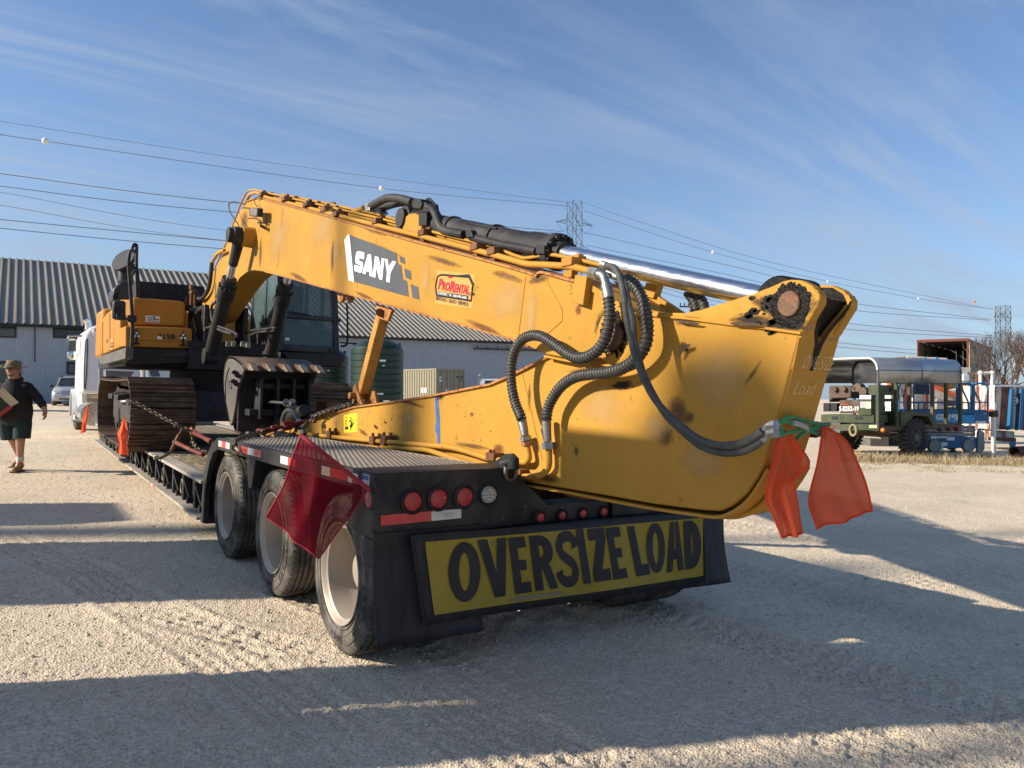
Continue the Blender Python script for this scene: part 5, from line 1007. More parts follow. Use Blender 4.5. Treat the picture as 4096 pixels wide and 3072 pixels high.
k_ = slab(PP('I', [(632, 1350), (675, 1335), (675, 1480), (632, 1500)], x=xs2-.003), (-1, 0, 0), .002).build('rental_sticker', DTN, UB); g = MB(); qtext(g, 'ProRental', PP('I', [(638, 1428), (672, 1420), (672, 1385), (638, 1390)], x=xs2-.006), .04); g.build('sticker_name', DRD, k_); g = MB(); flat(g, PP('I', [(634, 1440), (673, 1432), (673, 1455), (634, 1462)], x=xs2-.006)); g.build('sticker_band', DBK, k_)
g = MB(); qtext(g, '3S', PP('I', [(580, 1400), (600, 1396), (600, 1350), (580, 1355)], x=xs2-.006), .02); g.build('unit_number', DBK, UB)
# air intake shroud, exhaust, hood
yh = 13.9
MB().prism(fq('I', [(665, 835), (672, 690), (700, 655), (760, 600), (800, 565), (880, 558), (905, 560), (905, 850)], yh), (0, .7, 0)).build('exhaust_shroud', CAB, UB, bev=.03)
for r_ in range(2):
    for c_ in range(4): a = 672+c_*19; b = 770-r_*-42-c_*13; MB().prism(fq('I', [(a, b), (a+12, b-8), (a+12, b+18), (a, b+26)], yh-.01), (0, .02, 0)).build('vent_slot', mat('deep_black', (.004, .004, .004), .9), UB)
p0, p1, p2 = fq('I', [(835, 590), (840, 430), (870, 330)], yh+.3); MB().tube([p0, p1, p2], .12, 18).build('exhaust_stack', CAB, UB); MB().cyl(p2+Vector((-.05, -.1, 0)), p2+Vector((-.09, -.13, .03)), .22, n=32).build('rain_cap', CAB, UB, bev=.01)
MB().prism(fq('I', [(1010, 575), (1410, 605), (1890, 650), (1890, 900), (1010, 860)], 14.3), (0, 1.8, 0)).build('engine_hood', BLK, UB, bev=.02)
def rail(pts, y, r=.02, nm='handrail'): MB().tube(spline(fq('I', pts, y), 4), r, 8).build(nm, BLK2, UB)
rail([(905, 1555), (925, 1300), (925, 1050), (910, 800), (885, 480), (875, 370)], yf-.1, .026); rail([(880, 370), (880, 300), (895, 200), (920, 172), (960, 185), (985, 200)], yf-.05, .024); rail([(990, 790), (985, 450), (982, 300), (985, 120), (970, 92), (945, 100), (925, 150)], yf+.3, .024); rail([(875, 355), (930, 390), (985, 435), (1000, 500), (1003, 780)], yf+.3, .022); rail([(910, 500), (950, 460), (990, 440)], yf+.2, .018)
mq = fq('I', [(668, 845), (700, 832), (835, 838), (845, 870), (840, 1085), (800, 1100), (672, 1085), (662, 1050)], yf-.25); MB().prism(mq, (0, .09, 0)).build('wing_mirror', CAB, UB, bev=.03)
rail([(720, 950), (735, 1000), (730, 1050), (760, 1078), (890, 1078), (945, 1080)], yf-.28, .018, 'mirror_arm'); p = fq('I', [(920, 1080)], yf-.12)[0]; MB().box(p.x-.06, p.x+.06, p.y-.04, p.y+.04, p.z-.05, p.z+.05).build('mirror_clamp', BLK, UB); p = fq('I', [(730, 965)], yf-.26)[0]; MB().cyl(p, p+Vector((0, -.06, 0)), .06, n=14).build('mirror_pivot', BLK, UB)
# swivel hoses beside the boom foot
MB().tube(PP('I', [(2150, 170), (2060, 215), (2015, 280), (1985, 330)], x=2.6), .024, 10).build('hydraulic_pipe', YEL, BOOM); MB().tube(spline(PP('I', [(1985, 330), (1975, 420), (1955, 600), (1920, 720), (1850, 810), (1800, 800), (1770, 720), (1730, 710)], x=2.6), 6), [.02]*3+[.032]*40, 10).build('supply_hose', HOS, BOOM) if False else MB().tube(spline(PP('I', [(1985, 330), (1975, 420), (1955, 600), (1920, 720), (1850, 810), (1800, 800), (1770, 720), (1730, 710)], x=2.6), 6), .032, 10).build('supply_hose', HOS, BOOM)
for (a0, b0, a1, b1, r) in ((1710, 640, 1715, 700, .04), (1715, 700, 1710, 900, .03), (1740, 720, 1690, 740, .035), (1755, 760, 1755, 915, .016), (1650, 790, 1640, 900, .03)): MB().cyl(*PP('I', [(a0, b0), (a1, b1)], x=2.5), r, n=12).build('hose_manifold', RUS, UB)
for pts, x, r in (([(1240, 600), (1250, 700), (1290, 800), (1300, 880)], 2.55, .05), ([(1215, 610), (1200, 680), (1220, 760), (1260, 860)], 2.45, .05)): MB().tube(spline(PP('A', pts, x=x), 4), r, 8).build('boom_hose', HOS, UB)
# boom foot and bearings
fp = P(845, 1255, x=XB); MB().cyl(Vector((2.5, fp.y, fp.z)), Vector((3.2, fp.y, fp.z)), .09, n=20).box(2.5, 2.58, fp.y-.25, fp.y+.3, 1.95, fp.z+.12).box(3.1, 3.18, fp.y-.25, fp.y+.3, 1.95, fp.z+.12).build('boom_foot_bracket', BLK, UB, bev=.02)
# lift cylinders
def lift(k0, x):
    a, b = k0; d = (b-a).normalized(); L = (b-a).length
    c = bpy.data.objects.new('lift_cylinder', None); COL.objects.link(c); c.location = a; attach(c, EX)
    MB().cyl(a+Vector((-.09, 0, 0)), a+Vector((.09, 0, 0)), .12, n=24).cyl(a+d*.05, a+d*.45, .075, .06, 18).build('rod_eye', BLK2, c, bev=.01)
    MB().cyl(a+d*.4, a+d*(L*.36), .05, n=24).build('rod', CHR, c)
    MB().cyl(a+d*(L*.33), a+d*(L*.40), .1, n=28).cyl(a+d*(L*.40), a+d*(L*.50), .12, n=28).cyl(a+d*(L*.48), b-d*.05, .095, n=28).cyl(b+Vector((-.1, 0, 0)), b+Vector((.1, 0, 0)), .12, n=20).build('barrel', BLK, c, bev=.008)
    g = MB(); u, v = ortho(d)
    for i in range(12): an = 2*PI*i/12; g.cyl(a+d*(L*.385)+u*.11*math.cos(an)+v*.11*math.sin(an), a+d*(L*.405)+u*.11*math.cos(an)+v*.11*math.sin(an), .015, n=6)
    g.build('gland_bolts', BLK2, c)['kind'] = 'stuff'
xt = XB-.18
la = P(850+285*.3843, 720+585*.3843, x=xt); lb = P(842, 1425, x=xt-.06); lift((la, lb), xt)
mid = P(850+420*.3843, 720+610*.3843, x=XB); MB().cyl(Vector((xt-.13, la.y, la.z)), Vector((XB+.02, la.y, la.z)), .085, n=24).cyl(Vector((XB-.16, la.y, la.z)), Vector((XB+.02, la.y, la.z)), .13, .14, n=26).build('lift_pin_boss', YEL, BOOM, bev=.01); MB().cyl(Vector((xt-.16, la.y, la.z)), Vector((xt-.1, la.y, la.z)), .1, n=20).build('lift_pin', BLK2, BOOM, bev=.01)
xt2 = XB+WB+.2; lift((Vector((xt2, la.y, la.z)), Vector((xt2+.06, lb.y, lb.z))), xt2)
for pts, x in (([(165, 270), (120, 320), (125, 460), (180, 520), (260, 550), (370, 600), (375, 640)], 2.42), ([(60, 570), (60, 545), (130, 535), (250, 580), (330, 600)], 2.42), ([(440, 680), (450, 620), (490, 580), (600, 560), (770, 540)], 3.15), ([(510, 670), (520, 620), (580, 590), (690, 575), (760, 570)], 3.15)): MB().tube(spline(PP('J', pts, x=x), 5), .02, 8).build('cylinder_pipe', BLK2, EX)
for a, b in ((290, 705), (345, 705), (440, 705), (495, 715)): MB().cyl(*PP('J', [(a, b-25), (a-6, b+20)], x=2.7), .035, n=8).build('hose_nut', STL, UB)
blk('J', [(700, 625), (735, 660), (735, 750), (700, 780), (660, 770)], 3.3, .1, 'yellow_guard', YEL2, UB)
# ------------------------------------------------------------------ cab
CBN = bpy.data.objects.new('cab', None); COL.objects.link(CBN); CBN.location = (4.1, 13, 2.05); attach(CBN, EX)
yc = 12.3
ql = lambda a, b: P(800+a*.3918, 1100+b*.3918, y=yc)
x0 = ql(800, 600).x; x1 = ql(1430, 600).x; z0 = ql(1100, 790).z; z1 = 3.62
g = MB(); g.bar((x0+.05, yc+.04, z0), (x0+.05, yc+.28, z1), .1, .1); g.bar((x1-.05, yc+.04, z0), (x1-.05, yc+.28, z1), .1, .1)
zm = ql(1100, 425).z; g.box(x0+.1, x1-.1, yc+.05, yc+.14, zm-.04, zm+.03); g.box(x0+.1, x1-.1, yc, yc+.1, z0, ql(1100, 720).z); g.box(x0, x1, yc+.25, yc+1.75, z1-.06, z1+.1)
g.box(x0, x0+.08, yc+1.65, yc+1.75, z0, z1); g.box(x1-.08, x1, yc+1.65, yc+1.75, z0, z1); g.box(x0, x1, yc+.1, yc+1.75, z0, z0+.12); g.box(x0, x1, yc+1.66, yc+1.74, z0, z0+.8); g.box(x0, x0+.06, yc+.8, yc+.88, z0, z1); g.box(x1-.06, x1, yc+.8, yc+.88, z0, z1); g.box(x0, x0+.05, yc+.1, yc+1.7, z0, z0+.45); g.box(x1-.05, x1, yc+.1, yc+1.7, z0, z0+.45)
g.build('cab_frame', CAB, CBN, bev=.015)
def pane(p): return MB().prism(p, (0, .012, 0)).build('window_pane', GLS, CBN)
pane([Vector((x0+.1, yc+.055, ql(1100, 722).z)), Vector((x1-.1, yc+.055, ql(1100, 722).z)), Vector((x1-.1, yc+.1, zm-.03)), Vector((x0+.1, yc+.1, zm-.03))]); pane([Vector((x0+.1, yc+.12, zm+.02)), Vector((x1-.1, yc+.12, zm+.02)), Vector((x1-.1, yc+.29, z1)), Vector((x0+.1, yc+.29, z1))])
for xx in (x0+.02, x1-.03): MB().box(xx, xx+.01, yc+.3, yc+1.65, z0+.45, z1-.06).build('window_pane', GLS, CBN)
MB().box(x0+.08, x1-.08, yc+1.68, yc+1.69, z0+.8, z1-.06).build('window_pane', GLS, CBN)
MB().box(x0+.25, x1-.25, yc+.85, yc+1.35, z0+.1, z0+.55).box(x0+.25, x1-.25, yc+1.2, yc+1.35, z0+.5, z0+1.25).build('operator_seat', BLK, CBN, bev=.05); MB().box(x0+.15, x0+.35, yc+.6, yc+1.2, z0+.13, z0+.65).build('console', CAB, CBN, bev=.03); MB().box(x1-.35, x1-.15, yc+.6, yc+1.2, z0+.13, z0+.65).build('console', CAB, CBN, bev=.03)
MB().prism(PP('J', [(870, 640), (912, 640), (912, 668), (870, 668)], y=yc+.06), (0, .004, 0)).build('window_sticker', DWH, CBN); MB().tube(PP('J', [(850, 365), (950, 380), (1130, 410)], y=yc+.03), .008, 5).tube(PP('J', [(880, 380), (1000, 395), (1130, 412)], y=yc+.03), .006, 5).build('wiper', BLK, CBN)
for a, b in ((815, 435), (1418, 465), (905, 750), (1330, 770)): p = ql(a, b); MB().cyl(p, p+Vector((0, -.03, 0)), .03, n=10).build('cab_bolt', BLK, CBN)
MB().prism(PP('J', [(820, 785), (1440, 800), (1500, 845), (1430, 945), (1290, 945), (1120, 930), (900, 870)], y=yc-.12), (0, 1.5, 0)).build('cab_skirt', BLK, CBN, bev=.03)
slab(PP('J', [(760, 835), (775, 790), (825, 785), (820, 840)], y=yc-.15), (0, 1, 0), .05).build('step_edge', mat('worn_cream', (.5, .42, .25), .6, var=.4, rust=.2), UB)
MB().tube(spline(PP('J', [(1498, 285), (1505, 400), (1505, 650), (1492, 715), (1440, 730)], y=yc), 4), .018, 8).tube(PP('J', [(1430, 690), (1600, 702)], y=yc), .014, 6).build('mirror_arm', BLK, CBN)
# dark guard between the tracks, small bright cuts of daylight stay open
MB().box(1.9, 4.2, 16.95, 17.0, .6, 1.7)
MB().prism(PP('M', [(180, 715), (290, 708), (298, 830), (182, 850)], x=3.4), (.2, 0, 0)).build('bucket_cross_block', RUS, BK, bev=.01)
# ------------------------------------------------------------------ background, each in a frame of its own that stands upright
def frame(u, Zd, yaw, name=None, label=None, cat=None, group=None, zoff=0.):
    o = gp(u, Zd); a = math.radians(yaw); X = RG*math.cos(a)+FG*math.sin(a); Y = UPG.cross(X)
    M = Matrix.Identity(4)
    for i, v in enumerate((X, Y, UPG)):
        for j in range(3): M[j][i] = v[j]
    M.translation = o+UPG*zoff
    if name is None: return M
    e = bpy.data.objects.new(name, None); COL.objects.link(e); e.matrix_basis = M; tag(e, label, cat, group); return M, e
def PL(M, k, pts, y=None, x=None, z=None):
    Mi = M.inverted(); o = ZO[k]; out = []
    e = Mi@Vector(EYE)
    for a, b in pts:
        q = Mi.to_3x3()@Vector(R@np.array([o[0]+a*o[2]-CX, o[1]+b*o[2]-CY, F]))
        t = (y-e.y)/q.y if y is not None else ((x-e.x)/q.x if x is not None else (z-e.z)/q.z); out.append(e+q*t)
    return out
def bl(mb, name, m, parent, bev=0, kind=None, label=None, ang=35):
    o = mb.build(name, m, None, bev, kind, label, ang); o.parent = parent; return o
def bi(src, name, parent, M):
    o = bpy.data.objects.new(name, src); COL.objects.link(o); o.parent = parent; o.matrix_basis = M; return o
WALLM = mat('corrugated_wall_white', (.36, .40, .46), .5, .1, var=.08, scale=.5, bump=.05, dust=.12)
ROOFM = mat('weathered_roof_sheet', (.27, .255, .225), .8, .0, var=.35, scale=.6, bump=.1, dust=.3, dcol=(.3, .26, .2), stretch=(1, .25, 1))
TRIM = mat('dark_trim', (.02, .022, .026), .5, var=.2)
# warehouse
WM, WH = frame(184, 47, 33.1, 'warehouse', 'long pale corrugated metal warehouse with ribbed roof behind the excavator', 'warehouse')
S0, NP, PWD = -13.5, 62, .9
def corr(w, h0, h1, n, d, fr):
    m = MB(); prof = []
    for i in range(n):
        a = w*i/n; s = w/n; prof += [(a, 0), (a+s*(1-fr)*.5, 0), (a+s*(1-fr)*.5+.012, -d), (a+s*(1+fr)*.5-.012, -d), (a+s*(1+fr)*.5, 0)]
    prof.append((w-.003, 0)); k = len(prof)
    m.add([(x, y, h0) for x, y in prof]+[(x, y, h1) for x, y in prof], [(i, i+1, k+i+1, k+i) for i in range(k-1)]); return m
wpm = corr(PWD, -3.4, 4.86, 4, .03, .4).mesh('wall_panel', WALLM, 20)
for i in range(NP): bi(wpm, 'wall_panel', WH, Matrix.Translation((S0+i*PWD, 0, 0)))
pl_ = math.hypot(12.4, 5.7); rp_m = MB(); prof = []
for i in range(2):
    a = i*.45; prof += [(a, 0), (a+.16, 0), (a+.18, .09), (a+.26, .09), (a+.28, 0)]
prof.append((.897, 0)); k = len(prof); rp_m.add([(x, 0, z) for x, z in prof]+[(x, pl_, z) for x, z in prof], [(i, k+i, k+i+1, i+1)[::-1] for i in range(k-1)]); rpm = rp_m.mesh('roof_panel', ROOFM, 20)
for i in range(NP): bi(rpm, 'roof_panel', WH, Matrix.Translation((S0+i*PWD, -.4, 4.82))@Matrix.Rotation(math.atan2(5.7, 12.4), 4, 'X'))
S1 = S0+NP*PWD
g = MB(); g.box(S0, S1, -.5, -.4, 4.66, 4.84); bl(g, 'gutter', TRIM, WH)
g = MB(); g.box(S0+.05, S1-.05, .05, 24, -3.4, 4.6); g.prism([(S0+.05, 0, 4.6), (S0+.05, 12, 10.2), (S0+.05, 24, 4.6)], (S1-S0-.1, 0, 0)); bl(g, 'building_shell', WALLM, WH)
def window(q, y=-.05):
    a, b, c, d = PL(WM, 'Y', q, y=y); m = MB(); x0, x1 = a.x, b.x; z1, z0 = a.z, d.z; t = .09
    for bx in ((x0, x1, z0, z0+t), (x0, x1, z1-t, z1), (x0, x0+t, z0+t, z1-t), (x1-t, x1, z0+t, z1-t)): m.box(bx[0], bx[1], y-.04, y+.04, bx[2], bx[3])
    f = bl(m, 'window', TRIM, WH); g = MB().box(x0+t, x1-t, y-.02, y, z0+t, z1-t); bl(g, 'pane', CGL, f)
    n = int((z1-z0-.2)/.09)
    bq = MB()
    for i in range(n): bq.box(x0+t, x1-t, y-.026, y-.021, z0+t+i*.09, z0+t+i*.09+.05)
    if q[0][0] < 50 or q[0][0] > 1200: bl(bq, 'blind', mat('window_blind', (.16, .18, .18), .7), f, kind='stuff')
window([(-240, 110), (302, 118), (302, 322), (-240, 316)]); window([(978, 145), (1535, 152), (1535, 335), (978, 330)]); window([(1232, 765), (1700, 775), (1700, 1000), (1232, 1000)]); window([(-200, 755), (385, 755), (385, 1150), (-200, 1150)])
a, b = PL(WM, 'Y', [(642, 105), (645, 772)], y=-.08); bl(MB().bar((a.x, -.08, a.z), (a.x, -.08, b.z), .05), 'downspout', TRIM, WH)
a, b = PL(WM, 'M', [(1922, 122), (2212, 130)], y=-.3); m = MB(); m.bar((a.x, -.3, a.z), (a.x+9, -.3, a.z), .12)
for i in range(9): m.bar((a.x+.4+i, -.3, a.z), (a.x+.4+i, -.3, a.z+.28), .06)
bl(m, 'door_track', TRIM, WH)
# green poly tanks
TGR = mat('dark_green_poly', (.008, .028, .02), .4, var=.2, scale=1, bump=.03, spec=.4)
def tank(u, Zd, r, h, label):
    M, e = frame(u, Zd, 0, 'water_tank', label, 'tank', 'green water tanks beside the warehouse'); prof = [(-.05, r)]
    n = 11
    for i in range(n):
        z0 = h*i/n; z1 = h*(i+1)/n; prof += [(z0+.02, r-.03), (z0+.06, r), (z1-.04, r), (z1, r-.03)]
    bl(MB().lathe(prof+[(h+.02, r-.04), (h+.16, r*.9), (h+.4, r*.55), (h+.5, r*.25), (h+.52, .001)], (0, 0, 0), (0, 0, 1), 48), 'tank_shell', TGR, e)
    bl(MB().lathe([(h+.38, .3), (h+.62, .3), (h+.66, .26), (h+.66, .001)], (0, 0, 0), (0, 0, 1), 24), 'lid', TGR, e); m = MB()
    for k in range(6): a = k*PI/3+.3; m.box(math.cos(a)*r*.86-.06, math.cos(a)*r*.86+.06, math.sin(a)*r*.86-.06, math.sin(a)*r*.86+.06, h+.1, h+.3)
    bl(m, 'lifting_ears', TGR, e, kind='stuff')
    for (a, b, w, hh) in ((.38, 3.05, .28, .09), (.42, 2.8, .1, .05), (.3, 1.35, .26, .07), (.52, .95, .3, .13), (.45, .8, .22, .05)): c = Vector((math.sin(a)*(r+.004), -math.cos(a)*(r+.004), b*h/3.7)); bl(MB().box(-w/2, w/2, -.004, .004, -hh/2, hh/2), 'tank_label', DWH, e).matrix_basis = Matrix.Translation(c)@Matrix.Rotation(a, 4, 'Z')
tank(1509, 36, 1.25, 3.35, 'dark green ribbed water tank with domed lid next to the tan container'); tank(1296, 38, 1.2, 3.0, 'dark green ribbed tank mostly hidden below the excavator cab')
# container
TAN = mat('tan_container_paint', (.27, .25, .18), .5, var=.1, scale=1, bump=.05, dust=.15)
CM, CE = frame(1746, 42.5, 0, 'shipping_container', 'tan corrugated shipping container with its doors facing the yard', 'container')
ya = math.radians(38)
CE.matrix_basis = CE.matrix_basis@Matrix.Rotation(ya, 4, 'Z'); CM = CE.matrix_basis.copy()
hc = PL(CM, 'M', [(1508, 342)], y=0)[0].z; wc = PL(CM, 'M', [(1825, 355)], y=0)[0].x
m = MB(); m.box(0, wc, .06, 6, -.1, hc); bl(m, 'container_box', TAN, CE)
g = corr(6, .1, hc-.08, 22, -.04, .5); bl(g, 'side_sheet', TAN, CE).matrix_basis = Matrix.Translation((-.045, 6.0, 0))@Matrix.Rotation(-PI/2, 4, 'Z')
fr_ = MB()
for bx in ((0, .12), (wc-.12, wc)): fr_.box(bx[0], bx[1], -.02, .06, -.1, hc)
fr_.box(.12, wc-.12, -.02, .06, hc-.13, hc).box(.12, wc-.12, -.02, .06, -.1, .08).box(-.03, .0, -.02, 6, hc-.08, hc).box(-.03, 0, -.02, 6, -.1, .1).box(-.03, 0, -.02, .12, .1, hc-.08); bl(fr_, 'corner_frame', TAN, CE, bev=.01)
for i in range(2):
    x0 = .14+i*(wc-.28)/2; x1 = x0+(wc-.28)/2-.02; d = bl(MB().box(x0, x1, .01, .055, .1, hc-.16), 'door', TAN, CE); r_ = MB()
    for z in (.55, 1.1, 1.65, 2.1): r_.box(x0+.08, x1-.08, -.005, .012, z, z+.03)
    bl(r_, 'door_ribs', mat('tan_shadow_rib', (.22, .2, .15), .6), d)
    for f_ in (.28, .72): x = x0+(x1-x0)*f_; bl(MB().cyl((x, -.03, .08), (x, -.03, hc-.08), .02, n=8), 'lock_rod', STL, d)
    bl(MB().box(x0+.3, x1-.1, -.05, -.03, .5, .54), 'door_handle', TRIM, d)
def ctext(s, a, b, c, d, m=DBK, bold=.02): g = MB(); qtext(g, s, [Vector((a, -.0, c)), Vector((b, -.0, c)), Vector((b, -.0, d)), Vector((a, -.0, d))], bold); bl(g, 'container_lettering', m, CE)
ctext('WWWU 254110 8', wc*.68, wc*.97, hc-.56, hc-.42); ctext('22G1', wc*.78, wc*.88, hc-.78, hc-.64); ctext('MGW 30480', wc*.66, wc*.93, hc-1.3, hc-1.2, bold=.01); ctext('TARE 2200', wc*.66, wc*.93, hc-1.45, hc-1.35, bold=.01)
bl(MB().box(wc*.1, wc*.2, -.008, .005, hc-.75, hc-.45), 'container_sticker', DWH, CE); bl(MB().box(wc*.12, wc*.18, -.012, -.009, hc-.62, hc-.55), 'sticker_band', BLU, CE)
bl(MB().lathe([(0, .1), (.01, .1), (.01, .001)], (wc*.36, -.0, hc-1.25), (0, -1, 0), 16), 'round_sticker', DWH, CE)
for y in (1.0, 1.35): bl(MB().box(-.052, -.046, y, y+.22, hc-1.4, hc-1.1), 'side_placard', DWH, CE)
# vehicles
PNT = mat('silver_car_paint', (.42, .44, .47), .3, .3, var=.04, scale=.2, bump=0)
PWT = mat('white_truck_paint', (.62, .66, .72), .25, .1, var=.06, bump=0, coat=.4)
def wheel_small(e, x, y, r, w, nm='wheel', rim=RIM):
    """axis along local x, tread centred on x"""
    o = bl(MB().lathe([(-w/2, r*.62), (-w/2-.01, r*.8), (-w/2+.02, r*.96), (-w/2+.05, r), (w/2-.05, r), (w/2-.02, r*.96), (w/2+.01, r*.8), (w/2, r*.62)], (x, y, r), (1, 0, 0), 28), nm, TYR, e)
    m = MB(); m.lathe([(-w/2+.0, r*.62), (-w/2+.03, r*.58), (-w/2+.05, r*.2), (-w/2+.03, .001)], (x, y, r), (1, 0, 0), 24); m.lathe([(w/2, r*.62), (w/2-.03, r*.58), (w/2-.05, r*.2), (w/2-.03, .001)], (x, y, r), (1, 0, 0), 24); bl(m, 'rim', rim, o)
def loftx(secs):
    """each section: list of (x, z) at y; mirrored in x"""
    m = MB(); n = None; vs = []
    for y, pr in secs:
        full = [(-x, z) for x, z in pr]+[(x, z) for x, z in pr[::-1]]; n = len(full); vs += [(x, y, z) for x, z in full]
    fs = [(i*n+k, i*n+(k+1) % n, (i+1)*n+(k+1) % n, (i+1)*n+k) for i in range(len(secs)-1) for k in range(n)]
    fs += [tuple(range(n-1, -1, -1)), tuple((len(secs)-1)*n+k for k in range(n))]; m.add(vs, fs); return m
def suv():
    M, e = frame(278, 42, 27, 'parked_suv', 'silver compact suv parked nose out against the warehouse wall', 'car')
    # y = 0 nose (towards the camera) ... 4.4 tail
    body = [(0.0, [(.62, .42), (.7, .5), (.72, .62), (.6, .7), (.3, .72)]), (.12, [(.8, .3), (.84, .5), (.82, .72), (.68, .86), (.3, .9)]), (.5, [(.84, .26), (.9, .5), (.88, .82), (.76, .96), (.3, 1.0)]), (1.25, [(.86, .26), (.91, .55), (.9, .9), (.8, 1.06), (.3, 1.1)]), (2.2, [(.86, .26), (.91, .55), (.91, .95), (.84, 1.06), (.3, 1.1)]), (3.9, [(.86, .26), (.91, .55), (.91, .98), (.84, 1.08), (.3, 1.1)]), (4.35, [(.8, .36), (.86, .55), (.86, .95), (.78, 1.05), (.3, 1.08)])]
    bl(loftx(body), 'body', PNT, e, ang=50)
    cabn = [(1.15, [(.74, 1.04), (.74, 1.06), (.5, 1.08)]), (1.95, [(.8, 1.04), (.64, 1.56), (.4, 1.62)]), (2.3, [(.82, 1.04), (.66, 1.6), (.4, 1.67)]), (3.6, [(.82, 1.04), (.64, 1.6), (.4, 1.66)]), (4.25, [(.78, 1.04), (.6, 1.5), (.4, 1.54)])]
    bl(loftx(cabn), 'roof', PNT, e, ang=50)
    ws = MB(); ws.add([(-.68, 1.17, 1.10), (.68, 1.17, 1.10), (.56, 1.93, 1.58), (-.56, 1.93, 1.58)], [(0, 1, 2, 3)]); o = bl(ws, 'windscreen', CGL, e); o.location = (0, -.02, .02)
    for s in (-1, 1):
        for y0, y1, t0, t1 in ((1.5, 2.3, 1.9, 2.3), (2.4, 3.15, 2.4, 3.1), (3.25, 3.95, 3.2, 3.7)): bl(MB().add([(s*.825, y0, 1.1), (s*.828, y1, 1.1), (s*.67, t1, 1.55), (s*.665, t0, 1.55)], [(0, 1, 2, 3)]), 'side_window', CGL, e)
        wheel_small(e, s*.78, .85, .34, .2); wheel_small(e, s*.78, 3.5, .34, .2)
        bl(MB().ball((s*.64, .17, .78), .17, 12, 8, (1.2, .5, .55)), 'headlight', mat('headlight_glass', (.7, .66, .55), .1, .3, var=.3, scale=20, bump=0), e); bl(MB().ball((s*.98, 1.5, 1.12), .12, 10, 6, (1, .6, .75)), 'door_mirror', TRIM, e)
        bl(MB().bar((s*.6, 2.1, 1.7), (s*.58, 3.9, 1.68), .04), 'roof_rail', TRIM, e); bl(MB().ball((s*.6, .06, .48), .09, 8, 6, (1, .6, .7)), 'fog_light', TRIM, e)
        bl(MB().lathe([(0, .4), (.03, .4), (.03, .34)], (s*.88, .85, .36), (s, 0, 0), 20).lathe([(0, .4), (.03, .4), (.03, .34)], (s*.88, 3.5, .36), (s, 0, 0), 20), 'wheel_arch_trim', PNT, e)
    g = MB()
    for i in range(3): g.box(-.34, .34, .0, .1, .62+i*.06, .65+i*.06)
    bl(MB().box(-.36, .36, .03, .1, .6, .8), 'grille', TRIM, e); bl(g, 'grille_bar', PNT, e); bl(MB().box(-.5, .5, -.02, .05, .36, .42), 'lower_intake', TRIM, e); bl(MB().box(-.17, .17, -.03, .0, .47, .57), 'number_plate', DWH, e)
suv()
def pickup():
    M, e = frame(1975, 47, 24, 'pickup_truck', 'white pickup with a chrome rack parked behind the container', 'truck')
    z = lambda k: PL(M, 'M', [(2000, k)], y=0)[0].z
    zr = z(458)
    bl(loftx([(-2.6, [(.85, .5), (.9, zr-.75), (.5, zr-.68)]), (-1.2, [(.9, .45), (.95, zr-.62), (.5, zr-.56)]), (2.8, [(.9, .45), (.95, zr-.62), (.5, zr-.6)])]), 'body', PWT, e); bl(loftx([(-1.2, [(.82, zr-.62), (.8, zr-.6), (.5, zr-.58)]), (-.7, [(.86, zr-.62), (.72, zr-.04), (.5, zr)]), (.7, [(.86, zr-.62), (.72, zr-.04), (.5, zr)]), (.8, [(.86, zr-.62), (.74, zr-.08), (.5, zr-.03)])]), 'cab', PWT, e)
    for s in (-1, 1): wheel_small(e, s*.82, -1.9, .4, .24); wheel_small(e, s*.82, 1.9, .4, .24); bl(MB().add([(s*.85, -.8, zr-.55), (s*.85, .6, zr-.55), (s*.745, .5, zr-.1), (s*.745, -.5, zr-.1)], [(0, 1, 2, 3)]), 'side_window', CGL, e)
    bl(MB().add([(-.75, -1.14, zr-.56), (.75, -1.14, zr-.56), (.62, -.74, zr-.08), (-.62, -.74, zr-.08)], [(0, 1, 2, 3)]), 'windscreen', CGL, e)
    g = MB()
    for i in range(8): g.bar((-.7, .9, zr-.55+i*.08), (.7, .9, zr-.55+i*.08), .025)
    g.tube([(-.75, .9, zr-.6), (-.75, .9, zr+.1), (-.6, .9, zr+.2), (.6, .9, zr+.2), (.75, .9, zr+.1), (.75, .9, zr-.6)], .03, 6); bl(g, 'headache_rack', STL, e); bl(MB().box(-.45, .45, .85, .95, zr+.22, zr+.28), 'light_bar', DWH, e)
    e.matrix_basis = e.matrix_basis@Matrix.Rotation(math.radians(65), 4, 'Z')
pickup()
# machine cab at the left edge, behind the walker
M_, e_ = frame(20, 34, 0, 'parked_forklift', 'dark parked forklift with an amber beacon behind the walking man', 'forklift')
p = PL(M_, 'Y', [(0, 845), (130, 845), (115, 820)], y=0); zt_ = p[0].z
bl(MB().box(-2.2, p[1].x, -.4, 1.4, zt_-.06, zt_+.02), 'roof_guard', mat('forklift_tan', (.25, .2, .14), .6), e_); bl(MB().box(p[1].x-.7, p[1].x-.62, -.3, -.2, .6, zt_).box(-2.1, -2.0, -.3, -.2, .6, zt_).box(p[1].x-.7, p[1].x-.62, 1.2, 1.3, .6, zt_), 'mast_post', TRIM, e_); bl(MB().box(-2.3, p[1].x-.3, -.4, 1.6, .3, 1.0), 'chassis', TRIM, e_, bev=.05); bl(MB().cyl((p[2].x, .2, zt_), (p[2].x, .2, zt_+.25), .12, .1, 12), 'beacon', AMB, e_); wheel_small(e_, -1.4, -.2, .4, .3); wheel_small(e_, -.4, .9, .4, .3)
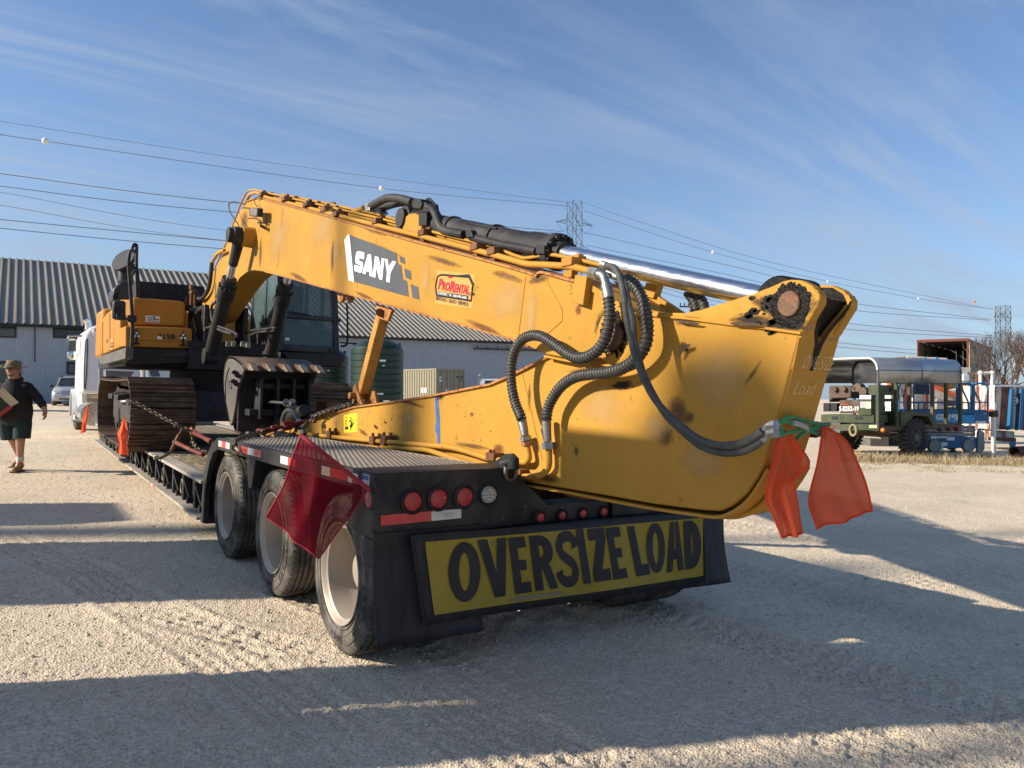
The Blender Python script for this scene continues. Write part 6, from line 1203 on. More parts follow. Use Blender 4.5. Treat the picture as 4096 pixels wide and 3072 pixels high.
# ------------------------------------------------------------------ white tractor unit in front of the trailer
TK = thing('tractor_unit', 'white conventional tractor unit coupled to the lowboy seen past the left crawler', 'truck', (3.0, 24, 0))
yk = 22.3
xk = P(332, 1400, y=yk).x; zk1 = P(360, 1296, y=yk).z; zk0 = P(340, 1575, y=yk).z
def rrect(x0, x1, z0, z1, r, n=7):
    pts = [(x0, z0), (x1, z0)]
    for k in range(n+1): a = PI/2*k/n; pts.append((x1-r+r*math.cos(a), z1-r+r*math.sin(a)))
    for k in range(n+1): a = PI/2+PI/2*k/n; pts.append((x0+r+r*math.cos(a), z1-r+r*math.sin(a)))
    return pts
MB().prism([(x, yk, z) for x, z in rrect(xk, xk+2.3, zk0, zk1, .42)], (0, 2.6, 0)).build('sleeper_cab', WHT, TK, bev=.08)
MB().hexa([Vector(q) for q in ((xk+.3, yk+2.6, 1.0), (xk+2.0, yk+2.6, 1.0), (xk+1.9, yk+5.2, .9), (xk+.4, yk+5.2, .9), (xk+.3, yk+2.6, 2.0), (xk+2.0, yk+2.6, 2.0), (xk+1.8, yk+5.2, 1.75), (xk+.5, yk+5.2, 1.75))]).build('hood', WHT, TK, bev=.1)
fx, fy = 1.78, 26.4
MB().prism([(fx-.22, fy+.72*math.cos(a), .52+.72*math.sin(a)) for a in np.linspace(-.2, PI+.1, 14)]+[(fx-.22, fy+.62*math.cos(a), .52+.62*math.sin(a)) for a in np.linspace(PI+.1, -.2, 14)], (.7, 0, 0)).build('front_fender', WHT, TK)
def truckwheel(x, y):
    o = MB().lathe([(0, .3), (-.02, .4), (.02, .5), (.05, .52), (.25, .52), (.28, .5), (.3, .3)], (x, y, .52), (1, 0, 0), 40).build('wheel', TYR, TK); g = MB()
    for k in range(36):
        for s in (0, 1): a = 2*PI*(k+s*.5)/36; c = Vector((x+.1+s*.11, y+math.sin(a)*.52, .52+math.cos(a)*.52)); g.bar(c+Vector((-.05, 0, 0)), c+Vector((.05, 0, 0)), .05, .02, up=(0, math.sin(a), math.cos(a)))
    g.build('tread_block', TRD, o)['kind'] = 'stuff'; MB().lathe([(.0, .3), (.02, .27), (.1, .2), (.06, .12), (.0, .1), (0, .001)], (x, y, .52), (1, 0, 0), 28).build('rim', CHR, o)
truckwheel(fx-.12, fy); truckwheel(3.9, fy); truckwheel(2.15, 20.9); truckwheel(2.15, 22.1); truckwheel(3.75, 20.9); truckwheel(3.75, 22.1)
MB().box(2.5, 3.4, 19.8, 28, .7, .95).build('chassis_rail', BLK, TK)
MB().prism([P(u, v, y=24.2) for u, v in ((322, 1548), (350, 1556), (352, 1655), (326, 1650))], (0, 1.6, 0)).build('side_fairing', WHT, TK, bev=.04)
MB().cyl((xk+.3, yk+.2, .62), (xk+.3, yk+1.7, .62), .3, n=28).build('fuel_tank', CHR, TK)
MB().box(xk-.1, xk+.3, yk+1.2, yk+1.9, .36, .42).build('cab_step', STL, TK)
for q_ in ([(880, 142), (892, 142), (888, 640), (862, 640), (862, 600)],): MB().tube(spline([P(a*.3918, 1300+b*.3918, y=yk-.02) for a, b in ((878, 160), (892, 155), (888, 400), (872, 630), (860, 630), (862, 400), (872, 200))], 3), .012, 6, closed=True).build('door_seal', TRIM, TK)
for a, b in (((842, 130), (838, 680)), ((822, 240), (818, 600)), ((826, 140), (830, 300))): MB().tube([P(q[0]*.3918, 1300+q[1]*.3918, y=23.5) for q in (a, b)], .03, 8).build('grab_rail', CHR, TK)
MB().tube([P(u, v, y=23.2) for u, v in ((344, 1345), (300, 1344), (276, 1346), (272, 1356))], .03, 8).build('mirror_bracket', STL, TK)
q = [P(0+a*.217, 1280+b*.217, y=23.3) for a, b in ((1258, 335), (1395, 335), (1398, 590), (1258, 590))]; mm = MB().prism(q, (0, .12, 0)).build('west_coast_mirror', BLK, TK, bev=.03)
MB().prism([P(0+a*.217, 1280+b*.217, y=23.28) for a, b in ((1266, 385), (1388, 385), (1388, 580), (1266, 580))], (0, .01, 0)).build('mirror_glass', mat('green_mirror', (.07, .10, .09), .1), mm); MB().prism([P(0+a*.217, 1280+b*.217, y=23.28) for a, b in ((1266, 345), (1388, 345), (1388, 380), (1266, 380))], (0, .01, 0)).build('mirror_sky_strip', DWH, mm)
MB().ball(P(0+1335*.217, 1280+650*.217, y=23.2), .125, 20, 10, (1, .25, 1)).build('convex_mirror', MIR, mm)
p = P(250+460*.3013, 950+1265*.3013, y=yk-.0); MB().lathe([(0, .13), (.08, .12), (.1, .1), (.06, .08), (.04, .001)], p, (0, -1, 0), 20).build('work_light', CHR, TK)
MB().tube(spline([P(250+a*.3013, 950+b*.3013, y=yk+1) for a, b in ((345, 1220), (345, 1160), (330, 1110), (318, 1085))], 3), [.09]*6+[.1]*4, 14).build('exhaust_stack', CHR, TK)
MB().tube([P(u, v, y=22.0) for u, v in ((401, 1470), (401, 1560))], .04, 8).tube([P(u, v, y=22) for u, v in ((408, 1470), (408, 1560))], .02, 8).build('air_line', STL, TK)
# clutter between the cab and the gooseneck, glimpsed over the track
MB().prism([P(350+a*.2411, 1450+b*.2411, y=20.5) for a, b in ((305, 130), (780, 150), (720, 235), (305, 235))], (0, .5, 0)).build('headboard', mat('worn_grey_board', (.16, .15, .16), .6), TK)
MB().cyl(P(350+940*.2411, 1450+110*.2411, y=20.2), P(350+940*.2411, 1450+260*.2411, y=20.2), .1, n=16).build('chrome_post', CHR, TK)
MB().prism([P(350+a*.2411, 1450+b*.2411, y=19.6) for a, b in ((1010, 110), (1165, 110), (1215, 235), (1050, 235))], (0, .05, 0)).build('spare_panel', mat('blue_grey_panel', (.12, .15, .22), .4, var=.4), TK)
# ------------------------------------------------------------------ right hand yard
OLV = mat('camouflage_green', (.035, .055, .025), .6, var=.2, scale=1, bump=.1, dust=.2); BRN = mat('camouflage_brown', (.085, .055, .04), .6, var=.3, bump=.1, dust=.2)
GAL = mat('galvanised_sheet', (.33, .35, .38), .3, .75, var=.25, scale=.8, bump=.05, dust=.1); GRM = mat('military_grey', (.09, .095, .1), .6, var=.3, dust=.2)
MM, ME = frame(3512, 20, 30, 'utility_trailer', 'olive single axle military trailer with a curved galvanised canopy and generator', 'trailer')
def ms(k, pts, y): return PL(MM, k, pts, y=y)
LW = ms('E', [(1545, 600)], 0)[0].x; zt_ = ms('E', [(855, 580)], 0)[0].z; zc = ms('E', [(855, 515)], 0)[0].z; zb2 = ms('E', [(855, 690)], 0)[0].z
WD = 2.15
prof = [(0, zb2), (0, zt_)]+[(.28-.28*math.cos(a), zt_+(zc-zt_+.12)*math.sin(a)) for a in np.linspace(.2, PI/2, 6)]+[(WD-.28+.28*math.sin(a), zt_+(zc-zt_+.12)*math.cos(a)) for a in np.linspace(0, PI/2-.2, 6)]+[(WD, zt_), (WD, zb2)]
k = len(prof); m = MB().add([(x, y, z) for x in (-.02, LW) for y, z in prof], [(i, i+1, k+i+1, k+i) for i in range(k-1)]); o = bl(m, 'canopy_sheet', GAL, ME); o.modifiers.new('s', 'SOLIDIFY').thickness = .02
for x in (0, LW/2, LW-.04): bl(MB().tube([(x, y, z-.03) for y, z in prof], .035, 6), 'canopy_hoop', GRM, ME)
bl(MB().tube([(-.03, y, z) for y, z in prof[1:-1]], .025, 6), 'canopy_rim', DWH, ME); bl(MB().box(-.02, LW, -.026, -.02, zt_-.015, zt_+.005), 'canopy_seam', TRIM, ME)
zfl = ms('E', [(860, 1050)], 0)[0].z
for a in (857, 1008, 1118, 1308, 1420, 1538): x = ms('E', [(a, 900)], 0)[0].x; bl(MB().box(x-.04, x+.04, -.03, .05, zfl-.05, zb2), 'stake', BRN if a in (1118, 1308) else OLV, ME)
for x in (.02, LW*.5, LW-.05): bl(MB().box(x, x+.07, WD-.05, WD+.02, zfl, zb2), 'stake', GRM, ME)
bl(MB().box(0, LW, 0, WD, zfl-.12, zfl), 'bed', BRN, ME); zf2 = ms('E', [(560, 1080)], 0)[0].z
def mx_(k, pts, x): return PL(MM, k, pts, x=x)
ec = mx_('E', [(540, 1030), (860, 1030), (860, 1075), (540, 1085)], -.03); bl(MB().prism(ec, (.05, 0, 0)), 'end_beam', OLV, ME); bl(MB().prism(mx_('E', [(380, 950), (820, 955), (820, 1020), (380, 1015)], -.0), (.6, 0, 0)), 'generator_skid', OLV, ME, bev=.01)
bl(MB().prism(mx_('E', [(455, 985), (540, 985), (540, 1100), (455, 1100)], .02), (.3, 0, 0)), 'side_step', GRM, ME)
for a, w_ in ((470, 50), (665, 60)): bl(MB().prism(mx_('E', [(a, 965), (a+w_, 965), (a+w_, 992), (a, 992)], -.01), (.01, 0, 0)), 'fork_pocket', TRIM, ME)
bl(MB().prism(mx_('E', [(535, 830), (700, 830), (700, 940), (535, 940)], -.0), (.5, 0, 0)), 'fuel_box', BRN, ME, bev=.02)
g = MB(); qtext(g, 'S-8252-19', mx_('E', [(532, 925), (695, 918), (695, 882), (532, 880)], -.012), .03); bl(g, 'painted_number', DWH, ME); g = MB(); qtext(g, '#3216', mx_('E', [(540, 872), (605, 872), (605, 856), (540, 856)], -.012), .01); bl(g, 'painted_number', mat('orange_crayon', (.6, .12, .04), .7), ME)
bl(MB().prism(mx_('E', [(700, 785), (798, 785), (798, 955), (700, 955)], -.03), (.6, 0, 0)), 'generator_box', OLV, ME, bev=.01); bl(MB().prism(mx_('E', [(702, 790), (795, 790), (795, 822), (702, 822)], -.045), (.02, 0, 0)), 'paper_tray', DWH, ME)
bl(MB().prism(mx_('E', [(705, 842), (748, 842), (748, 895), (705, 895)], -.045), (.01, 0, 0)), 'data_plate', mat('data_plate', (.4, .4, .42), .5, var=.4, scale=30), ME); bl(MB().prism(mx_('E', [(750, 842), (795, 842), (795, 900), (750, 900)], -.045), (.01, 0, 0)), 'data_card', mat('yellowed_card', (.55, .5, .36), .6), ME)
bl(MB().prism(mx_('E', [(772, 705), (850, 705), (850, 780), (772, 780)], .05), (.5, 0, 0)), 'control_box', OLV, ME, bev=.01)
bl(MB().prism(mx_('E', [(445, 715), (475, 710), (630, 715), (630, 815), (480, 815), (445, 850)], .1), (.7, 0, 0)), 'engine_block', BRN, ME, bev=.03)
for a, b, r in ((500, 740, .07), (575, 740, .07), (690, 725, .12), (735, 760, .12), (660, 740, .08)): c = mx_('E', [(a, b)], .05)[0]; bl(MB().cyl(c+Vector((-.05, 0, 0)), c+Vector((.15, 0, 0)), r, n=16), 'engine_cylinder', BRN, ME, bev=.01)
for a in (430, 490): bl(MB().prism(mx_('E', [(a-30, 855), (a+22, 855), (a+22, 925), (a-30, 925)], -.02), (.3, 0, 0)), 'battery_box', TRIM, ME, bev=.01)
q = ms('E', [(862, 705), (980, 705), (980, 790), (862, 790)], .12); bl(MB().prism(q, (0, .1, 0)), 'gauge_panel', OLV, ME); q = ms('E', [(868, 712), (972, 712), (972, 785), (868, 785)], .115); bl(MB().prism(q, (0, .005, 0)), 'gauge_face', GRM, ME)
for a in (878, 900, 928, 952): c = ms('E', [(a, 740)], .11)[0]; bl(MB().lathe([(0, .07), (.02, .07), (.02, .055), (.01, .05), (.01, .001)], c, (0, -1, 0), 14), 'gauge', TRIM, ME)
for a in (880, 910, 940): c = ms('E', [(a, 775)], .11)[0]; bl(MB().cyl(c, c+Vector((0, -.02, 0)), .025, n=8), 'switch', TRIM, ME)
q = ms('E', [(860, 820), (985, 820), (985, 1015), (860, 1015)], .3); fr2 = MB(); x0, x1, z1, z0 = q[0].x, q[1].x, q[0].z, q[2].z
fr2.box(x0, x1, .28, .9, z1-.08, z1).box(x0, x1, .28, .9, z0, z0+.3).box(x0, x0+.08, .28, .34, z0+.3, z1-.08).box(x1-.08, x1, .28, .34, z0+.3, z1-.08); bl(fr2, 'generator_frame', OLV, ME, bev=.01); bl(MB().box(x0+.2, x1-.2, .4, .8, z0+.3, z1-.2), 'alternator', TRIM, ME, bev=.04)
q = ms('E', [(1045, 925), (1120, 925), (1165, 925), (1300, 940), (1350, 1045), (1310, 1045), (1270, 965), (1150, 955), (1100, 1045), (1045, 1045)], -.06); 
bl(MB().prism(q, (0, .5, 0)), 'wheel_fender', OLV, ME); bl(MB().prism(ms('E', [(1010, 925), (1120, 925), (1075, 1040), (1010, 1040)], -.01), (0, .02, 0)), 'side_board', BRN, ME)
wc_ = ms('E', [(1180, 1158)], -.12)[0]
def mwheel(y, s):
    rr = .51; o = bl(MB().lathe([(-.15, .26), (-.16, .36), (-.12, .47), (-.1, .49), (.1, .49), (.12, .47), (.16, .36), (.15, .26)], (wc_.x, y, rr), (0, 1, 0), 40), 'wheel', mat('mud_tyre_rubber', (.022, .02, .02), .8, var=.3, bump=.3, dust=.35, dcol=(.1, .09, .075)), ME); g = MB()
    for k in range(26):
        for s2 in (-1, 1): a = 2*PI*(k+(.5 if s2 > 0 else 0))/26; c = Vector((wc_.x+math.cos(a)*.495, y+s2*.075, rr+math.sin(a)*.495)); g.bar(c+Vector((0, -.065, 0)), c+Vector((0, .065, 0)), .06, .045, up=(math.cos(a), 0, math.sin(a)))
    bl(g, 'tread_lugs', TRD, o, kind='stuff'); bl(MB().lathe([(s*.13, .26), (s*.1, .24), (s*.03, .2), (s*.06, .12), (s*.14, .1), (s*.14, .001)], (wc_.x, y, rr), (0, 1, 0), 28), 'rim', GRM, o)
    h = MB()
    for k in range(6): a = k*PI/3; h.cyl((wc_.x+.185*math.cos(a), y+s*.05, rr+.185*math.sin(a)), (wc_.x+.185*math.cos(a), y+s*.06, rr+.185*math.sin(a)), .03, n=8)
    bl(h, 'rim_holes', TRIM, o, kind='stuff')
mwheel(.02, -1); mwheel(WD-.15, -1); bl(MB().cyl((wc_.x, .1, .51), (wc_.x, WD-.2, .51), .06, n=10), 'axle', BRN, ME)
for x in (.6, 1.9): bl(MB().box(x, x+.1, .1, WD-.1, .6, zfl-.12), 'frame_rail', BRN, ME)
for a, m_ in ((1385, BRN), (1455, BRN), (1522, mat('dull_red_lamp', (.2, .02, .02), .4))): c = ms('E', [(a, 1062)], .05)[0]; bl(MB().cyl(c+Vector((0, -.03, 0)), c+Vector((0, .1, 0)), .1, n=14), 'rear_lamp', m_, ME)
c = mx_('E', [(648, 1080)], -.06)[0]; bl(MB().tube([c+Vector((0, .1*math.cos(a), .15*math.sin(a))) for a in np.linspace(0, 2*PI, 12)[:-1]], .035, 6, closed=True), 'tow_shackle', mat('shackle_tan', (.3, .25, .15), .6), ME)
c = mx_('E', [(895, 1080)], -.06)[0]; bl(MB().ball(c, .06, 10, 6), 'marker_lamp', AMB, ME); bl(MB().prism(mx_('E', [(780, 1037), (845, 1037), (845, 1062), (780, 1062)], -.04), (.01, 0, 0)), 'reflector_plate', mat('cream_plate', (.5, .45, .3), .5), ME)
# scissor lift
SLB = mat('lift_blue', (.015, .13, .30), .4, var=.15, scale=1, bump=.05, dust=.1); SLG = mat('lift_arm_grey', (.30, .31, .31), .5, var=.12, dust=.15)
SM_, SE = frame(3700, 22.8, 6, 'scissor_lift', 'blue scissor lift with folded grey arms behind the canopied trailer', 'lift')
def sl(pts, y=0, k='E'): return PL(SM_, k, pts, y=y)
q = sl([(1285, 1120), (1560, 1140), (1680, 1140), (1680, 1300), (1560, 1300), (1285, 1290)]); bl(MB().prism([(q[0].x, 0, q[0].z), (q[2].x, 0, q[2].z), (q[2].x, 0, .12), (q[0].x-.3, 0, .12), (q[0].x-.3, 0, q[0].z)], (0, .76, 0)), 'chassis', SLB, SE, bev=.02)
def swheel(a, y): c = sl([(a, 1270)])[0]; o = bl(MB().lathe([(0, .17), (-.01, .2), (.02, .21), (.1, .21), (.12, .17)], (c.x, y, .21), (0, 1, 0), 30), 'wheel', mat('grey_solid_tyre', (.16, .16, .155), .7, var=.2, dust=.3), SE); bl(MB().lathe([(0, .17), (.01, .13), (.02, .001)], (c.x, y, .21), (0, 1, 0), 24), 'rim', SLG, o)
swheel(1603, -.04); swheel(1603, .7); swheel(1320, -.04); swheel(1320, .7)
for i, (y0, y1) in enumerate(((1040, 1065), (1068, 1092), (1096, 1120), (1124, 1142))):
    q = sl([(1190, y0+i*2), (1660, y0+4+i*2), (1660, y1+8+i*2), (1190, y1+i*2-4)], .1); bl(MB().prism(q, (0, .05, 0)), 'scissor_arm', SLG, SE, bev=.006); q2 = [p+Vector((0, .5, 0)) for p in q]; bl(MB().prism(q2, (0, .05, 0)), 'scissor_arm', SLG, SE)
for a, b in ((1650, 1052), (1650, 1078), (1648, 1110), (1605, 1050), (1605, 1074)): c = sl([(a, b)], .09)[0]; bl(MB().cyl(c, c+Vector((0, -.03, 0)), .035, n=12).cyl(c+Vector((0, -.031, 0)), c+Vector((0, -.035, 0)), .015, n=8), 'arm_pin', STL, SE)
q = sl([(1700, 1075), (1740, 1100), (1740, 1240), (1690, 1290), (1678, 1290), (1690, 1100)], -.05); bl(MB().prism(q, (0, .1, 0)), 'end_plate', SLG, SE, bev=.01)
q = sl([(1150, 945), (1655, 955), (1655, 1027), (1150, 1022)], -.03); bl(MB().prism(q, (0, .8, 0)), 'platform', mat('lift_bright_blue', (.04, .30, .62), .4, var=.1, bump=.05), SE, bev=.01); zp = q[0].z; zq = q[2].z
q = sl([(1655, 940), (1770, 945), (1770, 1020), (1655, 1025)], -.02); bl(MB().prism(q, (0, .78, 0)), 'platform_extension', SLB, SE, bev=.01)
g = MB(); qtext(g, 'GS-1930', sl([(1335, 994), (1556, 996), (1556, 948), (1335, 944)], -.034), .05, .2); bl(g, 'model_lettering', DWH, SE)
tr_ = sl([(1165, 692), (1640, 692), (1760, 692)], 0); ztop = tr_[0].z; xa, xb, xc = sl([(1150, 800)])[0].x, sl([(1640, 800)])[0].x, sl([(1765, 800)])[0].x; zmid = sl([(1300, 852)])[0].z
for y in (0, .72):
    bl(MB().tube([(xa, y, zp), (xa, y, ztop-.12), (xa+.04, y, ztop-.03), (xa+.12, y, ztop), (xb-.12, y, ztop), (xb-.04, y, ztop-.04), (xb, y, ztop-.12), (xb, y, zq)], .024, 8), 'guard_rail', SLB, SE); bl(MB().tube([(xb+.04, y, zq), (xb+.04, y, ztop-.08), (xb+.1, y, ztop), (xc-.1, y, ztop), (xc, y, ztop-.1), (xc, y, zq)], .03, 8), 'guard_rail', SLB, SE)
    bl(MB().tube([(xa, y, zmid), (xb, y, zmid)], .02, 6), 'mid_rail', SLB, SE); bl(MB().box(xa, xc, y-.01, y+.01, zp, zp+.12), 'toe_board', SLB, SE)
    for a in (1190, 1240, 1610): x = sl([(a, 900)])[0].x; bl(MB().tube([(x, y, zp), (x, y, zmid)], .02, 6), 'rail_post', SLB, SE)
    for a0, b0, a1, b1 in ((1530, 692, 1600, 840), (1655, 760, 1700, 840), (1700, 840, 1700, 945), (1600, 840, 1610, 945)): p0, p1 = sl([(a0, b0), (a1, b1)], y); bl(MB().tube([p0, p1], .024, 6), 'brace', SLB, SE)
for x in (xa, xc): bl(MB().tube([(x, 0, ztop), (x, .72, ztop)], .024, 8).tube([(x, 0, zmid), (x, .72, zmid)], .02, 6), 'end_rail', SLB, SE)
q = sl([(1182, 700), (1285, 700), (1285, 782), (1182, 782)], .1); bl(MB().prism(q, (0, .2, 0)), 'control_station', mat('navy_control', (.02, .06, .14), .5), SE, bev=.02)
for a0, b0, a1, b1 in ((1295, 1125, 1345, 1155), (1350, 1130, 1435, 1145), (1425, 1135, 1490, 1165), (1300, 1175, 1335, 1205), (1338, 1178, 1430, 1212), (1285, 1210, 1325, 1250), (1325, 1212, 1395, 1252), (1610, 1145, 1645, 1172)): bl(MB().prism(sl([(a0, b0), (a1, b0+3), (a1, b1), (a0, b1)], -.004), (0, .004, 0)), 'decal_plate', DWH, SE)
bl(MB().prism(sl([(1455, 1240), (1500, 1240), (1500, 1262), (1455, 1262)], -.004), (0, .004, 0)), 'vent_slot', TRIM, SE)
for a0, a1 in ((1663, 1682), (1685, 1725), (1727, 1750)): bl(MB().prism(sl([(a0, 1003), (a1, 1003), (a1, 1025), (a0, 1025)], -.03), (0, .004, 0)), 'decal_plate', DWH, SE)
# rusty white and blue hopper bins
RW = mat('rust_streaked_white', (.48, .50, .48), .6, var=.15, scale=1.5, bump=.15, rust=.5, rscale=2.2, rcol=(.17, .06, .03), stretch=(3, 3, .5)); RW2 = mat('rust_brown_sheet', (.14, .05, .03), .7, var=.4, scale=3, bump=.2, stretch=(3, 3, .5), dust=.2)
RM, RE = frame(3972, 24.5, 10, 'hopper_bin', 'rust streaked white hopper with blue ribs and a number 2 at the right edge', 'hopper')
def rh(pts, y=0): return PL(RM, 'E', pts, y=y)
q = rh([(1820, 710), (2300, 740), (2300, 1095), (1815, 1075)]); bl(MB().prism([q[3], (q[2].x, 0, q[3].z), (q[2].x, 0, q[0].z), q[0]], (0, 1.6, 0)), 'bin_body', RW, RE, bev=.02)
for a0, a1, b0, b1 in ((1880, 1945, 720, 1075), (2010, 2030, 728, 1080), (2060, 2150, 735, 1080)): bl(MB().prism(rh([(a0, b0), (a1, b0+4), (a1-15, b1), (a0-20, b1)], -.01), (0, .01, 0)), 'rust_panel', RW2, RE)
for a in (1965, 2045, 2200): bl(MB().prism(rh([(a, 735), (a+22, 742), (a+8, 1070), (a-30, 1080), (a-22, 1060)], -.12), (0, .12, 0)), 'blue_rib', SLB, RE, bev=.005)
c = rh([(1990, 835)], -.02)[0]; o = bl(MB().lathe([(0, .13), (.01, .13), (.01, .001)], c, (0, -1, 0), 20), 'number_disc', DWH, RE); bl(MB().tube([c+Vector((.14*math.cos(a), -.005, .14*math.sin(a))) for a in np.linspace(0, 2*PI, 20)[:-1]], .018, 6, closed=True), 'disc_ring', TRIM, RE); g = MB(); qtext(g, '2', [c+Vector(v) for v in ((-.05, -.015, -.08), (.05, -.015, -.08), (.05, -.015, .08), (-.05, -.015, .08))], .03); bl(g, 'disc_number', TRIM, RE)
g = MB(); qtext(g, '33', rh([(1885, 890), (1915, 892), (1915, 870), (1885, 868)], -.02), .02); bl(g, 'stencil', DBK, RE)
bl(MB().prism(rh([(1825, 1085), (1985, 1090), (1985, 1180), (1825, 1170)], .1), (0, 1.2, 0)), 'bin_base', RW, RE); bl(MB().prism(rh([(1800, 1140), (2000, 1145), (2000, 1170), (1800, 1165)], -.05), (0, .15, 0)), 'base_beam', RUS, RE); bl(MB().prism(rh([(1955, 1165), (1998, 1168), (1995, 1270), (1975, 1270)], -.03), (0, .1, 0)), 'blue_leg', SLB, RE)
q = rh([(1815, 712), (2300, 742)]); bl(MB().bar(q[0], (q[1].x, 0, q[0].z), .06), 'top_rim', DWH, RE)
# white process machine behind the lift
PM, PE = frame(3640, 28, 4, 'process_machine', 'rusty white plant machine with an orange chute behind the blue lift', 'machine')
def pm(pts, y=0): return PL(PM, 'E', pts, y=y)
def pbox(pts, y, d, nm, m, bev=.01): return bl(MB().prism(pm(pts, y), (0, d, 0)), nm, m, PE, bev=bev)
OGE = mat('orange_paint', (.75, .15, .04), .45, var=.2, bump=.05, dust=.1); OW = mat('old_white_panel', (.62, .62, .56), .5, var=.12, scale=1, bump=.05, rust=.22, rscale=3, rcol=(.3, .13, .05))
pbox([(1315, 745), (1660, 745), (1660, 940), (1315, 940)], .2, 1.5, 'cabinet', OW); pbox([(1340, 820), (1425, 820), (1425, 940), (1340, 940)], .12, .1, 'grey_door', SLG); pbox([(1350, 840), (1390, 840), (1390, 855), (1350, 855)], .10, .01, 'orange_plate', OGE)
pbox([(1430, 830), (1620, 835), (1620, 920), (1430, 920)], .17, .02, 'dark_opening', RUS); pbox([(1430, 880), (1620, 882), (1620, 890), (1430, 888)], .1, .06, 'shelf_rail', OW)
pbox([(1315, 705), (1395, 725), (1740, 880), (1740, 915), (1395, 760), (1330, 735)], .0, .12, 'orange_chute', OGE); pbox([(1300, 690), (1500, 692), (1500, 745), (1300, 745)], .9, .5, 'brown_box', RUS)
pbox([(1548, 560), (1625, 560), (1625, 600), (1600, 600), (1600, 690), (1548, 690)], .6, .5, 'white_housing', OW); pbox([(1558, 602), (1720, 605), (1720, 700), (1558, 700)], .8, .6, 'rusty_housing', RW); pbox([(1562, 618), (1612, 618), (1612, 668), (1562, 668)], .5, .15, 'meter_box', DWH); pbox([(1500, 745), (1690, 700), (1740, 760), (1740, 815), (1500, 800)], .5, .6, 'hood_plate', OW)
pbox([(985, 640), (1045, 640), (1045, 930), (985, 930)], .4, .8, 'side_cabinet', OW); pbox([(1000, 810), (1060, 812), (1060, 925), (1000, 925)], .2, .2, 'pale_locker', mat('pale_locker', (.5, .56, .55), .5, rust=.1)); pbox([(1100, 690), (1150, 690), (1150, 810), (1100, 810)], .3, .5, 'rusty_column', RW); pbox([(960, 690), (1010, 690), (1005, 720), (975, 715)], .2, .3, 'orange_bracket', OGE)
for a0, b0, a1, b1, m_ in ((1030, 700, 1050, 780, SLG), (1065, 690, 1035, 800, SLG), (1080, 690, 1085, 930, RW2), (1250, 690, 1250, 930, RW2), (1280, 700, 1275, 940, SLG), (1680, 600, 1680, 730, RUS)): p0, p1 = pm([(a0, b0), (a1, b1)], .25); bl(MB().bar(p0, p1, .12), 'pipe_stay', m_, PE)
for i in range(7): bl(MB().tube(spline([pm([(a, b)], .3)[0] for a, b in ((1620+i*9, 610+random.uniform(-10, 10)), (1650+i*8, 640+random.uniform(-15, 15)), (1700+i*6, 615+random.uniform(-20, 30)), (1730+i*3, 680))], 4), .015, 5), 'loose_cable', mat('pale_cable', (.45, .42, .33), .7) if i % 2 else TRIM, PE)
pbox([(790, 1150), (945, 1160), (945, 1245), (790, 1225)], -2.5, .8, 'ground_tank', mat('brown_grey_tank', (.14, .13, .12), .6, var=.3)); pbox([(810, 1110), (945, 1095), (945, 1150), (820, 1130)], -2.5, .5, 'ground_tank_top', SLG)
pbox([(1000, 925), (1260, 925), (1260, 1240), (1000, 1240)], .5, .8, 'dark_base', mat('dark_plinth', (.03, .03, .03), .8)); pbox([(945, 1100), (1040, 1100), (1040, 1250), (945, 1250)], -2.0, .5, 'dark_drum', TRIM)
# upper rusty bin whose rim shows over the canopy
UM, UE = frame(3630, 34, 0, 'upper_hopper', 'rusty hopper rim with blue ribs rising over the canopy roof', 'hopper')
q = PL(UM, 'E', [(1095, 470), (1425, 488), (1425, 760), (1095, 760)], y=0); bl(MB().prism(q, (0, 1.5, 0)), 'bin_body', RW2, UE); bl(MB().prism(PL(UM, 'E', [(1095, 470), (1140, 472), (1140, 760), (1095, 760)], y=-.02), (0, .02, 0)), 'bleached_panel', OW, UE)
for a in (1245, 1340): bl(MB().prism(PL(UM, 'E', [(a, 472), (a+15, 485), (a+15, 520), (a-2, 530)], y=-.1), (0, .1, 0)), 'blue_rib', SLB, UE)
bl(MB().bar(q[0], q[1], .07), 'top_rim', OW, UE)
# white drain pipe frame and post
VM, VE = frame(3930, 25.5, 0, 'pipe_frame', 'grey white plastic pipe frame standing above the lift rails', 'pipe')
p = PL(VM, 'E', [(1703, 870), (1703, 605), (1800, 605), (1800, 710)], y=0); PVC = mat('white_plastic_pipe', (.6, .62, .62), .4, var=.1); bl(MB().tube([(p[0].x, 0, .3), p[1]], .055, 10).tube([p[1], p[2]], .05, 10).tube([p[2], p[3]], .055, 10), 'pipe_run', PVC, VE)
for q in (p[1], p[2]): bl(MB().ball(q, .085, 10, 8), 'elbow', PVC, VE)
bl(MB().tube([(p[3].x, 0, p[3].z), (p[3].x, .6, .3)], .03, 8), 'rear_stay', PVC, VE)
OM, OE = frame(3970, 21.4, 0, 'marker_post', 'white post with a dark middle band standing in dry grass', 'post')
p = PL(OM, 'E', [(1812, 1312), (1812, 970), (1817, 915), (1817, 855)], y=0); z = [q.z for q in p]; bl(MB().cyl((p[0].x, 0, -.05), (p[0].x, 0, z[1]), .062, n=16), 'lower_sleeve', PVC, OE); bl(MB().box(p[0].x-.08, p[0].x+.08, -.08, .08, z[1], z[2]), 'dark_band', mat('dark_olive', (.04, .045, .03), .7), OE); bl(MB().cyl((p[2].x, 0, z[2]), (p[2].x, 0, z[3]), .045, n=12), 'upper_pipe', PVC, OE); bl(MB().ball((p[0].x-.16, -.1, z[2]), .1, 10, 6, (1.2, .6, .4)), 'red_cap', OGE, OE)
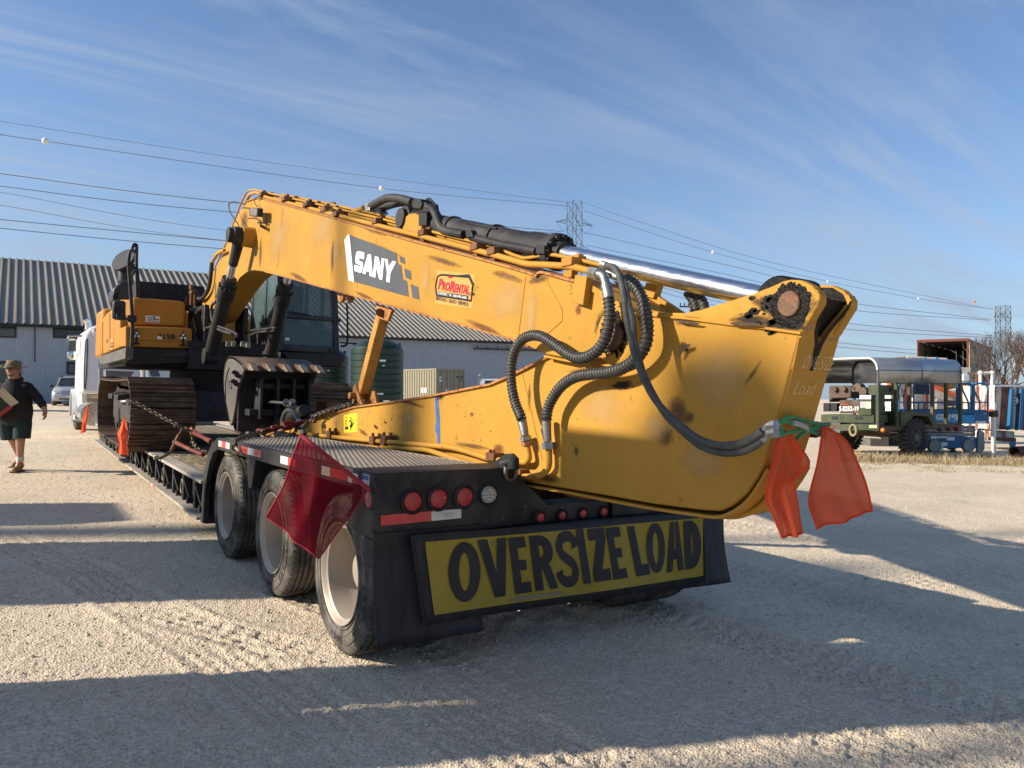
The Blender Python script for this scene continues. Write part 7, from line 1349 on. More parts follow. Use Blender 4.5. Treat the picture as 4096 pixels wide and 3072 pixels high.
M_, e_ = frame(4110, 21.6, 0, 'steel_pipe', 'short rusty steel pipe lying on the dry grass at the right edge', 'pipe'); p = PL(M_, 'E', [(1985, 1298)], y=0)[0]; bl(MB().lathe([(0, .14), (0, .17), (2.4, .17), (2.4, .14), (0, .14)], (p.x, 0, .17), (.93, .36, 0), 28), 'pipe_wall', mat('brown_steel_pipe', (.1, .055, .045), .6, .3, var=.3, rust=.2), e_)
M_, e_ = frame(3900, 21.3, 0, 'scrap_plank', 'weathered plank lying in the grass beside the white post', 'plank'); bl(MB().box(-.3, .5, -.05, .05, 0, .05), 'plank', WOOD, e_)
# open shed far behind
HM, HE = frame(3672, 80, -37, 'open_shed', 'tall open fronted shed with red steel frame and grey sheet walls', 'shed')
RDF = mat('red_oxide_steel', (.15, .04, .025), .6, var=.2, rust=.1); GSH = mat('weathered_grey_sheet', (.16, .155, .14), .7, .1, var=.25, scale=.3, bump=.05, stretch=(1, 1, .3)); DRK = mat('shed_roof_underside', (.045, .04, .04), .8)
p = PL(HM, 'X', [(225, 148), (1600, 95), (1600, 135)], y=0); HW = p[1].x; HZ = p[0].z; HD = 25
for i in range(12): bl(MB().box(HW-.02, HW+.06, i*HD/12, (i+1)*HD/12-.03, -1, HZ-.1), 'wall_sheet', GSH, HE); bl(MB().box(-.06, .02, i*HD/12, (i+1)*HD/12-.03, -1, HZ-.1), 'wall_sheet', GSH, HE)
for i in range(6): bl(MB().box(i*HW/6, (i+1)*HW/6-.03, HD, HD+.06, -1, HZ-.1), 'wall_sheet', GSH, HE)
for i in range(8): bl(MB().box(i*HW/8, (i+1)*HW/8-.02, 0, HD, HZ, HZ+.05), 'roof_sheet', DRK, HE)
bl(MB().box(-.1, HW+.1, -.15, 0, HZ-.22, HZ+.05), 'fascia', RDF, HE)
for x in (-.08, HW-.1): bl(MB().box(x, x+.12, -.12, .1, -1, HZ-.22), 'post', RDF, HE)
bl(MB().box(HW+.1, HW+.16, -.12, .1, -1, HZ-.35), 'corner_trim', mat('cream_trim', (.5, .42, .25), .6), HE)
for y in (4, 9, 14, 19, 24): bl(MB().box(0, .2, y, y+.2, -1, HZ), 'column', DRK, HE); bl(MB().box(.2, HW, y, y+.15, HZ-.3, HZ-.02), 'rafter', DRK, HE)
for z in (HZ*.45, HZ*.72): bl(MB().box(.02, .12, 0, HD, z, z+.12).box(0, HW, HD-.12, HD, z, z+.12), 'girt', DRK, HE)
bl(MB().box(HW+.2, HW+2.2, 9, 9.1, -1, HZ*.42), 'pale_panel', mat('pale_blue_sheet', (.2, .23, .28), .6), HE)
# pylons
PYL = mat('pylon_steel', (.07, .075, .08), .6, .3, var=.2)
def pylon(u, Zd, vt, wpx, label, rot, arms):
    M, e = frame(u, Zd, rot, 'transmission_tower', label, 'pylon', 'lattice pylons on the skyline'); w = wpx/F*Zd/2/1.3; zt = PL(M, 's', [(u, vt)], y=0)[0].z; r = .0034*Zd/9
    m = MB(); n = 14 if zt > 30 else 10; cs = [(-1, -1), (1, -1), (1, 1), (-1, 1)]
    zz = [zt*i/n for i in range(n+1)]
    def cw(z): return w*(1+max(0, .45-z/zt)*4.0)
    for i in range(n):
        a, b = zz[i], zz[i+1]
        for k in range(4):
            c0, c1_ = cs[k], cs[(k+1) % 4]; A = lambda c, z: Vector((c[0]*cw(z), c[1]*cw(z), z))
            m.bar(A(c0, a), A(c0, b), r*1.5); m.bar(A(c0, a), A(c1_, b), r*.8); m.bar(A(c1_, a), A(c0, b), r*.8); m.bar(A(c0, b), A(c1_, b), r*.7)
    bl(m, 'lattice_mast', PYL, e)
    for v, L in arms:
        z = PL(M, 's', [(u, v)], y=0)[0].z
        for s in (-1, 1):
            g = MB(); tip = Vector((s*L, 0, z))
            for yy in (-w, w):
                g.bar(Vector((s*w, yy, z)), tip, r); g.bar(Vector((s*w, yy, z+w*.9)), tip, r*.8)
                for t in (.25, .5, .75): g.bar(Vector((s*w, yy, z)).lerp(tip, t), Vector((s*w, yy, z+w*.9)).lerp(tip, t-.2), r*.7)
            bl(g, 'cross_arm', PYL, e); g = MB()
            q = Vector((s*L*.62, 0, z-L*.42)); g.bar(tip, q, r*.9); g.bar(Vector((s*w*1.1, 0, z-.3)), q, r*.9); bl(g, 'insulator', mat('insulator_brown', (.1, .09, .09), .5), e)
    return M
PY1 = pylon(2298, 180, 808, 56, 'steel lattice pylon rising behind the chrome cylinder rod', 28, ((895, 5.2), (1000, 5.2))); PY2 = pylon(4012, 330, 1224, 50, 'lattice pylon behind the bare trees at right', 30, ((1270, 7), (1335, 7)))
WIR = mat('wire_grey', (.22, .24, .28), .6)
def wire(pts, px, label, grp, ends=None):
    p = [P(u, v, d=z) for u, v, z in pts]; q = spline(p, 10); n = len(q); zs = [pts[0][2]+(pts[-1][2]-pts[0][2])*i/(n-1) for i in range(n)]
    o = MB().tube(q, [px*.34*z/F for z in zs], 4).build('power_line', WIR, None); tag(o, label, 'cable', grp)
w2 = lambda *a: [(u*1.8517, v*1.8517, z) for u, v, z in a]
wire(w2((-150, 240, 100), (0, 262, 105), (540, 345, 130), (1075, 418, 160), (1232, 438, 178)), 2.4, 'topmost thin wire sweeping from the upper left to the pylon top', 'power lines')
wire(w2((-150, 268, 98), (0, 290, 102), (98, 305, 105), (824, 407, 140), (1226, 445, 178)), 2.8, 'thin overhead wire carrying the two left marker balls', 'power lines')
wire(w2((1262, 438, 180), (1400, 485, 200), (1700, 575, 230), (2140, 668, 320)), 2.0, 'faint uppermost wire right of the tall pylon', 'power lines')
wire(w2((1262, 455, 180), (1540, 545, 208), (1788, 608, 245), (1984, 645, 284), (2145, 668, 325)), 2.2, 'thin wire carrying the white marker balls right of the pylon', 'power lines')
lw = [((0, 375), (498, 437), (1213, 500)), ((0, 402), (490, 457), (1213, 505)), ((0, 415), (505, 500), (1210, 570)), ((0, 443), (490, 520), (1210, 580)), ((0, 474), (485, 520), (1225, 588)), ((0, 493), (475, 537), (1225, 594))]
nm_ = ['upper heavy wire left of the boom', 'second heavy wire below the uppermost left of the boom', 'middle thin wire sloping behind the boom', 'lower thin wire sloping behind the boom', 'fifth wire down crossing the sky left of the boom', 'lowest wire passing above the warehouse roof']
for (a, b, c), l_ in zip(lw, nm_): wire(w2((-120, a[1]-15, 90), a+(95,), b+(125,), c+(178,)), 3.6 if 'heavy' in l_ or 'fifth' in l_ or 'lowest' in l_ else 2.2, l_, 'power lines')
rw = [((1268, 503), (1680, 600), (1825, 652), (2140, 690), 'wire leaving the tall pylon arm above the arm cylinder'), ((1268, 530), (1650, 612), (1825, 668), (2138, 692), 'wire just below the one leaving the pylon arm'), ((1268, 560), (1500, 640), (1820, 697), (2150, 726), 'third wire down between the arm tail and the right pylon'), ((1268, 575), (1500, 650), (1820, 710), (2150, 730), 'fourth wire down between the arm tail and the right pylon'), ((1268, 600), (1500, 700), (1818, 741), (2000, 758), 'wire low over the canopy trailer'), ((1268, 610), (1500, 712), (1818, 750), (2000, 766), 'lowest wire over the canopy trailer')]
for a, b, c, d, l_ in rw: wire(w2(a+(180,), b+(215,), c+(255,), d+(325,)), 2.8, l_, 'power lines')
for u, v, z, r, m_, l_ in ((98, 305, 105, .46, DWH, 'largest white marker ball at the far left of the wires'), (824, 407, 140, .46, DWH, 'white marker ball above the boom'), (1540, 545, 208, .42, DWH, 'white marker ball between the pylon and the arm tail'), (1788, 608, 245, .40, DWH, 'small white marker ball above the arm tail'), (1984, 645, 284, .42, DWH, 'farthest white marker ball beside the red one'), (2105, 652, 310, .5, OGE, 'red marker ball near the right pylon')):
    tag(MB().ball(P(u*1.8517, v*1.8517, d=z), r, 16, 10).build('marker_ball', m_, None), l_, 'marker ball', 'aerial marker balls')
M_, e_ = frame(2762, 75, 0, 'utility_pole', 'small utility pole with fittings far behind the hoses', 'pole'); z_ = PL(M_, 'H', [(335, 555)], y=0)[0].z; bl(MB().cyl((0, 0, 0), (0, 0, z_), .16, .12, 10), 'pole_shaft', mat('pole_wood', (.16, .12, .09), .8), e_); bl(MB().box(-1.1, .3, -.06, .06, z_-.3, z_-.15), 'cross_arm', PYL, e_)
for x in (-1.0, -.6, -.2): bl(MB().cyl((x, 0, z_-.15), (x, 0, z_+.15), .06, n=8), 'insulator', TRIM, e_)
# bare trees
BRK = mat('bare_bark', (.13, .095, .075), .85, var=.3, scale=4, bump=.3)
def tree(u, Zd, h, seed, label, zoff=0.):
    M, e = frame(u, Zd, 0, 'bare_tree', label, 'tree', 'leafless trees at the yard edge', zoff); rnd = random.Random(seed); tk = MB(); cr = MB()
    def grow(p, d, L, r, depth):
        q = p; seg = 3; dd = Vector(d)
        pts = [q]; rs = [r]
        for i in range(seg):
            dd = (dd+Vector((rnd.gauss(0, .14), rnd.gauss(0, .14), rnd.gauss(0, .1)+.05))).normalized(); q = q+dd*L/seg; pts.append(q); rs.append(r*(1-.35*(i+1)/seg))
        (tk if depth < 2 else cr).tube(pts, rs, 6 if depth < 2 else 3, caps=False)
        if depth >= 6: return
        for k in range(rnd.choice((2, 3, 3)) if depth < 4 else 3):
            ax = Vector((rnd.gauss(0, 1), rnd.gauss(0, 1), rnd.gauss(0, .5)+.3)).normalized(); nd = (dd*1.0+ax*.6).normalized(); st_ = pts[-1] if k < 2 else pts[-2].lerp(pts[-1], rnd.random()); grow(st_, nd, L*rnd.uniform(.66, .82), r*.58, depth+1)
    for k in range(3): grow(Vector((rnd.uniform(-.3, .3), rnd.uniform(-.3, .3), -.3)), Vector((rnd.uniform(-.5, .5), rnd.uniform(-.4, .4), 1)), h*.27, h*.022, 0)
    bl(tk, 'trunk', BRK, e); bl(cr, 'crown', BRK, e, kind='stuff')
tree(3985, 52, 7.6, 3, 'leafless multi stemmed tree in front of the right pylon'); tree(4110, 50, 7.8, 8, 'leafless tree cut by the right edge of the picture'); tree(3925, 55, 5.2, 15, 'smaller leafless tree against the shed side wall')
# dry grass verge
def grass():
    rnd = np.random.RandomState(4); n = 11000; vs = []; fs = []
    us = rnd.uniform(3350, 4300, n); zs = rnd.choice([0, 1], n, p=[.55, .45]); ds = np.where(zs == 0, rnd.normal(19.4, .55, n), rnd.uniform(16.3, 21.5, n))
    for u, d in zip(us, ds):
        if (u-3300)/900+rnd.rand()*.6 < .35 and d < 18: continue
        if d < 18.5 and vnoise(np.array([u/60.]), np.array([d*2.]), 21)[0] < .5: continue
        p = gp(u, d); h = rnd.gamma(2.0, .034)*(1.1 if d > 18.5 else .5)+.02; a = rnd.rand()*6.28; ln = rnd.uniform(.1, .9)*h; wd = .006+.004*rnd.rand(); o = len(vs)
        pv = np.array([math.cos(a), math.sin(a), 0])*wd; b = np.array(p)
        lean = np.array([math.cos(a*3), math.sin(a*3), 0])*ln
        vs += [b-pv, b+pv, b+lean*.4+np.array([0, 0, h*.6])+pv*.6, b+lean*.4+np.array([0, 0, h*.6])-pv*.6, b+lean+np.array([0, 0, h])]; fs += [(o, o+1, o+2, o+3), (o+3, o+2, o+4)]
    m = MB(); m.add(vs, fs); o = m.build('dry_grass', mat('dry_grass', (.36, .29, .17), .85, var=.45, scale=3, bump=0), None); tag(o, 'dry straw coloured grass along the edge of the right hand yard', 'grass', kind='stuff')
grass()
# low far ground cover closing the horizon gaps
# ------------------------------------------------------------------ chains, binders
lk = MB().tube([(math.cos(a)*.019, math.sin(a)*.019+(.017 if math.sin(a) > 0 else -.017), 0) for a in np.linspace(0, 2*PI, 15)[:-1]], .0085, 7, closed=True).mesh('chain_link', CHN)
def chain(path, label, sc=1.0, grp='tie down chains', name='tie_down_chain', roll=.4):
    e = thing(name, label, 'chain', path[0], grp); ps = resample(spline(path, 8), .052*sc)
    for i in range(len(ps)-1):
        a, b = ps[i], ps[i+1]; d = (b-a)
        if d.length < .02: continue
        q = d.to_track_quat('Y', 'Z').to_matrix().to_4x4(); inst(lk, 'chain_link', e, Matrix.Translation((a+b)/2)@q@Matrix.Rotation((PI/2 if i % 2 else 0)+roll+random.uniform(-.15, .15), 4, 'Y')@Matrix.Scale(sc, 4))
    return e
def hook(a, b, parent, m=CHN, r=.016):
    a = Vector(a); b = Vector(b); d = (b-a); u, v = ortho(d); MB().tube(spline([a, a+d*.5, a+d*.8+u*.02, b+u*.05, b+d*.2+u*.09, b-d*.05+u*.12, b-d*.25+u*.1], 4), r, 8).build('grab_hook', m, parent)
def Pm(k, a, b, **kw): o = ZO[k]; return P(o[0]+a*o[2], o[1]+b*o[2], **kw)
e = chain([Pm('U', 770, 650, y=11.15), Pm('U', 1100, 830, y=10.9), Pm('U', 1400, 990, y=10.6), Pm('U', 1690, 1130, y=10.3)], 'rusty chain running down across the front of the near crawler track'); hook(Pm('U', 740, 640, y=11.15), Pm('U', 560, 650, y=11.2), e, STL)
e = thing('load_binder', 'rusty ratchet binder hooked to the low deck rail below the crawler chain', 'load binder', Pm('U', 1500, 1250, y=10.3), 'load binders')
a, b = Pm('U', 1560, 1130, y=10.35), Pm('U', 1385, 1480, y=10.4)
MB().tube([a, a.lerp(b, .15), a.lerp(b, .2), a.lerp(b, .5), a.lerp(b, .52), a.lerp(b, .6), a.lerp(b, .62), a.lerp(b, .85), b], [.015, .015, .028, .028, .042, .042, .026, .026, .015], 12).build('barrel', mat('rusty_red_binder', (.13, .05, .035), .6, .3, var=.4, rust=.3), e)
MB().tube([a.lerp(b, .56), Pm('U', 1700, 1440, y=10.0), Pm('U', 1920, 1530, y=9.6)], [.03, .024, .028], 10).build('lever', RED, e); hook(b, Pm('U', 1230, 1590, x=1.62), e, CHN, .02); hook(a, Pm('U', 1600, 1050, y=10.3), e)
e = thing('load_binder', 'red and rusty lever binder at the end of the crawler chain beside the fender', 'load binder', Pm('U', 1800, 1200, y=10.2), 'load binders')
MB().lathe([(-.03, .001), (-.03, .05), (0, .07), (.03, .05), (.03, .001)], Pm('U', 1740, 1150, y=10.3), (1, 0, .3), 20).build('ratchet_wheel', mat('rusty_red_binder', (.13, .05, .035)), e); MB().tube([Pm('U', 1740, 1150, y=10.3), Pm('U', 1850, 1205, y=10.0), Pm('U', 1930, 1250, y=9.6), Pm('U', 2060, 1320, y=9.0)], [.04, .03, .022, .035], 10).build('lever', RED, e)
chain([Pm('U', 1740, 1180, y=10.3), Pm('U', 1735, 1290, y=10.3), Pm('U', 1800, 1400, y=10.1), Pm('U', 1880, 1470, y=10.0), Pm('U', 1980, 1490, y=9.8)], 'slack rusty chain tail hanging onto the straw strewn low deck')
e = chain([Pm('V', 575, 700, x=1.615), Pm('V', 560, 610, x=1.60), Pm('V', 610, 560, x=1.68), Pm('V', 700, 530, x=1.78), Pm('V', 860, 485, x=1.98), Pm('V', 1000, 450, x=2.12)], 'dark chain draped over the fender deck edge to the red binder'); hook(Pm('V', 590, 690, x=1.6), Pm('V', 670, 770, x=1.585), e, mat('brass_hook', (.4, .32, .16), .5, .5), .014)
e = thing('load_binder', 'bright red ratchet binder strained over the fender deck against the arm', 'load binder', Pm('V', 1200, 380, x=2.3), 'load binders')
a, b = Pm('V', 1000, 430, x=2.12), Pm('V', 1630, 300, x=2.58); MB().tube([a, a.lerp(b, .12), a.lerp(b, .14), a.lerp(b, .26), a.lerp(b, .30), a.lerp(b, .38), a.lerp(b, .4), a.lerp(b, .62), a.lerp(b, .64), a.lerp(b, .7), a.lerp(b, .88), b], [.02, .02, .032, .032, .018, .018, .036, .036, .02, .028, .02, .016], 12).build('barrel', RED, e)
for k in range(6):
    an = k*PI/3; u_, v_ = ortho(b-a); off = u_*math.cos(an)*.04+v_*math.sin(an)*.04; MB().cyl(a.lerp(b, .4)+off, a.lerp(b, .58)+off, .012, n=8).build('ratchet_tooth', RED, e)
MB().ball(a.lerp(b, .64), .032, 12, 8).build('knob', RED, e); hook(a.lerp(b, .05), a-(b-a)*.06, e, RED, .018); hook(a.lerp(b, .95), b+(b-a)*.02, e, RED, .018)
chain([b, Pm('V', 1750, 215, x=2.62), Pm('V', 2000, 130, x=2.66), Pm('M', 120, 885, x=2.66), Pm('M', 350, 800, x=2.67), Pm('M', 520, 752, x=2.68), Pm('M', 600, 720, x=2.74), Pm('M', 640, 705, x=2.9)], 'taut chain climbing along the tapered arm to the strut foot')
chain([Pm('V', 1440, 330, x=2.46), Pm('V', 1440, 430, x=2.44), Pm('V', 1400, 500, x=2.4), Pm('V', 1300, 540, x=2.3), Pm('V', 1120, 548, x=2.2), Pm('V', 1010, 530, x=2.12), Pm('V', 960, 480, x=2.1)], 'loose end of chain looped on the checker deck under the red binder'); chain([Pm('V', 1380, 320, x=2.45), Pm('V', 1450, 390, x=2.46), Pm('V', 1560, 380, x=2.5), Pm('V', 1620, 310, x=2.55)], 'short loop of chain hooked around the front of the red binder')
# ------------------------------------------------------------------ flags
def clothgrid(Lp, Rp, plane, rip, ph, nx=16, ny=28):
    Ls = spline([Vector((a, b, 0)) for a, b in Lp], 8); Rs = spline([Vector((a, b, 0)) for a, b in Rp], 8); vs = []
    for j in range(ny+1):
        t = j/ny; l = Ls[min(int(t*(len(Ls)-1)), len(Ls)-1)]; r = Rs[min(int(t*(len(Rs)-1)), len(Rs)-1)]
        for i in range(nx+1):
            s = i/nx; q = l.lerp(r, s); p = PN(q.x, q.y, *plane['n']) if 'n' in plane else P(q.x, q.y, **plane); w_ = rip*(math.sin(s*9+ph+t*1.5)+.6*math.sin(s*17-t*3+ph*2)+.5*math.sin(t*8+s*3))*min(1, t*3+.15)
            p = p+(Vector(plane['n'][1]).normalized() if 'n' in plane else Vector((1, 0, 0)) if 'x' in plane else Vector((0, 1, 0)))*w_; vs.append(p)
    return MB().add(vs, [(j*(nx+1)+i, j*(nx+1)+i+1, (j+1)*(nx+1)+i+1, (j+1)*(nx+1)+i) for j in range(ny) for i in range(nx)]), vs, nx, ny
def flag(Lp, Rp, plane, m, label, name='warning_flag', rip=.015, ph=0., grp='orange mesh warning flags', hem=None):
    mb, vs, nx, ny = clothgrid(Lp, Rp, plane, rip, ph); e = thing(name, label, 'flag', vs[0], grp); mb.build('fabric', m, e, ang=80)
    if hem:
        edge = [vs[i] for i in range(nx+1)]+[vs[j*(nx+1)+nx] for j in range(1, ny+1)]+[vs[ny*(nx+1)+i] for i in range(nx-1, -1, -1)]+[vs[j*(nx+1)] for j in range(ny-1, 0, -1)]
        MB().tube(edge, .005, 5, closed=True).build('hem', hem, e, ang=80)
    return e
def zs(k, pts): o = ZO[k]; return [(o[0]+a*o[2], o[1]+b*o[2]) for a, b in pts]
yF = re_lo.y-.10
flag(zs('G', [(1690, 52), (1655, 110), (1632, 250), (1612, 400), (1640, 490), (1692, 620)]), zs('G', [(1735, 50), (1800, 110), (1862, 218), (1775, 305), (1795, 450), (1820, 602)]), dict(n=((2.75, yF, 1.3), (-.55, -.83, 0))), ORF, 'orange mesh flag tied at the near side of the arm tail', ph=.5, rip=.02, hem=ORF)
flag(zs('G', [(1925, 12), (1885, 200), (1845, 400), (1862, 500), (1885, 570)]), zs('G', [(1950, 14), (2060, 90), (2130, 245), (2180, 380), (2212, 480)]), dict(n=((2.97, yF-.02, 1.3), (-.55, -.83, 0))), ORF, 'wide orange mesh flag hanging from the far corner of the arm tail', ph=2., rip=.022, hem=ORF)
MB().tube([P(1, 1, d=1)]*2, .001) if False else None
flag(zs('U', [(592, 920), (560, 1080), (498, 1205), (530, 1350), (502, 1512)]), zs('U', [(632, 922), (630, 1040), (655, 1165), (640, 1300), (670, 1548)]), dict(n=((1.33, 11.2, 1), (-.5, -.86, 0))), ORF, 'orange flag clipped to the near crawler beside the track shoes', ph=1., rip=.02)
flag(zs('K', [(128, 610), (110, 680), (85, 780), (60, 925)]), zs('K', [(145, 610), (146, 700), (130, 800), (118, 905)]), dict(y=18.6), ORF, 'small orange flag hanging at the far front corner of the lowboy', ph=2.2, rip=.02)
e = flag(zs('B', [(800, 226), (745, 400), (680, 560), (585, 738)]), zs('B', [(1225, 560), (1110, 715), (1000, 860), (897, 1005)]), dict(n=((1.575, 3.75, 1), (-.85, -.53, 0))), REF, 'large dark red mesh flag on a slanted rod at the trailer rear corner', ph=.8, rip=.012, grp=None, hem=REH)
rp0 = PN(700+793*.6329, 1600+220*.6329, (1.575, 3.75, 1), (-.85, -.53, 0)); rp1 = PN(700+1235*.6329, 1600+572*.6329, (1.575, 3.75, 1), (-.85, -.53, 0)); MB().cyl(rp0, rp1, .012, n=10).build('flag_rod', REH, e)
# green cord lashed round the tail
cd = thing('lashing_cord', 'green cord lashed across the arm tail holding both orange flags', 'cord', P(3150, 1690, y=yF), None); GRN = mat('green_cord', (.05, .22, .09), .6, var=.3)
for pts in ([(1650, 1172), (1760, 1145), (1960, 1102)], [(1650, 1118), (1700, 1092), (1740, 1090), (1820, 1130), (1940, 1168)], [(1690, 1090), (1745, 1062), (1830, 1085), (1930, 1112)], [(1780, 1180), (1840, 1140), (1960, 1105)], [(1945, 1110), (1935, 1150), (1928, 1165)], [(1665, 1170), (1690, 1150), (1700, 1120)]): MB().tube(spline([Pm('D', a, b, y=yF+.03) for a, b in pts], 5), .0085, 8).build('cord_strand', GRN, cd)
MB().tube(spline([Pm('D', a, b, y=yF+.02) for a, b in ((1760, 1095), (1800, 1105), (1835, 1125), (1830, 1135))], 4), .012, 6).build('frayed_strap', mat('frayed_webbing', (.35, .36, .35), .7), cd)
for pts in ([(1655, 1105), (1720, 1100), (1725, 1150), (1655, 1160)], [(1895, 1085), (1955, 1100), (1945, 1160), (1890, 1180)]): MB().prism([Pm('D', a, b, y=yF+.09) for a, b in pts], (0, .06, 0)).build('port_lug', RUS, ARM, bev=.006)
# ------------------------------------------------------------------ walking man
def skinned(name, vs, es, rs, m, parent, sub=2, root=0):
    me = bpy.data.meshes.new(name); me.from_pydata([Vector(v) for v in vs], es, []); o = bpy.data.objects.new(name, me); COL.objects.link(o); o.parent = parent
    sk = o.modifiers.new('skin', 'SKIN'); sk.use_smooth_shade = True
    if not me.skin_vertices: 
        bpy.context.view_layer.objects.active = o; me.attributes.new
    lay = me.skin_vertices[0].data if me.skin_vertices else None
    for i, r in enumerate(rs): lay[i].radius = r if isinstance(r, tuple) else (r, r); lay[i].use_root = (i == root)
    ss = o.modifiers.new('sub', 'SUBSURF'); ss.levels = sub; ss.render_levels = sub
    dg = bpy.context.evaluated_depsgraph_get(); bpy.context.view_layer.update(); nm = bpy.data.meshes.new_from_object(o.evaluated_get(dg)); o.modifiers.clear(); o.data = nm; nm.materials.clear(); nm.materials.append(m)
    nm.polygons.foreach_set('use_smooth', [True]*len(nm.polygons)); return o
MNM, MN = frame(80, 12.39, 4, 'person', 'heavyset man in a dark hoodie, shorts and tan cap walking with a box', 'person')
SKN = mat('skin', (.42, .22, .15), .5, var=.12, scale=8, bump=.05); HOOD = mat('dark_camo_hoodie', (.014, .015, .018), .85, var=.5, scale=6, bump=.5, bscale=25, dust=.3, dcol=(.05, .045, .04)); SHO = mat('dark_teal_shorts', (.018, .035, .04), .8, var=.4, scale=5, bump=.4, bscale=20); BOOT = mat('tan_suede_boot', (.26, .18, .09), .8, var=.3, scale=10, bump=.3); SOK = mat('white_sock', (.6, .6, .58), .8); CAPM = mat('olive_tan_cap', (.16, .14, .08), .8, var=.3, scale=20, bump=.2)
q = lambda x, y, y3=0.: ((x-205)/618, y3, (1500-y)/618)
HP = (0.0, 0, .93)
B_v = [HP, (0, 0, 1.15), (0, 0, 1.38), (0, -.02, 1.50), (0, -.04, 1.58), (0, -.05, 1.68), (0, -.04, 1.76),
       (.13, 0, .86), (.10, -.02, .52), (.085, .0, .16), (.09, -.10, .05), (-.13, 0, .86), (-.10, .10, .55), (-.075, .26, .24), (-.09, .2, .10),
       (.23, 0, 1.40), (.36, .02, 1.20), (.475, -.02, 1.06), (.50, -.03, 1.0), (-.27, 0, 1.40), (-.36, -.08, 1.2), (-.30, -.28, 1.18), (-.22, -.33, 1.2)]
# shift so the head sits over the walker's image position
B_v = [(x-.085, y, z) for x, y, z in B_v]
B_e = [(0, 1), (1, 2), (2, 3), (3, 4), (4, 5), (5, 6), (0, 7), (7, 8), (8, 9), (9, 10), (0, 11), (11, 12), (12, 13), (13, 14), (2, 15), (15, 16), (16, 17), (17, 18), (2, 19), (19, 20), (20, 21), (21, 22)]
B_r = [(.17, .15), (.19, .17), (.16, .11), .07, .085, (.098, .11), (.085, .095), .115, .075, .048, .04, .115, .075, .05, .04, .07, .05, .04, .032, .07, .05, .04, .032]
skinned('body', B_v, B_e, B_r, SKN, MN)
def rings(secs, n=24):
    m = MB(); vs = []
    for c, rx, ry in secs:
        for k in range(n): a_ = 2*PI*k/n; vs.append((c[0]+rx*math.cos(a_), c[1]+ry*math.sin(a_)+.008*math.sin(a_*5+c[2]*30), c[2]))
    fs = [(i*n+k, i*n+(k+1) % n, (i+1)*n+(k+1) % n, (i+1)*n+k) for i in range(len(secs)-1) for k in range(n)]
    return m.add(vs, fs)
ox = B_v[0][0]
m = rings([((ox, -.01, .84), .235, .19), ((ox, -.01, .87), .262, .225), ((ox, -.02, .98), .278, .25), ((ox, -.025, 1.12), .272, .252), ((ox, -.01, 1.26), .252, .215), ((ox, 0, 1.36), .236, .175), ((ox, 0, 1.43), .205, .145), ((ox, 0, 1.49), .125, .115), ((ox, -.01, 1.53), .09, .095)])
for i in (15, 19):
    p_ = [Vector(B_v[i+k]) for k in range(3)]; sh_ = Vector((ox+(.15 if i == 15 else -.15), 0, 1.385)); m.ball((ox+(.19 if i == 15 else -.19), 0, 1.36), .115, 14, 10); q_ = spline([sh_, p_[0]+Vector((.0, 0, -.05)), p_[1], p_[2]], 5); m.tube(q_, [.105-.05*(k/(len(q_)-1))+.006*(k % 3 == 1) for k in range(len(q_))], 14)
bl(m, 'hoodie', HOOD, MN, ang=80)
m = MB()
for s_, kk, dy_ in ((1, 7, -.02), (-1, 11, .07)):
    m.tube([(ox+s_*.115, 0, .92), (ox+s_*.125, dy_*.3, .76), (ox+s_*.125, dy_, .54)], [.145, .138, .125], 18)
m.add(*(lambda mm: (mm.v, mm.f))(rings([((ox, 0, .76), .12, .14), ((ox, 0, .85), .25, .2), ((ox, 0, .93), .26, .21)]))); bl(m, 'shorts', SHO, MN, ang=80)
for i, (x, y, z, fl) in enumerate(((B_v[9][0], 0, 0, 0), (B_v[13][0], .26, .05, 1))):
    skinned('boot', [(x, y+.01, z+.17), (x, y+.01, z+.06), (x, y-.10, z+.045), (x+.0, y-.19, z+.04)], [(0, 1), (1, 2), (2, 3)], [.062, .06, .055, .045], BOOT, MN); bl(MB().box(x-.055, x+.055, y-.22, y+.06, z-.0, z+.025), 'sole', mat('boot_sole', (.12, .09, .06), .8), MN, bev=.01); bl(MB().cyl((x, y+.005, z+.16), (x, y, z+.25), .058, .055, 14), 'sock', SOK, MN)
hx_ = B_v[5][0]
bl(MB().ball((hx_, -.04, 1.735), .112, 20, 12, (1, 1.1, .95)), 'cap_crown', CAPM, MN); m = MB(); vs = []
for a in np.linspace(-.9, .9, 9): vs += [(hx_+.112*math.sin(a), -.05-.105*math.cos(a), 1.735), (hx_+.085*math.sin(a), -.05-.19*math.cos(a*.9), 1.70)]
m.add(vs, [(2*i, 2*i+2, 2*i+3, 2*i+1) for i in range(8)]); o = bl(m, 'cap_brim', CAPM, MN); o.modifiers.new('s', 'SOLIDIFY').thickness = .006
fy_ = -.165
bl(MB().ball((hx_, fy_-.0, 1.655), .018, 10, 6, (1, 1.3, 1.3)), 'nose', SKN, MN)
for s in (-1, 1): bl(MB().ball((hx_+s*.035, fy_+.012, 1.682), .011, 8, 6, (1.3, .6, .6)), 'eye', TRIM, MN); bl(MB().ball((hx_+s*.105, -.04, 1.66), .025, 10, 8, (.5, .8, 1.2)), 'ear', SKN, MN)
BRD = mat('dark_beard', (.05, .032, .024), .9, var=.3, scale=30, bump=.5); bl(MB().tube([(hx_+.06*math.sin(a), fy_+.05+.03*(1-math.cos(a*1.3)), 1.572+.035*abs(math.sin(a))) for a in np.linspace(-1.3, 1.3, 9)], .013, 8), 'beard', BRD, MN); bl(MB().tube([(hx_-.028, fy_+.012, 1.617), (hx_, fy_+.006, 1.611), (hx_+.028, fy_+.012, 1.617)], .0065, 6), 'mouth', mat('teeth_smile', (.55, .42, .38), .5), MN)
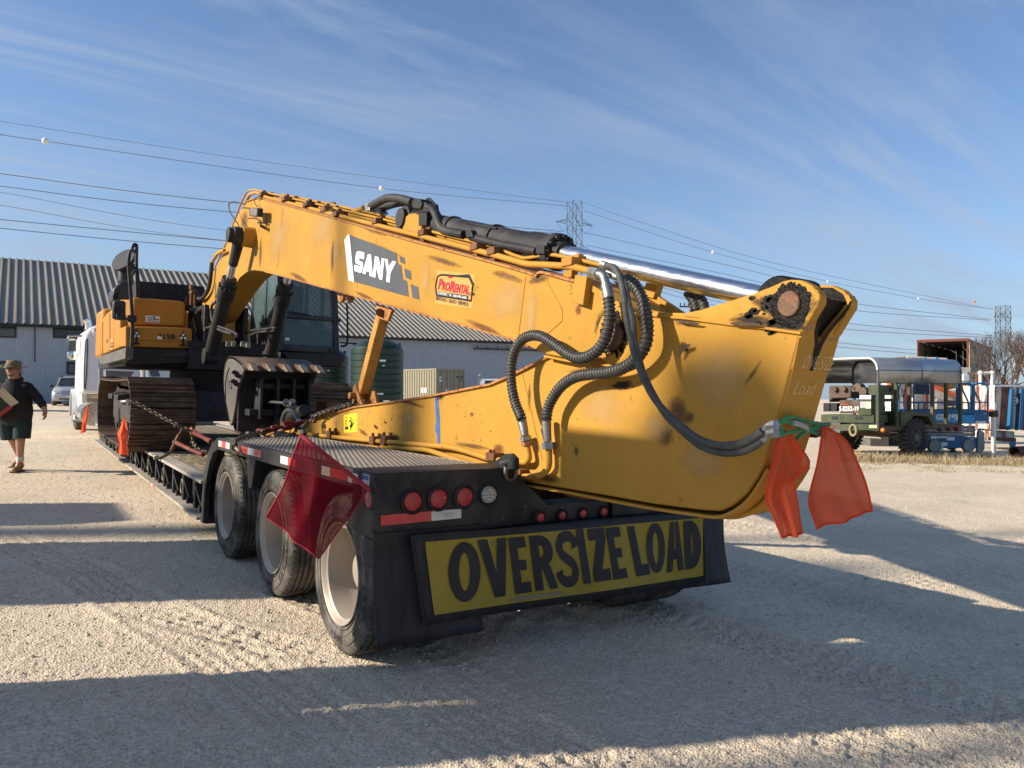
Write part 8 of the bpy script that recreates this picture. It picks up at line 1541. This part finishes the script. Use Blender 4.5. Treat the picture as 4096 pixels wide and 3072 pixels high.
bl(MB().tube([(hx_+.105*math.sin(a), .0-.085*math.cos(a), 1.515+.025*math.cos(a+PI)) for a in np.linspace(0, 2*PI, 17)[:-1]], .03, 8, closed=True), 'hood_collar', HOOD, MN); bl(MB().ball((hx_, -.07, 1.50), .06, 10, 6, (1, .6, .6)), 'white_shirt_neck', SOK, MN)
for s, wv, ev in ((1, B_v[18], B_v[17]), (-1, B_v[22], B_v[21])):
    w0 = Vector(wv); fd = Vector((.02, -.03, -1)) if s > 0 else Vector((.9, -.3, -.15)); fd.normalize(); sd = Vector((0, 1, 0)) if s > 0 else Vector((0, -.2, 1)); m = MB(); m.tube([Vector(ev), w0, w0+fd*.03], [.04, .034, .036], 10); m.ball(w0+fd*.045, .042, 10, 8, (.6, 1, 1.1) if s > 0 else (1.1, .6, 1))
    for k in range(4): L = (.072, .082, .078, .06)[k]; p0 = w0+fd*.07+sd*(k-1.5)*.02; c_ = Vector((-.4*s, -.2, 0)); m.tube([p0, p0+fd*L*.5, p0+fd*L*.85+c_*.03, p0+fd*L*.95+c_*.06], [.0105, .010, .009, .007], 6)
    p0 = w0+fd*.03-sd*.035; m.tube([p0, p0-sd*.03+fd*.02, p0-sd*.035+fd*.055], [.013, .011, .009], 6); bl(m, 'hand', SKN, MN)
# the box he carries
XB_, XE = frame(80, 12.39, 4, 'cardboard_box', 'torn open dark and red printed carton held against the man by his hand', 'box')
BXM = mat('dark_printed_carton', (.02, .022, .03), .4, var=.4, scale=9, bump=.1); BXR = mat('red_printed_carton', (.35, .03, .025), .45, var=.3, scale=12); BXI = mat('carton_inside', (.42, .36, .27), .8, var=.15)
T = Matrix.Translation((-.12, -.40, 1.09))@Matrix.Rotation(math.radians(-38), 4, 'Y')@Matrix.Rotation(math.radians(18), 4, 'X')
w_, d_, h_ = .19, .12, .15
bl(MB().box(-w_, w_, -d_, -d_+.006, -h_, h_, T), 'front_panel', BXM, XE); bl(MB().box(-w_, w_, -d_, d_, -h_-.006, -h_, T), 'bottom_panel', BXR, XE); bl(MB().box(-w_, w_, d_-.006, d_, -h_, h_, T), 'back_panel', BXM, XE); bl(MB().box(-w_-.006, -w_, -d_, d_, -h_, h_, T), 'side_panel', BXR, XE); bl(MB().box(w_, w_+.006, -d_, d_, -h_, h_, T), 'side_panel', BXM, XE)
bl(MB().hexa([T@Vector(v) for v in ((w_, -d_, -h_+.02), (w_+.15, -d_-.04, -h_+.0), (w_+.15, -d_-.04, h_+.02), (w_, -d_, h_), (w_, -d_+.006, -h_+.02), (w_+.15, -d_-.034, -h_), (w_+.15, -d_-.034, h_+.02), (w_, -d_+.006, h_))]), 'open_flap', BXI, XE)
g = MB()
for s, a, b, c, d in (('KING', -.13, -.02, -.06, -.01), ('SIZE', -.10, .02, .03, .07)): qtext(g, s, [T@Vector(v) for v in ((a, -d_-.002, c), (b, -d_-.002, c), (b, -d_-.002, d), (a, -d_-.002, d))], .02)
g.v = []; g.f = []
for _ in range(14): a, c = random.uniform(-.14, .1), random.uniform(-.1, .09); g.box(a, a+random.uniform(.02, .06), -d_-.001, -d_, c, c+random.uniform(.006, .016), T)
bl(g, 'printed_marks', mat('pale_print', (.45, .5, .55), .5), XE, kind='stuff'); bl(MB().box(-w_, w_, -d_-.001, -d_, -h_, -h_+.05, T), 'red_print_band', BXR, XE)
bl(MB().ball(T@Vector((-.06, -.05, h_+.03)), .055, 10, 8, (1.3, .8, .5)), 'crumpled_plastic', STL, XE)
# ------------------------------------------------------------------ blockers added out of view on the left to shadow yard, boom and arm
def rotz(a): return Matrix.Rotation(math.radians(a), 4, 'Z')
def blocker_box(name, label, cat, x0, x1, y0, y1, h, m, rz=0):
    e = thing(name, label, cat, ((x0+x1)/2, (y0+y1)/2, 0)); Mx = Matrix.Translation(((x0+x1)/2, (y0+y1)/2, 0))@rotz(rz); hx, hy = (x1-x0)/2, (y1-y0)/2
    MB().box(-hx, hx, -hy, hy, .12, h, Mx).build('box_body', m, e, bev=.02)
    for i in range(int((x1-x0)/.3)): MB().box(-hx+.05+i*.3, -hx+.2+i*.3, -hy-.03, -hy-.001, .2, h-.1, Mx).box(-hx+.05+i*.3, -hx+.2+i*.3, hy+.001, hy+.03, .2, h-.1, Mx).build('side_rib', m, e)
    for sx in (-hx, hx-.15):
        for sy in (-hy, hy-.15): MB().box(sx, sx+.15, sy, sy+.15, 0, .12, Mx).build('foot', BLK, e)
blocker_box('shadow_blocker', 'tall tan block added out of view to cast a shadow band beside the low deck', 'container', -5.7, -5, 8.4, 10.5, 3.9, TAN)  # added unseen block, placed to lay a shadow band across the yard
blocker_box('shadow_blocker', 'narrow grey block added farther off, out of view, for its shadow band', 'container', -8.7, -8, 12.95, 14.3, 4.6, GRM)  # another unseen block, added for the farther shadow band
e = thing('slotted_blocker', 'tall grey steel shelving with an open slot, added out of view to shape shadows', 'blocker', (-3.05, 5.18, 0))  # unseen, added for its shadow; the slot lets a lit streak through
for y0, y1, z0, z1 in ((4.66, 5.72, .1, 2.0), (4.66, 5.12, 2.003, 2.62), (5.36, 5.72, 2.003, 2.62), (4.66, 5.72, 2.623, 4.1)): MB().box(-3.3, -2.8, y0, y1, z0, z1).build('cabinet', GRM, e, bev=.01)
for y in (4.68, 5.62):
    for x in (-3.29, -2.89): MB().box(x, x+.08, y, y+.08, 0, .098).build('foot', BLK, e)
def pole(k, a, b, t, r, label, h=28, x=XB):  # unseen poles added to lay soft shadow bands over boom and arm
    p = Pm(k, a, b, x=x)+SUN*t; e = thing('shadow_pole', label, 'pole', (p.x, p.y, 0), 'added shadow poles out of view'); MB().cyl((p.x, p.y, -.2), (p.x, p.y, h), r, r*.9, 12).build('pole_shaft', WOOD, e)
pole('T', 1010, 700, 62, .36, 'pole added out of view whose shadow crosses the boom'); pole('T', 1340, 700, 55, .13, 'thinner pole added out of view beside the first for its shadow'); pole('S', 1120, 800, 62, .38, 'stout pole added out of view to shade the logo end')
pole('M', 1010, 950, 55, .36, 'pole added out of view to shade the tapered arm', 14, XA)
CV = thing('stepped_blocker', 'tall stepped conveyor slab added far left, out of view, for its shadow', 'occluder', (-14, 38, 0))  # unseen slab added, outline taken from the stepped shadow wanted on the arm
pp = [p+SUN*34 for p in PP('D', [(690, 1560), (690, 1320), (810, 1300), (830, 1200), (900, 1170), (930, 1060), (1000, 1010), (1060, 660), (1630, 640), (1560, 900), (1430, 1200), (1270, 1560)], x=XA)]
MB().prism(pp, (-.8, 0, 0)).build('blocker_slab', GRM, CV)
cx_ = sum((p for p in pp), Vector())/len(pp)
for s in (-.5, .4): MB().box(pp[0].x-.8, pp[0].x-.6, cx_.y+s, cx_.y+s+.15, 0, cx_.z-.4).build('support_leg', GRM, CV)
